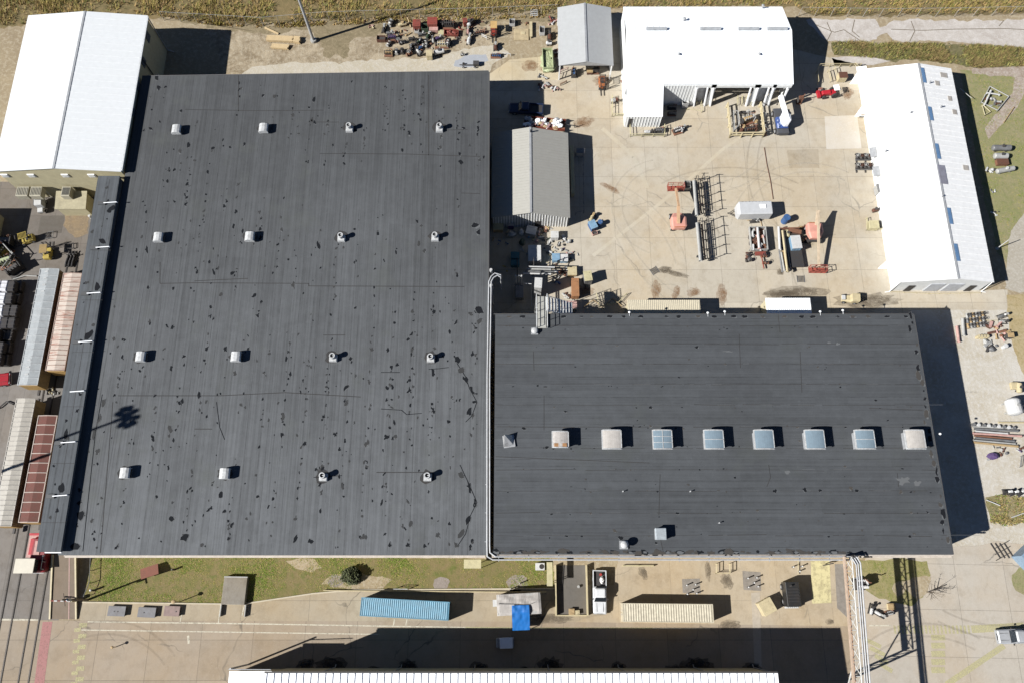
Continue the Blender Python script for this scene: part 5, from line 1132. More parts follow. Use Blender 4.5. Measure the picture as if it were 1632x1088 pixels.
def crate(u, v, label, L, W, H, col='wood', deg=0, cat='crate', name='crate', group=None):
    t = thing(name, label, cat, at(u, v, H), deg, group); m = MB()
    n = max(2, int(H / .22))
    for k in range(n):
        z = .14 + (H - .16) * (k + .5) / n
        for s in (-1, 1): m.box(0, s * (W / 2 - .015), z, L, .03, (H - .16) / n * .8); m.box(s * (L / 2 - .015), 0, z, .03, W - .06, (H - .16) / n * .8)
    m.build('slat', CL[col], t)
    m = MB()
    for s in (-1, 1):
        for q in (-1, 1): m.box(s * (L / 2 - .07), q * (W / 2 - .07), H / 2 + .02, .08, .08, H)
    for q in (-1, 0, 1): m.box(0, q * W * .4, .06, L, .1, .1)
    m.build('frame', CL[col], t)
    m = MB(); m.box(0, 0, H * .55, L - .1, W - .1, .06); m.build('contents', CL['dgrey'], t)
    return t
def drum(u, v, label, col, r=.3, h=.9, group=None, name='drum'):
    t = thing(name, label, name, at(u, v, h / 2), 0, group); m = MB(); m.cyl((0, 0, 0), (0, 0, h), r, 14)
    for z in (.02, .33, .66, .98): m.cyl((0, 0, z * h - .02), (0, 0, z * h + .02), r * 1.04, 14)
    m.build('shell', CL[col], t); m = MB(); m.cyl((r * .5, 0, h), (r * .5, 0, h + .04), .05, 8); m.build('bung', CL['lgrey'], t)
def tank(u, v, label, L, r, col, deg=0, band='dgrey', cat='tank'):
    t = thing('tank', label, cat, at(u, v, r), deg); m = MB(); m.cyl((-L / 2 + r * .4, 0, r + .2), (L / 2 - r * .4, 0, r + .2), r, 16)
    m.ball((-L / 2 + r * .4, 0, r + .2), (r * .45, r, r), 14, 8); m.ball((L / 2 - r * .4, 0, r + .2), (r * .45, r, r), 14, 8); m.build('shell', CL[col], t, smooth=False)
    m = MB()
    m.box(0, 0, .06, L * .66, r * .9, .08)
    for s in (-1, 1): m.box(s * L * .28, 0, .27, .18, r * 1.7, .42)
    m.build('saddle', CL[band], t); m = MB(); m.cyl((0, 0, 2 * r + .1), (0, 0, 2 * r + .4), .18, 10); m.cyl((0, 0, 2 * r + .4), (0, 0, 2 * r + .46), .26, 10); m.build('manhole', CL[band], t)
def pile(u, v, label, mats, n=8, s=.5, spread=.8, seed=0, cat='scrap', name='scrap_heap', piece=None):
    """heap of loose pieces: every piece a thing"""
    r = random.Random(seed + int(u)); c = at(u, v, .2)
    for k in range(n):
        m = MB(); a = s * r.uniform(.4, 1)
        q = r.random()
        if q < .4: m.box(0, 0, 0, a * 1.5, a * .5, a * .35, 0, r.uniform(-.4, .4)); nm = 'scrap_block'
        elif q < .75: m.cyl((-a * .8, 0, 0), (a * .8, 0, a * r.uniform(-.3, .3)), a * .22, 8); m.cyl((-a * .8, 0, 0), (-a * .68, 0, 0), a * .42, 9); nm = 'pipe_offcut'
        else: m.ball((0, 0, 0), (a * .6, a * .5, a * .35), 8, 5, .25, k); nm = 'scrap_lump'
        o = m.build(piece or nm, CL[mats[k % len(mats)]]); o.location = (c[0] + r.uniform(-spread, spread), c[1] + r.uniform(-spread, spread) * .7, a * .3 + .05); o.rotation_euler = (0, 0, r.uniform(0, 3.1))
        tag(o, label, cat, label)
def rails(label, pts, h, col, name='guard_rail', z=.0, post=True, mid=True, r=.05, cat='guard rail'):
    ps = [P(*p) for p in pts]; t = thing(name, label, cat, ps[0]); o = ps[0]; m = MB()
    for a, b in zip(ps, ps[1:]):
        a, b = a - o, b - o
        for zz in ((h, h * .55) if mid else (h,)): m.cyl((a.x, a.y, zz), (b.x, b.y, zz), r, 6)
    m.build('rail', CL[col], t); m = MB()
    for a, b in zip(ps, ps[1:]):
        a, b = a - o, b - o; n = max(1, int((b - a).length / 1.6))
        for k in range(n + 1): q = a + (b - a) * (k / n); m.cyl((q.x, q.y, 0), (q.x, q.y, h), r, 6)
    if post: m.build('post', CL[col], t)
    return t
def pipe_stack(items, z0=.12):
    """loose pipes lying on the ground, each a thing: (u0, v0, u1, v1, r, colour, z, label, group)"""
    for (u0, v0, u1, v1, r, col, z, label, grp) in items:
        a = P(u0, v0, z); b = P(u1, v1, z); c = (a + b) / 2; d = (b - a).normalized(); L = (b - a).length; n = 10; m = MB(); p, q = a - c, b - c
        m.cyl(p, q, r, n, caps=False); m.cyl(p, q, r * .86, n, caps=False)
        for e_, s in ((p, 1), (q, -1)): m.cyl(e_, e_ + d * .08 * s, r * 1.25, n, caps=False)
        o = m.build('pipe', CL[col]); o.location = c; tag(o, label, 'pipe', grp)
# ================================================================== NORTH SCRAP YARD
mast_b = P(500, 66)
t = thing('light_mast', 'tall grey steel mast leaning out of the picture beside the lumber', 'mast', mast_b)
m = MB(); m.cyl((0, 0, 0), (0, 0, 27), .26, 12, .14); m.build('pole', M('mast grey', PH(206, 208, 210), .45, .1, .12), t)
m = MB(); m.cyl((0, 0, 0), (0, 0, .5), .55, 12); m.build('footing', CL['lgrey'], t)
m = MB()
for k in range(6): m.cyl((0, 0, 26.5), (math.cos(k * 1.047) * 1.4, math.sin(k * 1.047) * 1.4, 26.8), .05, 5); m.box(math.cos(k * 1.047) * 1.5, math.sin(k * 1.047) * 1.5, 26.8, .5, .5, .3)
m.build('lamp_head', galv, t)
# mast standing west of the picture: its shadow crosses the boxcars and the dock roof
hp = P(205, 663, HM); TM = 34.0; bx0, by0 = hp.x - SHX * (TM - HM), hp.y - SHY * (TM - HM)
t = thing('light_mast', 'tall floodlight mast west of the boxcars whose shadow reaches the big roof', 'mast', (bx0, by0, 0))
m = MB(); m.cyl((0, 0, 0), (0, 0, TM), .3, 12, .16); m.build('pole', M('mast grey', PH(206, 208, 210)), t)
m = MB(); m.cyl((0, 0, TM - .4), (0, 0, TM - .1), .7, 14)
for k in range(9):
    a = k * 6.283 / 9; x, y = math.cos(a) * 1.15, math.sin(a) * 1.15
    m.cyl((0, 0, TM - .2), (x, y, TM - .2), .05, 5); m.box(x * 1.1, y * 1.1, TM - .2, .75, .5, .5, a)
m.build('lamp_head', galv, t)
# lumber
lum = M('fresh lumber', PH(236, 208, 160), .7, 0, .15)
for (u, v, L, W, H, deg, lb) in ((446, 61.5, 4.6, 1.1, .5, -3, 'long stack of pale lumber, the biggest of three by the steel mast'), (473, 63, 1.1, 1.2, .6, -6, 'short block of pale lumber at the east end of the biggest stack'), (446, 74, 3.0, .9, .4, -5, 'lower short stack of pale lumber south of the biggest stack'), (432, 49, 2.9, .35, .15, -28, 'single pale plank bundle lying askew north of the lumber stacks')):
    t = thing('lumber_stack', lb, 'lumber', at(u, v, H), deg); m = MB(); rw = max(1, int(W / .24))
    for k in range(rw):
        for z in range(max(1, int(H / .12))): m.box(random.Random(k + z * 9).uniform(-.15, .15), -W / 2 + (k + .5) * W / rw, .13 + z * .125, L, W / rw * .94, .11)
    m.build('board', lum, t); m = MB()
    for q in (-.35, .35): m.box(q * L, 0, .04, .1, W + .1, .08)
    m.build('bearer', CL['tan'], t)
# chain link fences
def fence(label, pts, h=2.3, step=3.1):
    ps = [P(*p) for p in pts]; t = thing('chain_link_fence', label, 'fence', ps[0]); o = ps[0]; rl = MB(); ms = MB(); rg = random.Random(2); k = 0
    for a, b in zip(ps, ps[1:]):
        a, b = a - o, b - o; n = max(1, round((b - a).length / step))
        rl.cyl((a.x, a.y, h - .05), (b.x, b.y, h - .05), .025, 5)
        for i in range(n):
            q = a + (b - a) * (i / n); m = MB(); m.cyl((q.x, q.y, 0), (q.x + rg.uniform(-.06, .06), q.y, h), .05, 6); m.build('post', M('fence post', PH(206, 200, 190), .5, .2, .2), t)
        L = (b - a).length; w_ = int(L / .5)
        for i in range(w_):
            p = a + (b - a) * (i / w_); q = a + (b - a) * ((i + 1) / w_)
            for z0, z1 in ((.05, h - .1), (h - .1, .05)): ms.cyl((p.x, p.y, z0), (q.x, q.y, z1), .008, 3, caps=False)
    rl.build('top_rail', galv, t); ms.build('mesh', M('fence wire', PH(150, 144, 132), .6, .3), t)
for i, (u, v, lb, mt, n) in enumerate(((640, 55, 'rusty loose bits between the first scrap rows', ['rust', 'dgrey', 'tan'], 12), (676, 66, 'tangled grey and rusty bits in the dense scrap cluster', ['dgrey', 'rust', 'grey', 'black', 'lgrey'], 22), (662, 74, 'dark tangled pieces in the west of the scrap cluster', ['black', 'rust', 'grey', 'green'], 18), (690, 72, 'pale and rusty pieces east of the scrap cluster', ['lgrey', 'rust', 'cream', 'dgrey'], 14), (734, 62, 'loose dark pieces near the red skip', ['dgrey', 'rust', 'black'], 10), (725, 42, 'rusty bits near the black engine by the fence', ['rust', 'black', 'red'], 10), (770, 40, 'rusty bits west of the red forklift', ['rust', 'brown', 'dgrey'], 10), (832, 40, 'brown bits behind the tan slab', ['brown', 'rust', 'tan'], 8))): pile(u, v, lb, mt, n, .45, 1.5, 40 + i)
fence('chain link fence along the tall grass behind the scrap yard', [(262, 33), (420, 42), (525, 33), (640, 30), (760, 27), (888, 22)])
fence('chain link fence north of the broken white road', [(1272, 26), (1400, 28), (1520, 27), (1640, 24), (1760, 22)])
# rows of machines, coordinates read off the photo
pump(612, 45, 'dark grey pump nearest the west end of the scrap rows, top row', 1.7, .9, 'dgrey', 'lgrey', 80, 1)
pump(622, 52, 'grey pump with pale pipe in the second file of the scrap rows', 1.5, .8, 'grey', 'lgrey', 0, 2)
valve(622, 37, 'tall pale valve at the fence, west end of the scrap rows', 1.2, 'lgrey', 'grey', 70)
crate(607, 60, 'dark cage crate with a wooden frame below the westmost pumps', 1.5, .9, .9, 'brown', 0)
engine(624, 60, 'purple grey engine beside the dark cage crate', 1.5, .9, 1.0, 'dgrey', 'purple', 5, 1)
pile(588, 38, 'small pale scrap bits by the fence at the west end of the scrap rows', ['cream', 'rust', 'pink', 'grey'], 7, .5, 1.1, 1)
tank(642, 40, 'short cream tank lying near the fence', 1.5, .3, 'cream', 15, 'tan')
t = thing('timber', 'pale timber post lying askew near the fence', 'timber', at(652, 37)); m = MB(); m.box(0, 0, .12, 2.2, .16, .16, 1.9); m.cyl((.3, -.95, .1), (.32, -1.0, .24), .05, 6); m.build('beam', lum, t)
cabinet(664, 37, 'red machine cabinet with a white frame, westmost of the two red ones', 1.3, 1.4, 1.3, 'red', 'red', 0, 'machine', 'machine')
crate(664, 47, 'small white crate below the red machine cabinet', .8, .8, .7, 'white', 0)
cabinet(689, 34, 'bright red tool house with a pale spot, under the fence posts', 1.7, 1.5, 1.5, 'red', 'red', 0, 'machine', 'machine')
bin_(677, 43, 'dark green square bin between the two red machines', 1.1, 1.1, .9, 'green')
cabinet(691, 45.5, 'pink faded steel box south of the bright red machine', 1.5, .9, .8, 'pink', 'pink', 0, 'box', 'steel_box')
t0 = engine(714, 39, 'big black engine by the fence east of the red machines', 2.2, 1.3, 1.4, 'black', 'dgrey', 0, 5)
engine(702, 38, 'black generator with rounded cover by the fence', 1.4, 1.1, 1.2, 'black', 'black', 10, 6, 'generator', 'generator')
bin_(719, 52, 'long brown red skip of the north scrap yard', 2.5, 1.1, .5, 'red', -3, 'skip', 'skip', fill='red')
cabinet(703, 52, 'pale yellow box beside the brown red skip', .9, .9, .5, 'gold', 'gold', 0, 'box', 'steel_box')
for i, (u, v, lb, c1, c2, d) in enumerate(((657, 62, 'small black pump alone between the rows', 'black', 'black', 0), (672, 54, 'grey pump south of the dark green bin', 'grey', 'lgrey', 10), (683, 56, 'pale green grey pump with upright pipe', 'green', 'lgrey', 60), (690, 63, 'light pump next to the pink box', 'lgrey', 'grey', 100), (700, 60, 'violet grey pump in the middle of the scrap rows', 'purple', 'lgrey', 20), (668, 66, 'green grey pump in the dense cluster, north side', 'green', 'grey', 40), (661, 70, 'blackened pump in the dense cluster, west side', 'dgrey', 'black', 0), (672, 75, 'blue grey pump in the dense cluster, south side', 'blue', 'lgrey', 30), (655, 77, 'dark pump below the dense cluster', 'black', 'grey', 90), (665, 80, 'white flanged pump below the dense cluster', 'white', 'dgrey', 120), (680, 70, 'pale pump east of the dense cluster', 'lgrey', 'dgrey', 80))):
    pump(u, v, lb, 1.4, .75, c1, c2, d, i + 10, h=.9)
for i, (u, v, lb, c1, c2, d) in enumerate(((635, 66, 'brown flanged valve in a wooden cradle, second row', 'brown', 'lgrey', 0), (640, 68, 'grey valve with wheel beside the brown flanged one', 'grey', 'dgrey', 20), (619, 70, 'small pale valve at the west of the third row', 'lgrey', 'brown', 60), (632, 83, 'pale valve with upright wheel in the bottom row', 'lgrey', 'dgrey', 90), (641, 82, 'black valve east of the pale one in the bottom row', 'dgrey', 'black', 90), (652, 86, 'rusty valve in the bottom row under the cluster', 'rust', 'lgrey', 30), (669, 87, 'dark valve beside the cream box in the bottom row', 'dgrey', 'lgrey', 10))):
    valve(u, v, lb, .95, c1, c2, d)
engine(619, 84, 'black round engine with a tan centre, westmost of the bottom row', 1.5, 1.2, 1.0, 'black', 'tan', 0, 9)
cabinet(684, 85, 'cream tall box with a dark east side in the bottom row', 1.0, 1.1, 1.3, 'cream', 'cream', 0, 'box', 'steel_box')
engine(704, 71, 'cream compressor skid east of the cluster', 2.4, 1.1, 1.1, 'cream', 'lgrey', 0, 11, 'compressor', 'compressor')
tank(700, 84, 'white horizontal tank on the pale ground in the bottom row', 1.9, .4, 'white', 15)
engine(714, 68, 'white and black engine casting a round shadow', 1.2, 1.2, 1.3, 'white', 'black', 80, 12)
cabinet(741, 33, 'narrow crimson locker at the fence', .7, .9, 1.2, 'red', 'red', 10, 'locker', 'locker')
tank(748, 38, 'upright looking white tank beside the crimson locker', 1.1, .4, 'white', 80)
engine(751, 36, 'black machine close to the fence beside the white tank', 1.2, 1.1, 1.2, 'black', 'black', 45, 13, 'machine', 'machine')
pump(746, 48, 'violet pale pump below the white tank', 1.6, .8, 'pink', 'lgrey', 90, 21)
pump(748, 62, 'long white pump with a curved pipe, east end of the scrap rows', 2.2, .9, 'white', 'lgrey', 80, 22)
engine(764, 52, 'dark low frame machine west of the red forklift', 2.0, .7, .7, 'black', 'rust', 10, 14, 'machine', 'machine')
rails('white barrier frame between the dark machine and the red forklift', [(768, 60, 0), (776, 64, 0)], .9, 'white')
valve(737, 87, 'scattered thin valve stem on the pale ground', .7, 'lgrey', 'dgrey', 10)
pump(790, 74, 'pump with a brown round motor south of the red forklift', 1.5, 1.0, 'brown', 'lgrey', 90, 23)
engine(790, 89, 'dark blue grey low engine south of the red forklift', 1.8, .9, .6, 'dgrey', 'blue', 0, 15)
rails('white angled bracket rail in front of the low engine', [(802, 88, 0), (814, 90, 0)], .6, 'white', post=True, mid=False)
tr_ = thing('flat_cart', 'low flat cart of grey pipe on the wet pale ground near the roof edge', 'cart', at(748, 106)); m = MB(); m.box(0, 0, .35, 3.4, .14, .1); m.box(1.2, .2, .5, 1.0, .8, .5); m.build('frame', CL['dgrey'], tr_); wheels(tr_, (-1.0, 1.0), .4, .22, .12)
crate(816, 34, 'white open frame crate north of the tan slabs', 1.0, 1.1, .9, 'white', 0)
t = thing('wire_rack', 'white slatted rack standing by the fence', 'rack', at(851, 24)); m = MB()
for z in (0, .5, 1.0, 1.5): m.box(0, z * .6 - .4, .3 + z * .2, 1.2, .1, .08)
for s in (-1, 1): m.box(s * .58, 0, .4, .08, 1.2, .08)
m.build('frame', CL['white'], t)
t = thing('lintel', 'cream steel beam standing beside the white rack', 'beam', at(846, 50)); m = MB(); m.box(0, 0, .25, .12, 3.2, .5); m.build('web', CL['cream'], t); m = MB(); m.box(0, 0, .52, .5, 3.2, .05); m.build('flange', CL['cream'], t)
t = thing('concrete_slab', 'tan concrete slab lying among the yard machines', 'slab', at(831, 56)); m = MB(); m.box(0, 0, .09, 2.6, 2.4, .16); m.build('slab', M('tan slab', PH(216, 196, 156), .9), t, bevel=.03); m = MB(); m.box(.3, .2, .2, .7, .6, .06); m.build('plate', CL['cream'], t)
crate(864, 47, 'white cage crate west of the grey canopy', .9, 1.4, 1.0, 'white', 0)
pile(880, 33, 'red and white bits heaped at the north corner of the grey canopy', ['red', 'white', 'pink', 'black'], 9, .6, .9, 2)
pump(876, 57, 'dark brown pump beside the grey canopy wall', 1.6, 1.0, 'brown', 'dgrey', 90, 24)
tank(875, 70, 'white small tank at the end of the green dumpster', 1.1, .33, 'white', 0)
bin_(873, 93, 'pale green open dumpster along the grey canopy', 1.7, 4.0, 1.4, 'palegreen', 2, 'dumpster', 'dumpster', fill='palegreen')
engine(886, 84, 'narrow rusty machine between the dumpster and the canopy', .8, 1.4, .8, 'rust', 'lgrey', 0, 17, 'machine', 'machine')
pile(865, 122, 'grey scrap at the shade corner north of the dark blue pickup', ['dgrey', 'lgrey', 'grey'], 6, .5, .7, 3)
pile(866, 139, 'white and brown scrap around a tan slab', ['white', 'brown', 'lgrey', 'pink'], 9, .6, .9, 4)
pile(883, 143, 'pink and grey pipe pieces beside the tan slab', ['pink', 'dgrey', 'white', 'brown'], 9, .6, 1.0, 5)
rails('rusty bent frame at the southwest post of the grey canopy', [(893, 137, 0), (903, 132, 0)], .6, 'rust')
rails('pinkish pipe posts in front of the canopy opening', [(890, 127, 0), (893, 118, 0), (905, 113, 0)], 1.0, 'pink')
engine(915, 116, 'blue welding machine in the mouth of the grey canopy', 1.5, 1.0, 1.2, 'blue', 'dgrey', 90, 18, 'machine', 'machine')
cabinet(940, 113, 'brown crate at the mouth of the grey canopy', 1.0, .8, .7, 'brown', 'tan', 0, 'crate', 'steel_box')
engine(950, 112, 'dark machine under the east part of the canopy', 1.2, 1.0, 1.3, 'dgrey', 'black', 0, 19, 'machine', 'machine')
# ================================================================== AROUND THE WHITE WORKSHOP
rails('cream guard rail around the foot of the west leg of the workshop', [(1003, 203, 0), (1004, 219, 0), (1058, 219, 0), (1058, 203, 0)], 1.0, 'gold')
rails('cream guard rail frame between canopy and workshop', [(975, 157, 0), (975, 187, 0), (996, 187, 0)], 1.0, 'gold')
pump(980, 160, 'white pump beside the cream guard rail frame', 1.3, .9, 'white', 'brown', 0, 31)
pile(992, 128, 'rusty bits along the west wall of the workshop', ['rust', 'brown', 'tan'], 7, .5, .8, 6)
pump(1035, 210, 'white and black pump inside the guard rail at the leg', 1.8, .9, 'white', 'dgrey', 0, 32)
engine(1050, 208, 'black compressor inside the guard rail at the leg', 1.5, 1.0, 1.1, 'black', 'grey', 0, 20, 'compressor', 'compressor')
engine(1080, 208, 'black machine with white pipes on the concrete east of the leg', 1.6, 1.2, 1.0, 'black', 'white', 20, 21, 'machine', 'machine')
pump(1089, 205, 'white pump with a thin frame east of the black machine', 1.3, .8, 'white', 'lgrey', 60, 33)
cabinet(1068, 157, 'pale locker in the shade of the workshop leg', .9, .9, 1.2, 'grey', 'lgrey')
for i, v in enumerate((171, 181)): engine(1071, v, 'dark skid in the shade of the workshop leg, %s' % ('northern one', 'southern one')[i], 1.5, .7, .8, 'dgrey', 'grey', 0, 22 + i, 'machine', 'machine')
crate(1092, 160, 'white framed crate at the edge of the shade', 1.1, 1.3, 1.5, 'white', 10)
for i, (u, n) in enumerate(((1117, 4), (1182, 4))):
    for k in range(n): rails('cream pipe hoop in front of the %s workshop bay' % ('west', 'middle')[i], [(u + k * 7 - 8, 169, 0), (u + k * 7 - 8, 158, 0)], 1.0, 'gold', r=.045)['group'] = 'cream pipe hoops at the workshop bays'
rails('cream rail in front of the east workshop bay', [(1207, 158, 0), (1207, 148, 0), (1216, 142, 0)], 1.0, 'gold')
rails('yellow hand rail on the concrete below the west bay', [(1118, 170, 0), (1118, 180, 0), (1095, 176, 0)], .5, 'gold', mid=False)
for (u, v, lb) in ((1211, 166, 'short dark block lying below the east bay'),): cabinet(u + 12, v, lb, .7, .25, .2, 'brown')
# compressor cage
rails('cream pipe cage around the compressor machinery', [(1157, 172, 0), (1162, 220, 0), (1215, 219, 0), (1209, 171, 0)], 1.5, 'cream', 'pipe_cage', r=.12, cat='pipe cage')
rails('pale inner pipe frame inside the compressor cage', [(1166, 184, 0), (1168, 214, 0), (1176, 204, 0), (1173, 184, 0), (1166, 184, 0)], 1.3, 'lgrey', 'pipe_cage', r=.08, cat='pipe cage')
engine(1192, 190, 'tan compressor block in the middle of the pipe cage', 2.4, 1.5, 1.7, 'tan', 'lgrey', 20, 25, 'compressor', 'compressor')
engine(1196, 206, 'black motor in the south of the pipe cage', 2.2, 1.3, 1.2, 'black', 'brown', 10, 26)
pump(1183, 207, 'brown pump in the southwest of the pipe cage', 1.7, 1.0, 'brown', 'tan', 60, 36)
pump(1188, 179, 'dark pump in the north of the pipe cage', 1.8, .9, 'dgrey', 'lgrey', 0, 37)
pump(1205, 198, 'grey pump at the east of the pipe cage', 1.4, .9, 'grey', 'tan', 90, 38)
valve(1216, 186, 'grey valve outside the east side of the cage, north one', 1.1, 'grey', 'lgrey', 90)
valve(1218, 199, 'pale valve outside the east side of the cage, middle one', 1.1, 'lgrey', 'dgrey', 90)
valve(1219, 211, 'brown valve outside the east side of the cage, south one', 1.1, 'brown', 'lgrey', 80)
engine(1275, 159, 'brown rusty machine with a long shadow north of the crane', .8, .8, 1.8, 'brown', 'rust', 0, 27, 'machine', 'machine')
rails('cream pipe posts at the corner of the shade east of the workshop', [(1302, 135, 0), (1300, 118, 0), (1304, 108, 0), (1370, 107, 0)], 1.0, 'cream')
rails('cream pipe post pair north of the red tractor', [(1322, 132, 0), (1318, 116, 0)], 1.0, 'cream')
rails('cream pipe rail north of the red tractor, eastern one', [(1333, 130, 0), (1328, 112, 0)], 1.0, 'cream')
rails('cream guard rail at the northwest corner of the long workshop', [(1360, 106, 0), (1372, 120, 0), (1378, 128, 0)], 1.0, 'cream')
cabinet(1344, 120, 'cream open kiosk with a dark east side by the fence line', 1.4, 1.1, 1.4, 'cream', 'brown', 0, 'kiosk', 'kiosk')
engine(1306, 144, 'crimson mower deck in front of the red tractor', .9, .9, .6, 'red', 'pink', 0, 28, 'machine', 'machine')
pump(1377, 181, 'tan pump unit by the porch fins of the long workshop', 1.4, 1.2, 'tan', 'brown', 0, 39)
for r_ in range(2):
    for k in range(5): valve(1366 + k * 6.3, 250 + r_ * 15 + (k % 2), 'dark flanged valve in the %s row of the rack west of the long workshop' % ('north', 'south')[r_], .95, 'dgrey', ('lgrey', 'brown')[k % 2], 90, 'flanged valves in two rows by the long workshop')
for k, v in enumerate((257, 272)): t = thing('valve_rack', 'low steel rack under the %s row of flanged valves' % ('north', 'south')[k], 'rack', at(1378, v)); m = MB(); m.box(0, 0, .25, 3.4, .12, .12); m.build('beam', CL['grey'], t); m = MB(); [m.box(q, 0, .1, .1, 1.0, .2) for q in (-1.5, 0, 1.5)]; m.build('foot', CL['dgrey'], t)
rails('cream guard frame around the yellow skid by the long workshop', [(1379, 350, 0), (1380, 368, 0), (1406, 368, 0)], .8, 'gold')
cabinet(1393, 358, 'cream yellow skid unit beside the long workshop wall', 1.5, 1.3, 1.1, 'gold', 'gold', 0, 'machine', 'machine')
tank(1394, 336, 'small brown tank north of the cream yellow skid', 1.0, .3, 'brown', 15)
pump(1420, 375, 'white pump at the wall of the long workshop', 1.3, .8, 'white', 'lgrey', 80, 41)
cabinet(1402, 300, 'grey cabinet on the west wall of the long workshop', .8, 1.4, 1.4, 'lgrey', 'grey', 5)
# ================================================================== MIDDLE OF THE YARD
for rk, (v0_, v1_, du) in enumerate(((289, 344, 0), (356, 416, 6))):
    nm = ('north', 'south')[rk]
    ps = []
    for k in range(3): ps.append((1106 + du + k * 3.6 - (1 if rk else 0), v0_ + k, 1110.5 + du + k * 3.6, v1_ - k * 2, (.26, .17, .13)[k], ('lgrey', 'grey', 'rust')[k], (1.9, 1.5, 1.2)[k], ('fat grey pipe on the %s pipe rack', 'thin grey pipe on the %s pipe rack', 'rusty thin pipe on the %s pipe rack')[k] % nm, 'pipes on the yard racks'))
    pipe_stack(ps)
    a = P(1108 + du, v0_, 0); b = P(1113 + du, v1_, 0); t = thing('pipe_rack', 'steel lattice rack carrying pipes, %s one of the two in line' % nm, 'rack', a); d = b - a; m = MB()
    for x, z in ((-.2, .9), (1.0, .9), (.1, 1.9), (.9, 2.6)): m.cyl((x, 0, z), (x + d.x, d.y, z), .05, 6)
    for k in range(5):
        f = k / 4; m.cyl((d.x * f - .4, d.y * f, .85), (d.x * f + 1.5, d.y * f, .85), .05, 5); m.cyl((d.x * f + .9, d.y * f, 0), (d.x * f + .9, d.y * f, 2.7), .06, 6); m.cyl((d.x * f - .1, d.y * f, 0), (d.x * f - .1, d.y * f, 1.9), .06, 6); m.cyl((d.x * f + .5, d.y * f, 2.55), (d.x * f + 1.6, d.y * f, 2.6), .05, 5)
    m.build('lattice', dkst, t)
crate(1096, 294, 'grey wire cage west of the north pipe rack', 1.0, 1.4, .9, 'lgrey', 0)
pile(1122, 330, 'rusty brackets under the north pipe rack', ['rust', 'dgrey', 'brown'], 8, .5, 1.0, 8)
pile(1117, 408, 'grey pipe ends at the foot of the south pipe rack', ['lgrey', 'grey', 'black'], 7, .5, .6, 9)
drum(1252, 350, 'blue drum between the cargo trailer and the flat trailer', 'blue', .55, 1.6)
pump(1203, 352, 'small dark pump in front of the cargo trailer', 1.6, .5, 'dgrey', 'lgrey', 5, 51)
rails('tan hose lying between the cargo trailer and the scrap trailer', [(1190, 352, 0), (1212, 353, 0), (1214, 362, 0)], .12, 'tan', 'hose', post=False, mid=False, cat='hose')
t = thing('scrap_trailer', 'white railed trailer full of brown pink scrap with a tow bar', 'trailer', P(1209, 380, 1.2).xy.to_3d(), 0)
m = MB(); m.box(0, 0, .55, 2.6, 4.0, .2); m.build('deck', rust, t)
m = MB()
for s in (-1, 1): m.box(s * 1.3, 0, 1.0, .1, 4.0, .7); m.box(0, s * 1.97, 1.0, 2.5, .1, .7)
m.build('side_rail', CL['lgrey'], t)
m = MB(); m.box(.2, -2.5, .7, 1.7, .6, .3); m.tube([(.4, -2.8, .5), (.6, -5.0, .5)], .1); m.build('tow_bar', CL['red'], t)
for s in (-1, 1):
    for y in (.6, -.5): m = MB(); m.cyl((s * 1.1, y, .38), (s * 1.28, y, .38), .38, 12); m.build('wheel', blk, t)
bl_ = t.location; rg = random.Random(12)
for k in range(30):
    m = MB(); cx_ = rg.uniform(-1.05, 1.05); cy_ = rg.uniform(-1.75, 1.75)
    if k % 2: m.cyl((0, -.5, 0), (rg.uniform(-.2, .2), .5, .1), rg.uniform(.07, .16), 8)
    else: m.ball((0, 0, 0), (rg.uniform(.18, .35), rg.uniform(.2, .4), .2), 7, 5, .3, k)
    o = m.build('scrap_piece', CL[('pink', 'brown', 'lgrey', 'rust', 'white')[k % 5]]); o.location = (bl_.x + cx_, bl_.y + cy_, .85 + rg.uniform(0, .35)); tag(o, 'scrap piece heaped in the white railed trailer', 'scrap', 'scrap in the white railed trailer')
t = thing('white_pipe', 'pale pipe standing up along the middle of the scrap trailer', 'pipe', (bl_.x - .1, bl_.y, 1.35)); m = MB(); m.cyl((0, -1.9, 0), (.05, 1.8, 0), .2, 10); m.build('barrel', CL['white'], t); m = MB(); m.cyl((0, -2.0, 0), (0, -1.85, 0), .3, 10); m.build('flange', CL['pink'], t)
rails('curved pale pipe rail west of the scrap trailer', [(1195, 365, 0), (1197, 385, 0), (1193, 400, 0)], .9, 'lgrey', post=True, mid=False)
valve(1191, 408, 'brown valve at the end of the curved rail', 1.0, 'brown', 'dgrey', 80); valve(1193, 415, 'dark valve at the end of the curved rail', .9, 'dgrey', 'grey', 10)
valve(1217, 408, 'rusty wheel valve on the tow bar', .9, 'rust', 'dgrey', 0); valve(1220, 419, 'rusty wheel valve south of the tow bar', .9, 'rust', 'dgrey', 0)
t = thing('pipe_trailer', 'dark flat trailer loaded with pipes and a white box', 'trailer', P(1262, 395, 1).xy.to_3d(), 2)
m = MB(); m.box(0, 0, .7, 3.2, 6.6, .25); m.build('deck', dkst, t); m = MB(); m.box(0, 3.3, 1.1, 3.2, .15, .7); m.build('headboard', rust, t)
for s in (-1, 1):
    for y in (-1.2, -2.2): m = MB(); m.cyl((s * 1.35, y, .42), (s * 1.6, y, .42), .42, 12); m.build('wheel', blk, t)
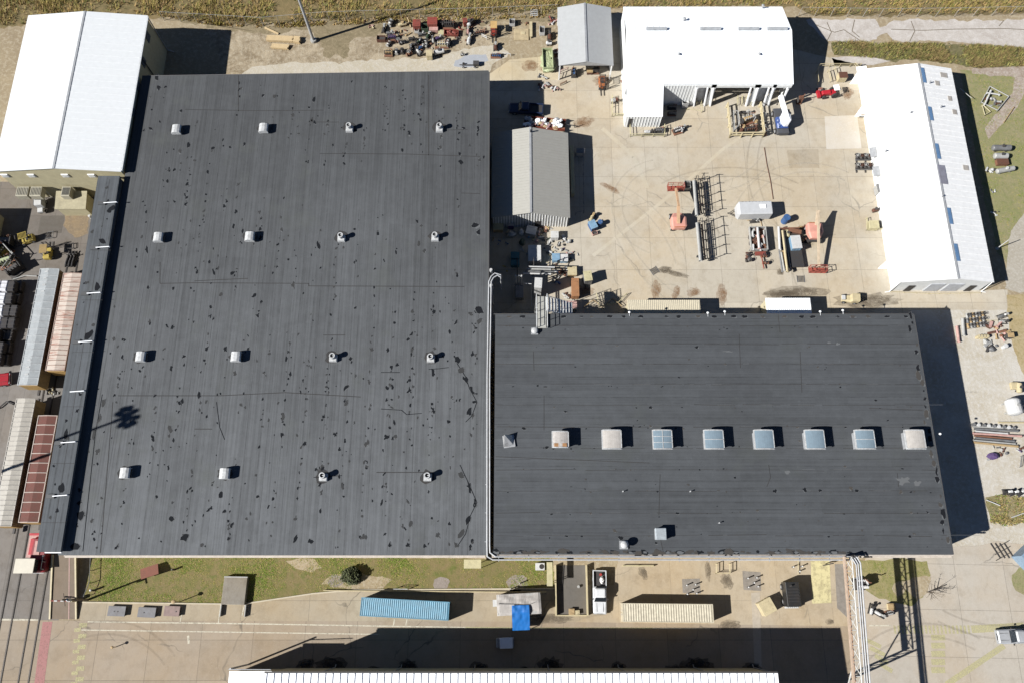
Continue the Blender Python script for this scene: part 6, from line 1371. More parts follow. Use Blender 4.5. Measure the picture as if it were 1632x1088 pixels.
pipe_stack([(1241, 362, 1243, 398, .2, 'white', 1.3, 'white fat pipe at the west edge of the pipe trailer', 'pipes on the dark trailer'), (1247, 368, 1255, 433, .17, 'cream', 1.5, 'long cream pipe laid over the pipe trailer', 'pipes on the dark trailer')] + [(1242 + k * 3.2, 400 + (k % 2) * 3, 1247 + k * 3.2, 434 - (k % 3) * 2, .14, ('grey', 'lgrey', 'tan', 'dgrey')[k % 4], 1.0 + .2 * (k % 2), 'grey pipe with a dark mouth at the south end of the pipe trailer', 'grey pipes at the tail of the trailer') for k in range(5)])
tank(1254, 374, 'olive tank on the pipe trailer', 1.3, .45, 'gold', 90)
cabinet(1269, 386, 'pale blue white box on the east side of the pipe trailer', 1.5, 2.2, 1.7, 'lblue', 'white', 4, 'box', 'steel_box')
cabinet(1267, 368, 'rusty red tool chest at the head of the pipe trailer', 2.0, .6, 1.3, 'brown', 'rust', -15, 'chest', 'steel_box')
for (u, v, lb) in ((1279, 362, 'small brown reel north of the cream boom'), (1281, 383, 'small brown reel west of the cream boom')): pump(u, v, lb, .9, .7, 'tan', 'brown', 0, int(u), 'reel', 'reel')
for (u, v, l) in ((1043, 432, 'dark square drain grate at the west of the yard'), (1276, 445, 'small square drain grate south of the pipe trailer')):
    t = thing('drain_grate', l, 'grate', at(u, v), 30 if u < 1100 else 0); m = MB()
    for k in range(6): m.box(-.5 + k * .2, 0, .02, .1, 1.1, .03)
    m.build('bar', CL['dgrey'], t); m = MB(); [m.box(s * .58, 0, .02, .08, 1.24, .04) for s in (-1, 1)]; m.build('frame', CL['grey'], t)
ps = [P(*p) for p in ((1218, 236), (1222, 262), (1228, 290), (1232, 318))]; t = thing('cable', 'black cable running north across the concrete from the cargo trailer', 'cable', ps[0]); m = MB(); m.tube([(p.x - ps[0].x, p.y - ps[0].y, .05) for p in ps], .07, 6); m.build('sheath', CL['brown'], t)
# shade yard between the roofs
pickup_c = None
cabinet(925, 241, 'grey air unit on the shaded east side of the metal shed', 1.3, .9, 1.2, 'lgrey', 'grey', 0, 'air unit', 'air_unit')
rails('thin pale rail in the shade east of the metal shed', [(929, 250, 0), (930, 340, 0), (917, 343, 0)], .9, 'grey', mid=False, r=.04)
cabinet(912, 270, 'olive cabinet row on the east wall of the metal shed', .5, 9.0, 1.3, 'gold', 'gold', 0)
pump(944, 346, 'cream pump on the concrete corner east of the shed', 1.5, 1.0, 'cream', 'tan', 60, 61)
cabinet(945, 358, 'blue box beside the cream pump', 1.1, 1.4, 1.2, 'blue', 'lblue', 25, 'box', 'steel_box')
drum(956, 356, 'dark blue drum beside the blue box', 'blue', .4, 1.1)
crate(948, 371, 'pinkish small crate south of the blue box', .9, .6, .5, 'pink', 20)
for i, (u, v, lb, L, W, H, c1, c2, dg) in enumerate(((794, 360, 'yellow brown box in deep shade by the shed corner', 1.6, 1.4, 1.2, 'tan', 'gold', 0), (814, 356, 'blue grey box in the shade by the shed', .9, .9, 1.4, 'purple', 'lgrey', 0), (847, 367, 'pale grey crate at the edge of the shade', 1.6, 1.4, 1.1, 'lgrey', 'white', -15), (884, 374, 'white box with a dark east side on the sunny concrete', 1.2, 1.1, 1.2, 'white', 'white', 0), (852, 404, 'white double skip in the shade of the big warehouse', 2.0, 2.7, 1.3, 'white', 'white', 0), (821, 407, 'teal box in deep shade, northern one', 1.3, 1.1, 1.0, 'teal', 'teal', 0), (821, 419, 'teal box in deep shade, southern one', 1.3, .9, 1.0, 'teal', 'teal', 0), (828, 465, 'grey transformer box in deep shade', 1.2, 2.0, 1.2, 'lgrey', 'grey', 0), (858, 451, 'bright white tank top box lifted into the sun south of the pipe rack', 1.1, 1.6, 4.2, 'white', 'white', -4), (886, 410, 'light blue round lidded box, west one', 1.2, 1.2, 1.0, 'lblue', 'lblue', 0), (899, 411, 'light blue round lidded box, east one with a ring', 1.2, 1.2, .9, 'lblue', 'white', 0), (917, 458, 'rusty orange tall skip with a dark east side', 1.1, 3.0, 1.5, 'orange', 'orange', 0), (909, 486, 'small white shed box beside the stair tower', 2.0, 1.2, 1.6, 'white', 'pink', 0), (937, 440, 'olive grey drum shed with a long shadow', 1.2, 1.6, 2.0, 'grey', 'gold', 8), (912, 432, 'tan round topped box north of the orange skip', 1.4, 1.4, .8, 'tan', 'cream', 0))):
    cabinet(u, v, lb, L, W, H, c1, c2, dg, 'box', 'steel_box')
for (u, v, lb, c) in ((815, 375, 'pale bag heap in deep shade', 'lgrey'), (831, 372, 'white bag in deep shade', 'white'), (832, 388, 'green bag in deep shade', 'green')): 
    t = thing('bag', lb, 'bag', at(u, v)); m = MB(); m.ball((0, 0, .4), (.8 if c == 'lgrey' else .45, .6, .45), 10, 6, .2, 3); m.build('sack', CL[c], t, smooth=True); m = MB(); m.cyl((0, 0, .75), (.05, 0, .98), .12, 8, .2); m.build('neck', CL[c], t)
for (u, v, lb, mt, n, sd) in ((868, 368, 'tan and cream junk at the south wall of the shed', ['cream', 'tan', 'white', 'brown', 'pink'], 14, 1), (858, 382, 'pink and cream pipes on the shade edge', ['pink', 'cream', 'lgrey'], 8, 2), (875, 386, 'grey machine bits on the shade edge', ['lgrey', 'dgrey', 'green', 'white'], 10, 3), (903, 381, 'white and black bits east of the white box', ['white', 'black', 'lgrey'], 8, 4), (868, 407, 'white rings on the shade edge', ['white', 'white', 'lgrey'], 6, 5), (903, 400, 'violet bits north of the light blue boxes', ['purple', 'pink', 'lgrey'], 6, 6), (913, 410, 'cream bits east of the light blue boxes', ['cream', 'lgrey', 'black'], 6, 7), (895, 432, 'mixed pipe bits north of the stair tower', ['lgrey', 'brown', 'dgrey', 'white', 'rust'], 14, 8), (884, 446, 'dark frame bits in the shade edge', ['dgrey', 'blue', 'lgrey'], 7, 9), (905, 475, 'machine bits beside the orange skip', ['white', 'black', 'brown', 'lgrey'], 10, 10)):
    pile(u, v, lb, mt, n, .6, 1.0, sd)
for i, (u, v, lb, mt, n) in enumerate(((798, 384, 'dim bits in the deep shade by the warehouse wall', ['lgrey', 'blue', 'tan'], 8), (803, 432, 'dim yellow and grey bits in the deep shade', ['yellow', 'lgrey', 'white'], 7), (838, 400, 'pale bits beside the white double skip', ['white', 'lgrey', 'pink'], 8), (874, 398, 'loose pale parts on the shade edge', ['white', 'lgrey', 'cream', 'dgrey'], 12), (881, 424, 'small parts north of the white pipes', ['cream', 'lgrey', 'brown'], 10), (893, 392, 'small grey parts south of the white box', ['lgrey', 'white', 'dgrey'], 9), (926, 452, 'rust and tan bits near the orange skip', ['rust', 'tan', 'brown'], 8), (845, 375, 'bright scraps along the shed wall shade', ['white', 'lblue', 'pink'], 8))): pile(u, v, lb, mt, n, .4, 1.3, 70 + i)
pipe_stack([(843 - k * 3, 425 + k * 3.6, 884 - (k % 2) * 6, 426 + k * 3.6, .11 + .03 * (k % 2), ('white', 'lgrey', 'grey', 'white')[k], 3.2 - .3 * k, 'white pipe on the raised rack in the shade yard', 'white pipes on the shade yard rack') for k in range(4)])
t = thing('pipe_rack', 'dark steel rack holding the white pipes in the shade yard', 'rack', at(850, 432)); m = MB()
for x in (-2.6, 0, 2.6): m.cyl((x, -.8, 0), (x, -.8, 3.0), .08, 6); m.cyl((x, .8, 0), (x, .8, 3.3), .08, 6); m.cyl((x, -1, 2.1), (x, 1, 2.95), .07, 6)
m.build('stand', dkst, t)
rails('tall white pipe with a horizontal arm to the white tank box', [(847, 453, 4.0), (835, 452, 4.0)], .1, 'white', 'overhead_pipe', post=False, mid=False, cat='pipe')
rails('thin pale pipe standing along the shade yard', [(846, 440, 1.0), (847, 488, 1.0)], .1, 'lgrey', 'pipe_run', post=False, mid=False, cat='pipe')
for k, v in enumerate((446, 470)): drum(783.5, v, 'small white cap on the warehouse wall edge, %s' % ('northern one', 'southern one')[k], 'white', .22, 7.9)
for k in range(3): drum(822 + k * 4.4, 447, 'white insulator cap in deep shade, %s of three' % ('left', 'middle', 'right')[k], 'white', .13, 3.8)
rails('tangled tan pipe frames on the ground east of the stair tower', [(930, 492, 0), (945, 480, 0), (960, 492, 0), (975, 478, 0), (990, 490, 0)], .7, 'tan', r=.04)
rails('second tan pipe frame leaning near the cream annex', [(950, 470, 0), (955, 490, 0), (985, 484, 0), (998, 470, 0)], .7, 'gold', r=.04)
t = thing('golf_cart', 'cream cart with a white front and dark rear north of the white annex', 'cart', P(1357, 474, 1.2).xy.to_3d(), 175); m = MB(); m.loft([(-1.3, .6, .55, .3, 1.2), (-.2, .65, .6, .3, 1.35), (0, .6, .5, .3, .8), (1.3, .5, .4, .3, .7)]); m.build('body', CL['cream'], t); m = MB(); m.box(-.7, 0, 1.42, 1.2, 1.25, .06); m.build('roof', CL['cream'], t); m = MB(); m.box(1.1, 0, .85, .5, .7, .3); m.build('bonnet', CL['white'], t); wheels(t, (-.8, .9), .6, .28, .2)
for (u, v, lb) in ((1012, 497, 0),): pass
# ================================================================== EAST SIDE
rails('white pipe frame lying on the lawn, largest of the frames', [(1576, 140, .0), (1606, 156, 0), (1588, 178, 0), (1562, 165, 0), (1576, 140, 0)], .35, 'lgrey', 'pipe_gate', r=.08, cat='pipe frame', mid=False)
rails('white crossed beams on top of the pipe frame', [(1578, 146, .3), (1568, 168, .3)], .3, 'white', 'pipe_gate', r=.14, cat='pipe frame', mid=False)
rails('second white beam across the pipe frame', [(1572, 150, .3), (1592, 153, .3)], .3, 'white', 'pipe_gate', r=.12, cat='pipe frame', mid=False)
rails('cream corner frame south of the big pipe frame', [(1564, 170, 0), (1568, 185, 0), (1577, 180, 0), (1566, 170, 0)], .3, 'gold', 'pipe_gate', r=.07, cat='pipe frame', mid=False)
pile(1582, 164, 'grey grating pieces inside the pipe frame', ['lgrey', 'grey', 'brown'], 10, .7, 1.2, 1)
rails('long thin plank along the edge of the pinkish path', [(1599, 196, 0), (1615, 172, 0)], .2, 'tan', 'plank', r=.07, cat='plank', mid=False)
rails('leaning pale pipe beside the shaded wall of the long workshop', [(1530, 142, 1.0), (1543, 163, 0)], .1, 'lgrey', 'pipe_run', r=.05, cat='pipe', mid=False, post=False)
tank(1595, 237, 'grey long tank on the lawn, northmost of three', 3.2, .5, 'grey', 0); tank(1594, 250, 'pale square ended tank on the lawn, middle of three', 2.4, .5, 'lgrey', 0)
cabinet(1598, 258, 'rusty red low crate between the tanks on the lawn', 1.9, 1.0, .7, 'rust', 'brown', 0, 'crate', 'steel_box')
tank(1601, 272, 'white dotted tank on the lawn, southmost of three', 3.2, .42, 'lgrey', 12, 'white')
pile(1579, 273, 'white plastic pieces at the shade edge by the lawn', ['white', 'white', 'black'], 7, .6, .7, 2); pile(1582, 305, 'small white pieces at the shade edge, second heap', ['white', 'grey'], 5, .35, .5, 3); pile(1587, 340, 'white and black pieces at the shade edge, third heap', ['white', 'black'], 6, .4, .6, 4)
b0 = P(1588, 397); t = thing('street_lamp', 'leaning pale pole with its shadow at the southeast corner of the long workshop', 'pole', b0); m = MB(); m.cyl((0, 0, 0), (0, 0, 3.4), .09, 8, .06); m.build('pole', CL['white'], t); m = MB(); m.cyl((0, 0, 0), (0, 0, .25), .25, 10); m.build('footing', CL['lgrey'], t)
rails('low cream pipe rail at the south side of the long workshop', [(1420, 466, 0), (1480, 469, 0), (1562, 468, 0)], .25, 'cream', r=.05, mid=False)
# scrap at the east wall of the wing
pipe_stack([(1525, 520, 1528, 545, .22, 'pink', .3, 'pinkish fat pipe at the shade edge', 'two fat pipes at the shade edge'), (1534, 508, 1536, 535, .24, 'lgrey', .35, 'grey fat pipe at the shade edge', 'two fat pipes at the shade edge')])
for r_ in range(3):
    for k in range(6): valve(1541 + k * 5.0 + r_, 504 + r_ * 8 - k * .6, 'grey flanged fitting in the dense block east of the wing', .75, ('lgrey', 'grey', 'tan')[(k + r_) % 3], 'dgrey', 90, 'flanged fittings in the block east of the wing')
for k in range(4): drum(1558.5 + k * 4.5, 537, 'cream short drum in the row of four east of the wing', 'cream', .26, .75, 'four cream drums in a row')
pile(1590, 528, 'pinkish rusty pipe heap east of the wing', ['pink', 'rust', 'brown', 'tan', 'pink'], 18, .8, 1.8, 5)
pile(1581, 551, 'grey bent pipe heap south of the cream drums', ['grey', 'lgrey', 'dgrey'], 9, .8, 1.2, 6)
pump(1599, 503, 'grey pump pair at the edge of the ochre track', 1.8, .9, 'grey', 'lgrey', 20, 71); pump(1600, 512, 'pale pump south of the grey pump pair', 1.4, .8, 'lgrey', 'dgrey', 0, 72)
rails('thin cream pipe lying between the fittings and the pale pump', [(1568, 511, 0), (1594, 511, 0)], .1, 'cream', 'pipe_run', post=False, mid=False, cat='pipe')
cabinet(1611, 534, 'dark low box with a long shadow by the ochre track', .9, .7, 1.0, 'dgrey', 'tan', 0, 'box', 'steel_box')
drum(1601, 552, 'white barrel beside the bent pipe heap', 'white', .32, .9)
tank(1614, 648, 'big white tank block at the right edge', 2.6, 1.1, 'white', 95, 'lgrey'); tank(1623, 618, 'cream cylinder north of the big white tank', 1.6, .4, 'cream', 80); cabinet(1617, 614, 'cream box beside the cream cylinder', 1.0, 1.0, .6, 'cream', 'cream', 0, 'box', 'steel_box')
tank(1630, 650, 'grey drum tank touching the big white tank', 1.2, .4, 'lgrey', 0)
pipe_stack([(1551 + (k % 3) * 2, 679 + k * 3.6, 1618 + (k % 2) * 10 - (k % 3) * 6, 682 + k * 4.1, .13 + .04 * (k % 2), ('lgrey', 'grey', 'white', 'pink', 'rust', 'grey', 'lgrey', 'tan')[k], .3, 'long pipe in the pile reaching out of the wing shadow', 'long pipes piled at the edge of the wing shadow') for k in range(8)])
for k in range(9): drum(1551 + k * 8, 676 + k * .7, 'white pipe cap along the north edge of the long pipe pile', 'white' if k % 2 else 'grey', .24, .5, 'pipe caps on the long pipe pile')
rails('cream timber edging north of the long pipe pile', [(1590, 673, 0), (1640, 673, 0)], .15, 'cream', 'timber', mid=False, post=False, r=.12, cat='timber')
t = thing('tarp_bundle', 'small purple tarp bundle on the pale earth', 'tarp', at(1580, 727)); m = MB(); m.ball((0, 0, .3), (.8, .5, .4), 8, 6, .25, 4); m.build('tarp', CL['purple'], t); m = MB(); m.box(-.6, -.45, .1, .5, .3, .08, .3); m.build('plank', CL['lgrey'], t)
pile(1592, 717, 'thin grey offcuts south of the long pipe pile', ['grey', 'brown', 'lgrey'], 8, .5, 1.3, 8); pile(1628, 712, 'violet grey bits at the right edge', ['lgrey', 'purple', 'brown'], 8, .5, .8, 9)
rails('thin post with cross wire at the right edge', [(1626, 727, 0), (1624, 744, 0)], .5, 'grey', r=.04)
for k, (u, v) in enumerate(((1606, 783), (1616, 784), (1627, 784))): pump(u, v, 'black and white engine by the weed patch, %s of three' % ('left', 'middle', 'right')[k], 1.2, .9, 'black', 'white', 20 * k, 80 + k)
rails('white pole lying across the weedy patch', [(1571, 796, 0), (1593, 805, 0)], .15, 'white', 'pole', post=False, mid=False, r=.07, cat='pole'); rails('white pole lying askew by the right edge of the weeds', [(1611, 824, 0), (1640, 814, 0)], .15, 'white', 'pole', post=False, mid=False, r=.07, cat='pole')
t = thing('lattice', 'dark lattice frame lying on the concrete southeast of the wing', 'frame', at(1596, 877)); m = MB()
for k in range(4): m.box(-.95 + k * .65, 0, .1, .1, 2.3, .1, .45)
for k in range(3): m.box(0, -.8 + k * .8, .2, 2.6, .08, .08, .45)
m.build('bar', CL['dgrey'], t)
pump(1390, 970, 'white pump with dark legs beside the grass island', 1.5, .8, 'white', 'black', 70, 91); pump(1403, 978, 'pale pump lying askew by the island kerb', 1.6, .7, 'white', 'lgrey', -30, 92); engine(1418, 976, 'black motor casting a shadow by the island kerb', 1.2, .7, .9, 'black', 'lgrey', 15, 93); cabinet(1421, 966, 'small beige box on the grey pad by the island', 1.0, .8, .6, 'cream', 'tan', 0, 'box', 'steel_box')
rails('thin bent pole lying from the grass island to the concrete', [(1486, 940, 0), (1507, 931, 0)], .12, 'dgrey', 'pole', post=False, mid=False, r=.07, cat='pole')
t = thing('small_tree', 'bare leafless young tree on the grass island', 'tree', at(1478, 943)); m = MB(); m.cyl((0, 0, 0), (.05, 0, 1.6), .09, 7, .05); m.build('trunk', M('bark', (.10, .08, .06), .9), t); m = MB(); rg = random.Random(5)
for k in range(16):
    a = rg.uniform(0, 6.28); r = rg.uniform(.6, 1.5); z = rg.uniform(.7, 1.5); q = (math.cos(a) * r, math.sin(a) * r, z + rg.uniform(.4, 1.3)); m.cyl((.03, 0, z), q, .035, 5, .012)
    for j in range(3): m.cyl(q, (q[0] + rg.uniform(-.4, .4), q[1] + rg.uniform(-.4, .4), q[2] + rg.uniform(.1, .5)), .015, 4, .006)
m.build('branch', M('bark', (.10, .08, .06)), t)
engine(1372, 930, 'black unit with white fittings under the pipe bridge', 1.6, 1.6, 2.2, 'black', 'white', 0, 94, 'machine', 'machine')
rails('thin orange rail along the west side of the pipe bridge', [(1348, 900, .8), (1362, 1086, .8)], .3, 'orange', post=False, mid=False, r=.05)
# ================================================================== FRONT STRIP
t = thing('site_office', 'pale tarp roofed office trailer with a blue tarp over its corner', 'office trailer', P(827, 962, 2.6).xy.to_3d(), 3)
m = MB(); m.box(0, 0, 1.35, 5.9, 2.6, 2.3); m.build('body', CL['lgrey'], t)
m = MB(); n, q = 18, 8; vs = []
for i in range(n + 1):
    for j in range(q + 1):
        x = -3.05 + 6.1 * i / n; y = -1.4 + 2.8 * j / q; vs.append((x, y, 2.72 - .22 * abs(y) / 1.4 + .16 * noise.noise(Vector((x * .9, y * 1.4, 3))) - .1 * (abs(x) > 2.9)))
m.add(vs, [(i * (q + 1) + j, (i + 1) * (q + 1) + j, (i + 1) * (q + 1) + j + 1, i * (q + 1) + j + 1) for i in range(n) for j in range(q)]); m.build('tarp_roof', M('pale tarp', PH(206, 200, 194), .7, 0, .2), t)
m = MB(); m.tube([(-2.8, .2, 2.72), (-1, .05, 2.78), (1.5, -.1, 2.76), (2.4, .2, 2.7)], .04); m.build('ridge_rope', CL['grey'], t)
m = MB(); m.box(-3.3, .3, 1.4, .6, .9, .9); m.build('air_unit', CL['white'], t)
m = MB(); [m.box(x, 0, .12, .5, 2.4, .2) for x in (-2, 0, 2)]; m.build('block', CL['grey'], t)
c = P(830, 983, 1.8); t = thing('blue_tarp', 'bright blue tarp draped from the office trailer roof', 'tarp', (c.x, c.y, 0), 2); m = MB(); n = 14; vs = []
for i in range(n + 1):
    for j in range(n + 1):
        x = -1.2 + 2.4 * i / n; y = -1.7 + 3.3 * j / n; z = 2.9 if y > .6 else 2.9 - (0.6 - y) * .75
        vs.append((x, y, z + .16 * noise.noise(Vector((x * 1.5, y * 1.5, 1))) + .12 * noise.noise(Vector((x * 3.2, y * 3.2, 7)))))
m.add(vs, [(i * (n + 1) + j, (i + 1) * (n + 1) + j, (i + 1) * (n + 1) + j + 1, i * (n + 1) + j + 1) for i in range(n) for j in range(n)]); m.build('sheet', M('tarp blue', PH(24, 126, 216), .5, 0, .12), t, smooth=True)
m = MB(); [m.cyl((s * 1.15, -1.65, 0), (s * 1.15, -1.65, 1.15), .05, 6) for s in (-1, 1)]; m.build('pole', CL['grey'], t)
# ramp pit with curbs
pc = [P(u, v) for u, v in ((886, 900), (936, 900), (936, 980), (886, 980))]; o = pc[3]
t = thing('loading_ramp', 'dark grey concrete loading ramp framed by cream curbs', 'ramp', (o.x, o.y, 0)); Wr, Lr = pc[2].x - o.x, pc[0].y - o.y
m = MB(); m.quad((0, 0, .045), (Wr, 0, .045), (Wr, Lr, .045), (0, Lr, .045)); m.build('floor', concrete('ramp floor', PH(120, 114, 106), 20, 20, 0, .01, .5, .02, .6), t)
m = MB(); m.box(0, Lr / 2, .45, .18, Lr, .9); m.box(Wr, Lr / 2, .45, .18, Lr, .9); m.box(Wr / 2, 0, .12, Wr - .2, .16, .24); m.build('curb', CL['cream'], t)
cabinet(911, 974, 'small tan box at the foot of the loading ramp, left one', .75, .75, .5, 'pink', 'tan', 0, 'box', 'steel_box'); cabinet(920, 975, 'small tan box at the foot of the loading ramp, right one', .6, .5, .4, 'tan', 'cream', 5, 'box', 'steel_box')
drum(922, 934, 'pale paint can on the ramp floor', 'lgrey', .18, .4)
t = thing('ladder', 'dark ladder frame lying on the loading ramp', 'ladder', at(893, 920), 85); m = MB(); [m.box(0, s * .35, .1, 3.6, .06, .06) for s in (-1, 1)]; m.build('stile', CL['dgrey'], t); m = MB(); [m.cyl((-1.6 + k * .8, -.35, .1), (-1.6 + k * .8, .35, .1), .025, 6) for k in range(5)]; m.build('rung', CL['dgrey'], t)
for (u, v, lb, W_, L_, col) in ((876, 914, 'pale yellow door plate leaning on the wall by the ramp', .8, 3.2, 'gold'), (753, 898, 'cream awning box on the south wall at the pipe corner', 2.4, 1.2, 'gold')): 
    t = thing('wall_hood', lb, 'hood', at(u, v, 2.5), 0); m = MB(); m.box(0, 0, 2.5, W_, L_, .12); m.build('roof', CL[col], t); m = MB(); [m.cyl((s * W_ * .4, -L_ * .4, 0), (s * W_ * .4, -L_ * .4, 2.45), .05, 6) for s in (-1, 1)]; m.build('post', CL['lgrey'], t)
t = thing('air_unit', 'white air unit with a round black fan on the lawn beside the ramp', 'air unit', at(861, 902, 1)); m = MB(); m.box(0, 0, .5, 1.3, 1.0, 1.0); m.build('casing', CL['white'], t, bevel=.04); m = MB(); m.cyl((.2, 0, 1.0), (.2, 0, 1.03), .34, 16); m.build('fan', dark, t)
for i, (u, v, lb) in enumerate(((186, 973, 'flat grey slab cover with two lifting eyes, westmost of three'), (234, 975, 'flat grey slab cover with one lifting eye, middle of three'), (274, 973, 'pinkish slab cover, eastmost and shortest of three'))):
    t = thing('slab_cover', lb, 'cover', at(u, v, .5), -2); Lx = (2.45, 2.5, 2.2)[i]; m = MB(); m.box(0, 0, .45, Lx, 1.35, .14); m.build('slab', M(('cover grey', 'cover grey', 'cover pink')[i], (PH(142, 142, 146), PH(142, 142, 146), PH(168, 142, 136))[i], .7, 0, .3), t, bevel=.02)
    m = MB(); [m.box(s * Lx * .4, 0, .2, .2, 1.2, .36) for s in (-1, 1)]; m.build('block', CL['dgrey'], t)
    m = MB(); [m.cyl((x, -.05, .52), (x, -.05, .56), .09, 8) for x in ((-.3, .15), (-.4,), (.6,))[i]]; m.build('lifting_eye', CL['dgrey'], t)
# concrete block with steps on the lawn
c0 = at(374, 940, .7); t = thing('concrete_block', 'stained concrete tank block standing on the front lawn', 'concrete block', c0, -1); m = MB(); m.box(0, 0, .4, 3.3, 3.8, .8); m.build('body', concrete('block concrete', PH(160, 154, 144), 20, 20, 0, .005, .3, .02, .9), t, bevel=.05); m = MB(); [m.box(s * 1.72, -2.7, .25, .12, 1.6, .5) for s in (-1, 1)]; m.box(0, 1.8, .83, 3.3, .14, .05); m.build('kerb', CL['lgrey'], t)
# lawn edging, kerb and dock ramp on the west
m = MB(); ps = [P(*p) for p in ((132, 959), (385, 962), (500, 945), (565, 939.5), (884, 937))]; o = ps[0]
for a, b in zip(ps, ps[1:]): d = b - a; c = (a + b) / 2 - o; m.box(c.x, c.y, .08, d.length, .18, .16, math.atan2(d.y, d.x))
t = m.build('kerb', M('kerb concrete', PH(226, 214, 188), .85, 0, .15)); t.location = o; struct(t)
rails('low cream wall rail along the lawn behind the blue container', [(517, 940, .0), (605, 941, 0), (870, 943, 0)], .3, 'cream', 'guard_rail', r=.08, mid=False)
rails('white gate rail behind the blue container', [(629, 938, 0), (651, 938, 0)], 1.2, 'white'); 
ra, rb = P(92, 884), P(128, 886); rs, re_ = P(80, 986), P(122, 986); hz = 1.25
t = thing('dock_ramp', 'sloping concrete dock ramp with cream edge curbs at the southwest corner', 'ramp', (rs.x, rs.y, 0)); o = Vector((rs.x, rs.y, 0)); A, B, C_, D_ = (ra - o), (rb - o), (re_ - o), (rs - o)
m = MB(); m.add([(A.x, A.y, hz), (B.x, B.y, hz), (C_.x, C_.y, .05), (D_.x, D_.y, .05), (A.x, A.y, 0), (B.x, B.y, 0), (C_.x, C_.y, 0), (D_.x, D_.y, 0)], [(3, 2, 1, 0), (0, 1, 5, 4), (1, 2, 6, 5), (3, 0, 4, 7)]); m.build('deck', concrete('dock concrete', PH(142, 126, 108), 20, 4, 0, .02, .4, .03, .6), t)
m = MB()
for p, q in ((A, D_), (B, C_)):
    m.slab((p.x - .11, p.y, hz + .18), (q.x - .11, q.y, .2), (q.x + .11, q.y, .2), (p.x + .11, p.y, hz + .18), .25)
m.build('curb', CL['cream'], t)
q = [A * .28 + B * .72, D_ * .28 + C_ * .72]; m = MB(); m.slab((q[0].x - .05, q[0].y, hz + .03), (q[1].x - .05, q[1].y, .08), (q[1].x + .05, q[1].y, .08), (q[0].x + .05, q[0].y, hz + .03), .02); m.build('edge_line', CL['pink'], t)
g0 = P(121, 956); t = thing('barrier_gate', 'red and white barrier arm across the dock ramp', 'barrier', g0); m = MB(); m.box(0, 0, .7, .4, .4, 1.4); m.build('housing', CL['cream'], t)
d = P(81, 955, 1.6) - g0; m = MB()
for k in range(6):
    m.k = k % 2; a = k / 6; b = (k + 1) / 6; m.cyl((d.x * a, d.y * a - .1, 1.45 + .1 * a), (d.x * b, d.y * b - .1, 1.45 + .1 * b), .09 + .02 * (k > 3), 8)
m.build('arm', [CL['white'], CL['red']], t)
# pole whose shadow falls over the lawn, and the brown board
b0 = P(140, 955); t = thing('utility_pole', 'wooden pole at the southwest corner of the lawn with a long shadow', 'pole', b0); m = MB(); m.cyl((0, 0, 0), (0, 0, 6.9), .16, 9, .11); m.build('pole', M('pole wood', (.16, .12, .09), .85), t); m = MB(); m.box(0, 0, 6.3, .12, 1.7, .14, .3); m.build('cross_arm', M('pole wood', (.16, .12, .09)), t); m = MB(); m.cyl((.25, 0, 5.2), (.25, 0, 6.0), .2, 10); m.build('transformer', galv, t)
c = P(238, 910, 1.0); t = thing('brown_sign', 'blank red brown board on short legs standing on the front lawn', 'sign', (c.x, c.y, 0), 18); m = MB(); m.box(0, 0, .95, 2.5, 1.5, .1, 0, -.25); m.build('board', M('board brown', PH(150, 88, 70), .7, 0, .25), t); m = MB(); [m.box(s * 1.05, .3, .45, .1, .1, .9) for s in (-1, 1)]; m.build('leg', CL['brown'], t)
for (u, v, h, lb) in ((278, 907, .8, 'small dark post added for an L shaped shadow on the lawn east of the brown board'), (150, 940, 1.0, 'pair of white topped bollards at the lawn corner')):  # the dark post is made up where only an L shaped shadow lies
    t = thing('bollard', lb, 'bollard', at(u, v)); m = MB(); m.cyl((0, 0, 0), (0, 0, h), .14, 9); m.build('post', CL['dgrey'], t); m = MB(); m.ball((0, 0, h), (.17, .17, .12), 9, 5); m.build('cap', CL['white' if u < 200 else 'dgrey'], t)
rails('grey pipe rail along the west edge of the lawn', [(149, 889, 0), (147, 928, 0), (138, 950, 0)], .9, 'grey', mid=False); 
for (u, v, lb) in ((287, 958, 'street lamp at the lawn kerb with a round shadow'), (185, 1030, 'short stand-in post added on the road in the west')):  # the short one stands in for a thin figure, sized for its small shadow
    t = thing('street_lamp', lb, 'street lamp', at(u, v)); m = MB(); hl = 2.2 if u > 200 else 1.1; m.cyl((0, 0, 0), (0, 0, hl), .06, 7); m.build('pole', CL['tan'], t); m = MB(); m.ball((0, 0, hl + .05), (.34, .26, .14) if u > 200 else (.22, .2, .12), 10, 6); m.build('lamp_shade', CL['tan'], t)
# shrub
t = thing('shrub', 'dark round evergreen shrub on the front lawn', 'shrub', at(561, 917)); m = MB(); rg = random.Random(8)
lf = [M('leaf dark', PH(62, 72, 36), .7), M('leaf mid', PH(84, 96, 46), .7)]
for k in range(1500):
    a = rg.uniform(0, 6.283); ph = math.acos(rg.uniform(-.2, 1)); r = 1.45 * rg.uniform(.6, 1) * (1 + .25 * noise.noise(Vector((a * 1.3, ph * 2, 0)))); p = Vector((math.cos(a) * math.sin(ph) * r, math.sin(a) * math.sin(ph) * r * .85, .35 + math.cos(ph) * r * .95)); m.k = k % 2
    d = Vector((rg.uniform(-1, 1), rg.uniform(-1, 1), rg.uniform(-.5, 1))).normalized() * .17; n_ = d.orthogonal().normalized() * .08; m.add([p - d, p + n_, p + d, p - n_], [(0, 1, 2, 3)])
m.build('crown', lf, t); m = MB(); [m.cyl((0, 0, 0), (math.cos(k) * .7, math.sin(k) * .7, 1.1), .06, 6, .02) for k in range(6)]; m.build('stem', M('bark', (.10, .08, .06)), t)
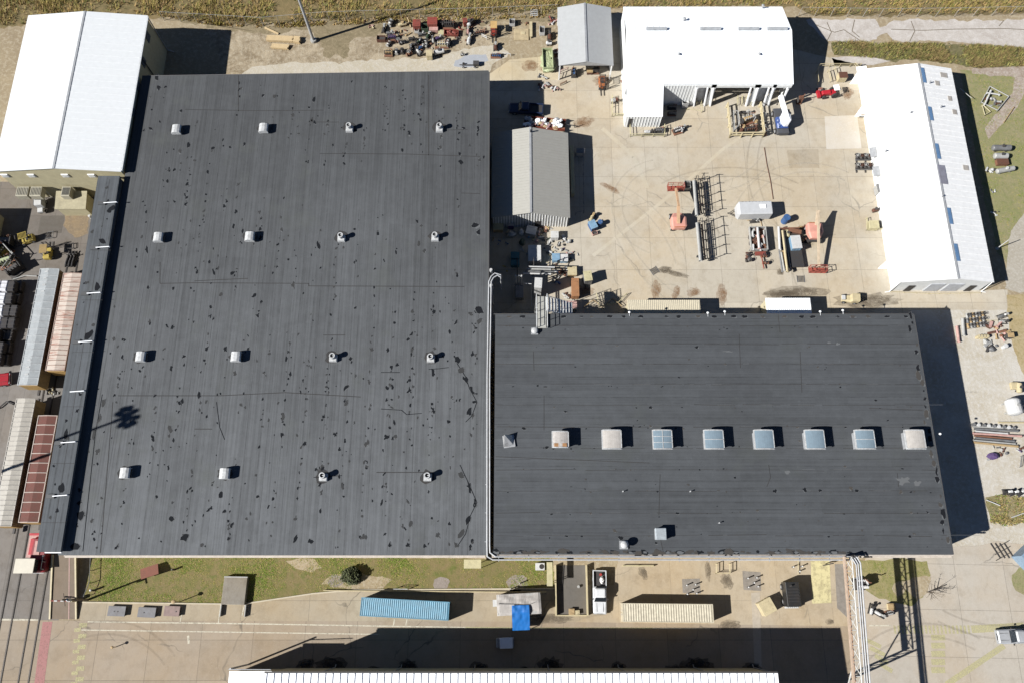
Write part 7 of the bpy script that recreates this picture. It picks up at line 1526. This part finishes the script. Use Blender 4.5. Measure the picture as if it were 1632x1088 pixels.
# sandy apron east of the ramp
t = thing('generator_truck', 'black generator machine with a white front beside the yellow pad', 'generator', P(1264, 946, 2).xy.to_3d(), 91); m = MB(); m.box(0, 0, 1.2, 3.3, 1.9, 1.9); m.build('body', M('gloss black', (.012, .014, .016), .35), t, bevel=.06)
m = MB(); [m.box(-.9 + k * .4, 0, 2.2, .12, 1.5, .08) for k in range(5)]; m.cyl((1.1, .3, 2.15), (1.1, .3, 2.6), .12, 8); m.build('grille', dkst, t); m = MB(); m.box(-1.72, 0, .75, .3, 1.8, .6); [m.box(-1.75, -.7 + k * .28, 1.1, .12, .16, .14) for k in range(6)]; m.build('bumper', CL['white'], t); wheels(t, (1.0, -1.0), .95, .42, .25)
cabinet(1223, 966, 'cream white flat bin lid tilted beside the black generator', 1.9, 1.9, 1.5, 'cream', 'cream', 27, 'bin', 'steel_box', legs=.15); 
for i, (cu, cv, lb) in enumerate(((1198, 925, 'on the grey pad east of the cream container'), (1101, 936, 'on the grey pad above the cream container'), (1270, 907, 'on the sand near the south wall'))):
    for k, (du, dv) in enumerate(((-8, -4), (6, -5), (2, 3), (-7, 10), (8, 9))[:5 if i < 2 else 3]):
        t = thing('bollard', 'short white topped pipe stub %s' % lb, 'bollard', at(cu + du, cv + dv), 0, 'pipe stubs %s' % lb); m = MB(); m.cyl((0, 0, 0), (0, 0, .8), .09, 8); m.build('post', CL['grey'], t); m = MB(); m.ball((0, 0, .8), (.12, .12, .08), 8, 5); m.build('cap', CL['white'], t)
for k, (u, v) in enumerate(((814, 938), (828, 929))): t = thing('bollard', 'short pipe stub on the grey gravel by the office trailer, %s one' % ('lower', 'upper')[k], 'bollard', at(u, v)); m = MB(); m.cyl((0, 0, 0), (0, 0, .9), .08, 8); m.build('post', CL['dgrey'], t); m = MB(); m.ball((0, 0, .9), (.11, .11, .08), 8, 5); m.build('cap', CL['lgrey'], t)
rails('cream square hand rail at the south wall above the grey pads', [(1140, 898, 0), (1140, 913, 0), (1161, 913, 0), (1161, 898, 0)], 1.0, 'cream')
rails('cream beam rail on the sand beside the white pickup', [(992, 901, 0), (1041, 901, 0)], .5, 'gold', r=.08, mid=False)
rails('thin cream post line by the south wall', [(1271, 890, 0), (1271, 915, 0)], .3, 'cream', mid=False, post=False)
rails('black and grey arm fitting at the south wall near the bridge', [(1312, 900, .5), (1326, 897, .5)], .6, 'dgrey', r=.07)
# ================================================================== WEST YARD
wrap = M('silver wrap', (.62, .62, .65), .35, 0, .3, 3.0); wrapb = M('black wrap', (.035, .036, .04), .3, 0, .4, 3.0)
proto = {}
for j in range(7):
    for i in range(4):
        z = .55; 
        for lv in range(2 if (i < 3 or j in (2, 3)) and not (j in (4,) and i == 2) else 1):
            u = 30 - j * 3.6 - (3 - i) * 11.3 ; v = 456 + j * 19.5
            c = P(u, v, .8 + lv * 1.1); sv = (i < 2 and j < 4) or (j == 5 and i == 1)
            m = MB(); r = random.Random(i * 31 + j * 7 + lv); m.box(0, 0, 0, 1.12, 1.84, 1.04, 0, 0, 0, .95)
            key = ('s' if sv else 'b') + str(lv + (i + j) % 2 * 2)
            if key not in proto: 
                vv = []; me_ = m
                t = thing('wrapped_bale', 'x', 'bale', (0, 0, -50)); m.build('bale', wrap if sv else wrapb, t, bevel=.12); [MB().box(0, y, 0, 1.15, .05, 1.07).build('strap', CL['dgrey'], t) for y in (-.35, .35)]; proto[key] = t; o = t
            else: o = dup(proto[key], (0, 0, 0))
            o.location = (c.x, c.y, .55 + lv * 1.08); o.rotation_euler = (0, 0, r.uniform(-.05, .05)); o['group'] = 'wrapped bales west of the boxcars'
            o['label'] = '%s wrapped bale in the block west of the boxcars, %s' % (('shiny silver' if sv else 'black plastic'), ('bottom layer' if lv == 0 else 'top layer'))
t = thing('service_cart', 'white two piece cart standing at the edge of the shade in the west yard', 'cart', P(64, 326, 1).xy.to_3d(), 100); m = MB(); m.box(.3, 0, 1.1, 1.6, 1.2, 1.3); m.build('body', CL['white'], t, bevel=.08); m = MB(); m.box(-1.0, 0, .8, .8, .9, .5); m.build('bonnet', CL['white'], t, bevel=.06); m = MB(); m.box(.3, .75, 1.0, 1.0, .25, .9); m.build('ladder', CL['grey'], t); wheels(t, (-.9, .7), .55, .28, .2)
bin_(117, 323, 'pink rimmed square pit box near the lean-to', 1.7, 1.5, .7, 'pink', -4); 
rails('cream hand rail of the lean-to stairs', [(93, 316, 1.0), (112, 309, 1.0), (120, 306, 1.0)], .9, 'gold'); drum(144, 346, 'white topped marker by the dock roof edge', 'white', .2, .8)
rails('dark folding barrier lying by the yellow forklift', [(78, 372, 0), (87, 370, 0), (86, 380, 0), (74, 382, 0), (78, 372, 0)], .35, 'grey', 'barrier', mid=False, r=.04, cat='barrier'); rails('dark gate frame east of the yellow forklift', [(106, 391, 0), (119, 389, 0), (119, 397, 0), (107, 398, 0), (106, 391, 0)], .4, 'dgrey', 'barrier', r=.04, cat='barrier')
for k in range(3): pump(107 + k * 5, 413, 'dark upright coupling north of the rusty boxcar, %s of three' % ('left', 'middle', 'right')[k], 2.6, .5, 'black', 'dgrey', 85, 101 + k, h=.8)
for i, (u, v, c1, c2, lb) in enumerate(((8, 384, 'grey', 'black', 'grey open frame machine at the left edge, northern one'), (9, 416, 'palegreen', 'dgrey', 'pale green baler frame at the left edge'), (22, 428, 'dgrey', 'black', 'dark baler body beside the pale green frame'), (3, 402, 'yellow', 'black', 'yellow machine cut by the left edge'))): engine(u, v, lb, 2.6, 2.0, 1.9, c1, c2, 20 * i, 110 + i, 'machine', 'machine')
rails('pale bent pipe frame over the baler at the left edge', [(0, 388, 0), (12, 392, 0), (30, 412, 0), (14, 434, 0)], 1.8, 'lgrey', 'pipe_gate', r=.07, cat='pipe frame'); rails('cream curved kerb rail beside the wrapped bales', [(22, 446, 0), (42, 440, 0), (60, 441, 0)], .2, 'lgrey', 'kerb_rail', r=.1, mid=False, post=False, cat='kerb')
pickup('red pickup truck cut by the left edge beside the boxcars', P(-16, 606, 1).xy.to_3d(), 8, M('car red', PH(190, 30, 48), .35, 0, .1))
pile(85, 622, 'pale couplings and hoses between the two boxcars', ['cream', 'lgrey', 'dgrey', 'tan'], 10, .5, .9, 11)
rails('cracked timber curb west of the cream boxcar', [(0, 650, 0), (12, 640, 0), (22, 644, 0)], .3, 'dgrey', 'timber', r=.1, mid=False, cat='timber')
t = thing('rail_flatcar', 'low flat car end with a red deck cut off by the dock roof', 'flat car', P(53, 868, 1.2).xy.to_3d(), 90); m = MB(); m.box(0, 0, 1.1, 3.4, 1.5, .2); m.build('deck', M('pale hood', PH(224, 170, 160)), t); m = MB(); m.box(-.2, 0, 1.28, 2.2, .8, .16); m.box(1.5, 0, 1.3, .3, 1.4, .25); m.build('load', M('bright red', PH(206, 44, 58)), t); m = MB(); [m.cyl((x, s * .75, .45), (x, s * .75 + .12 * s, .45), .43, 12) for x in (-1.1, 1.1) for s in (-1, 1)]; m.build('wheel', dkst, t)
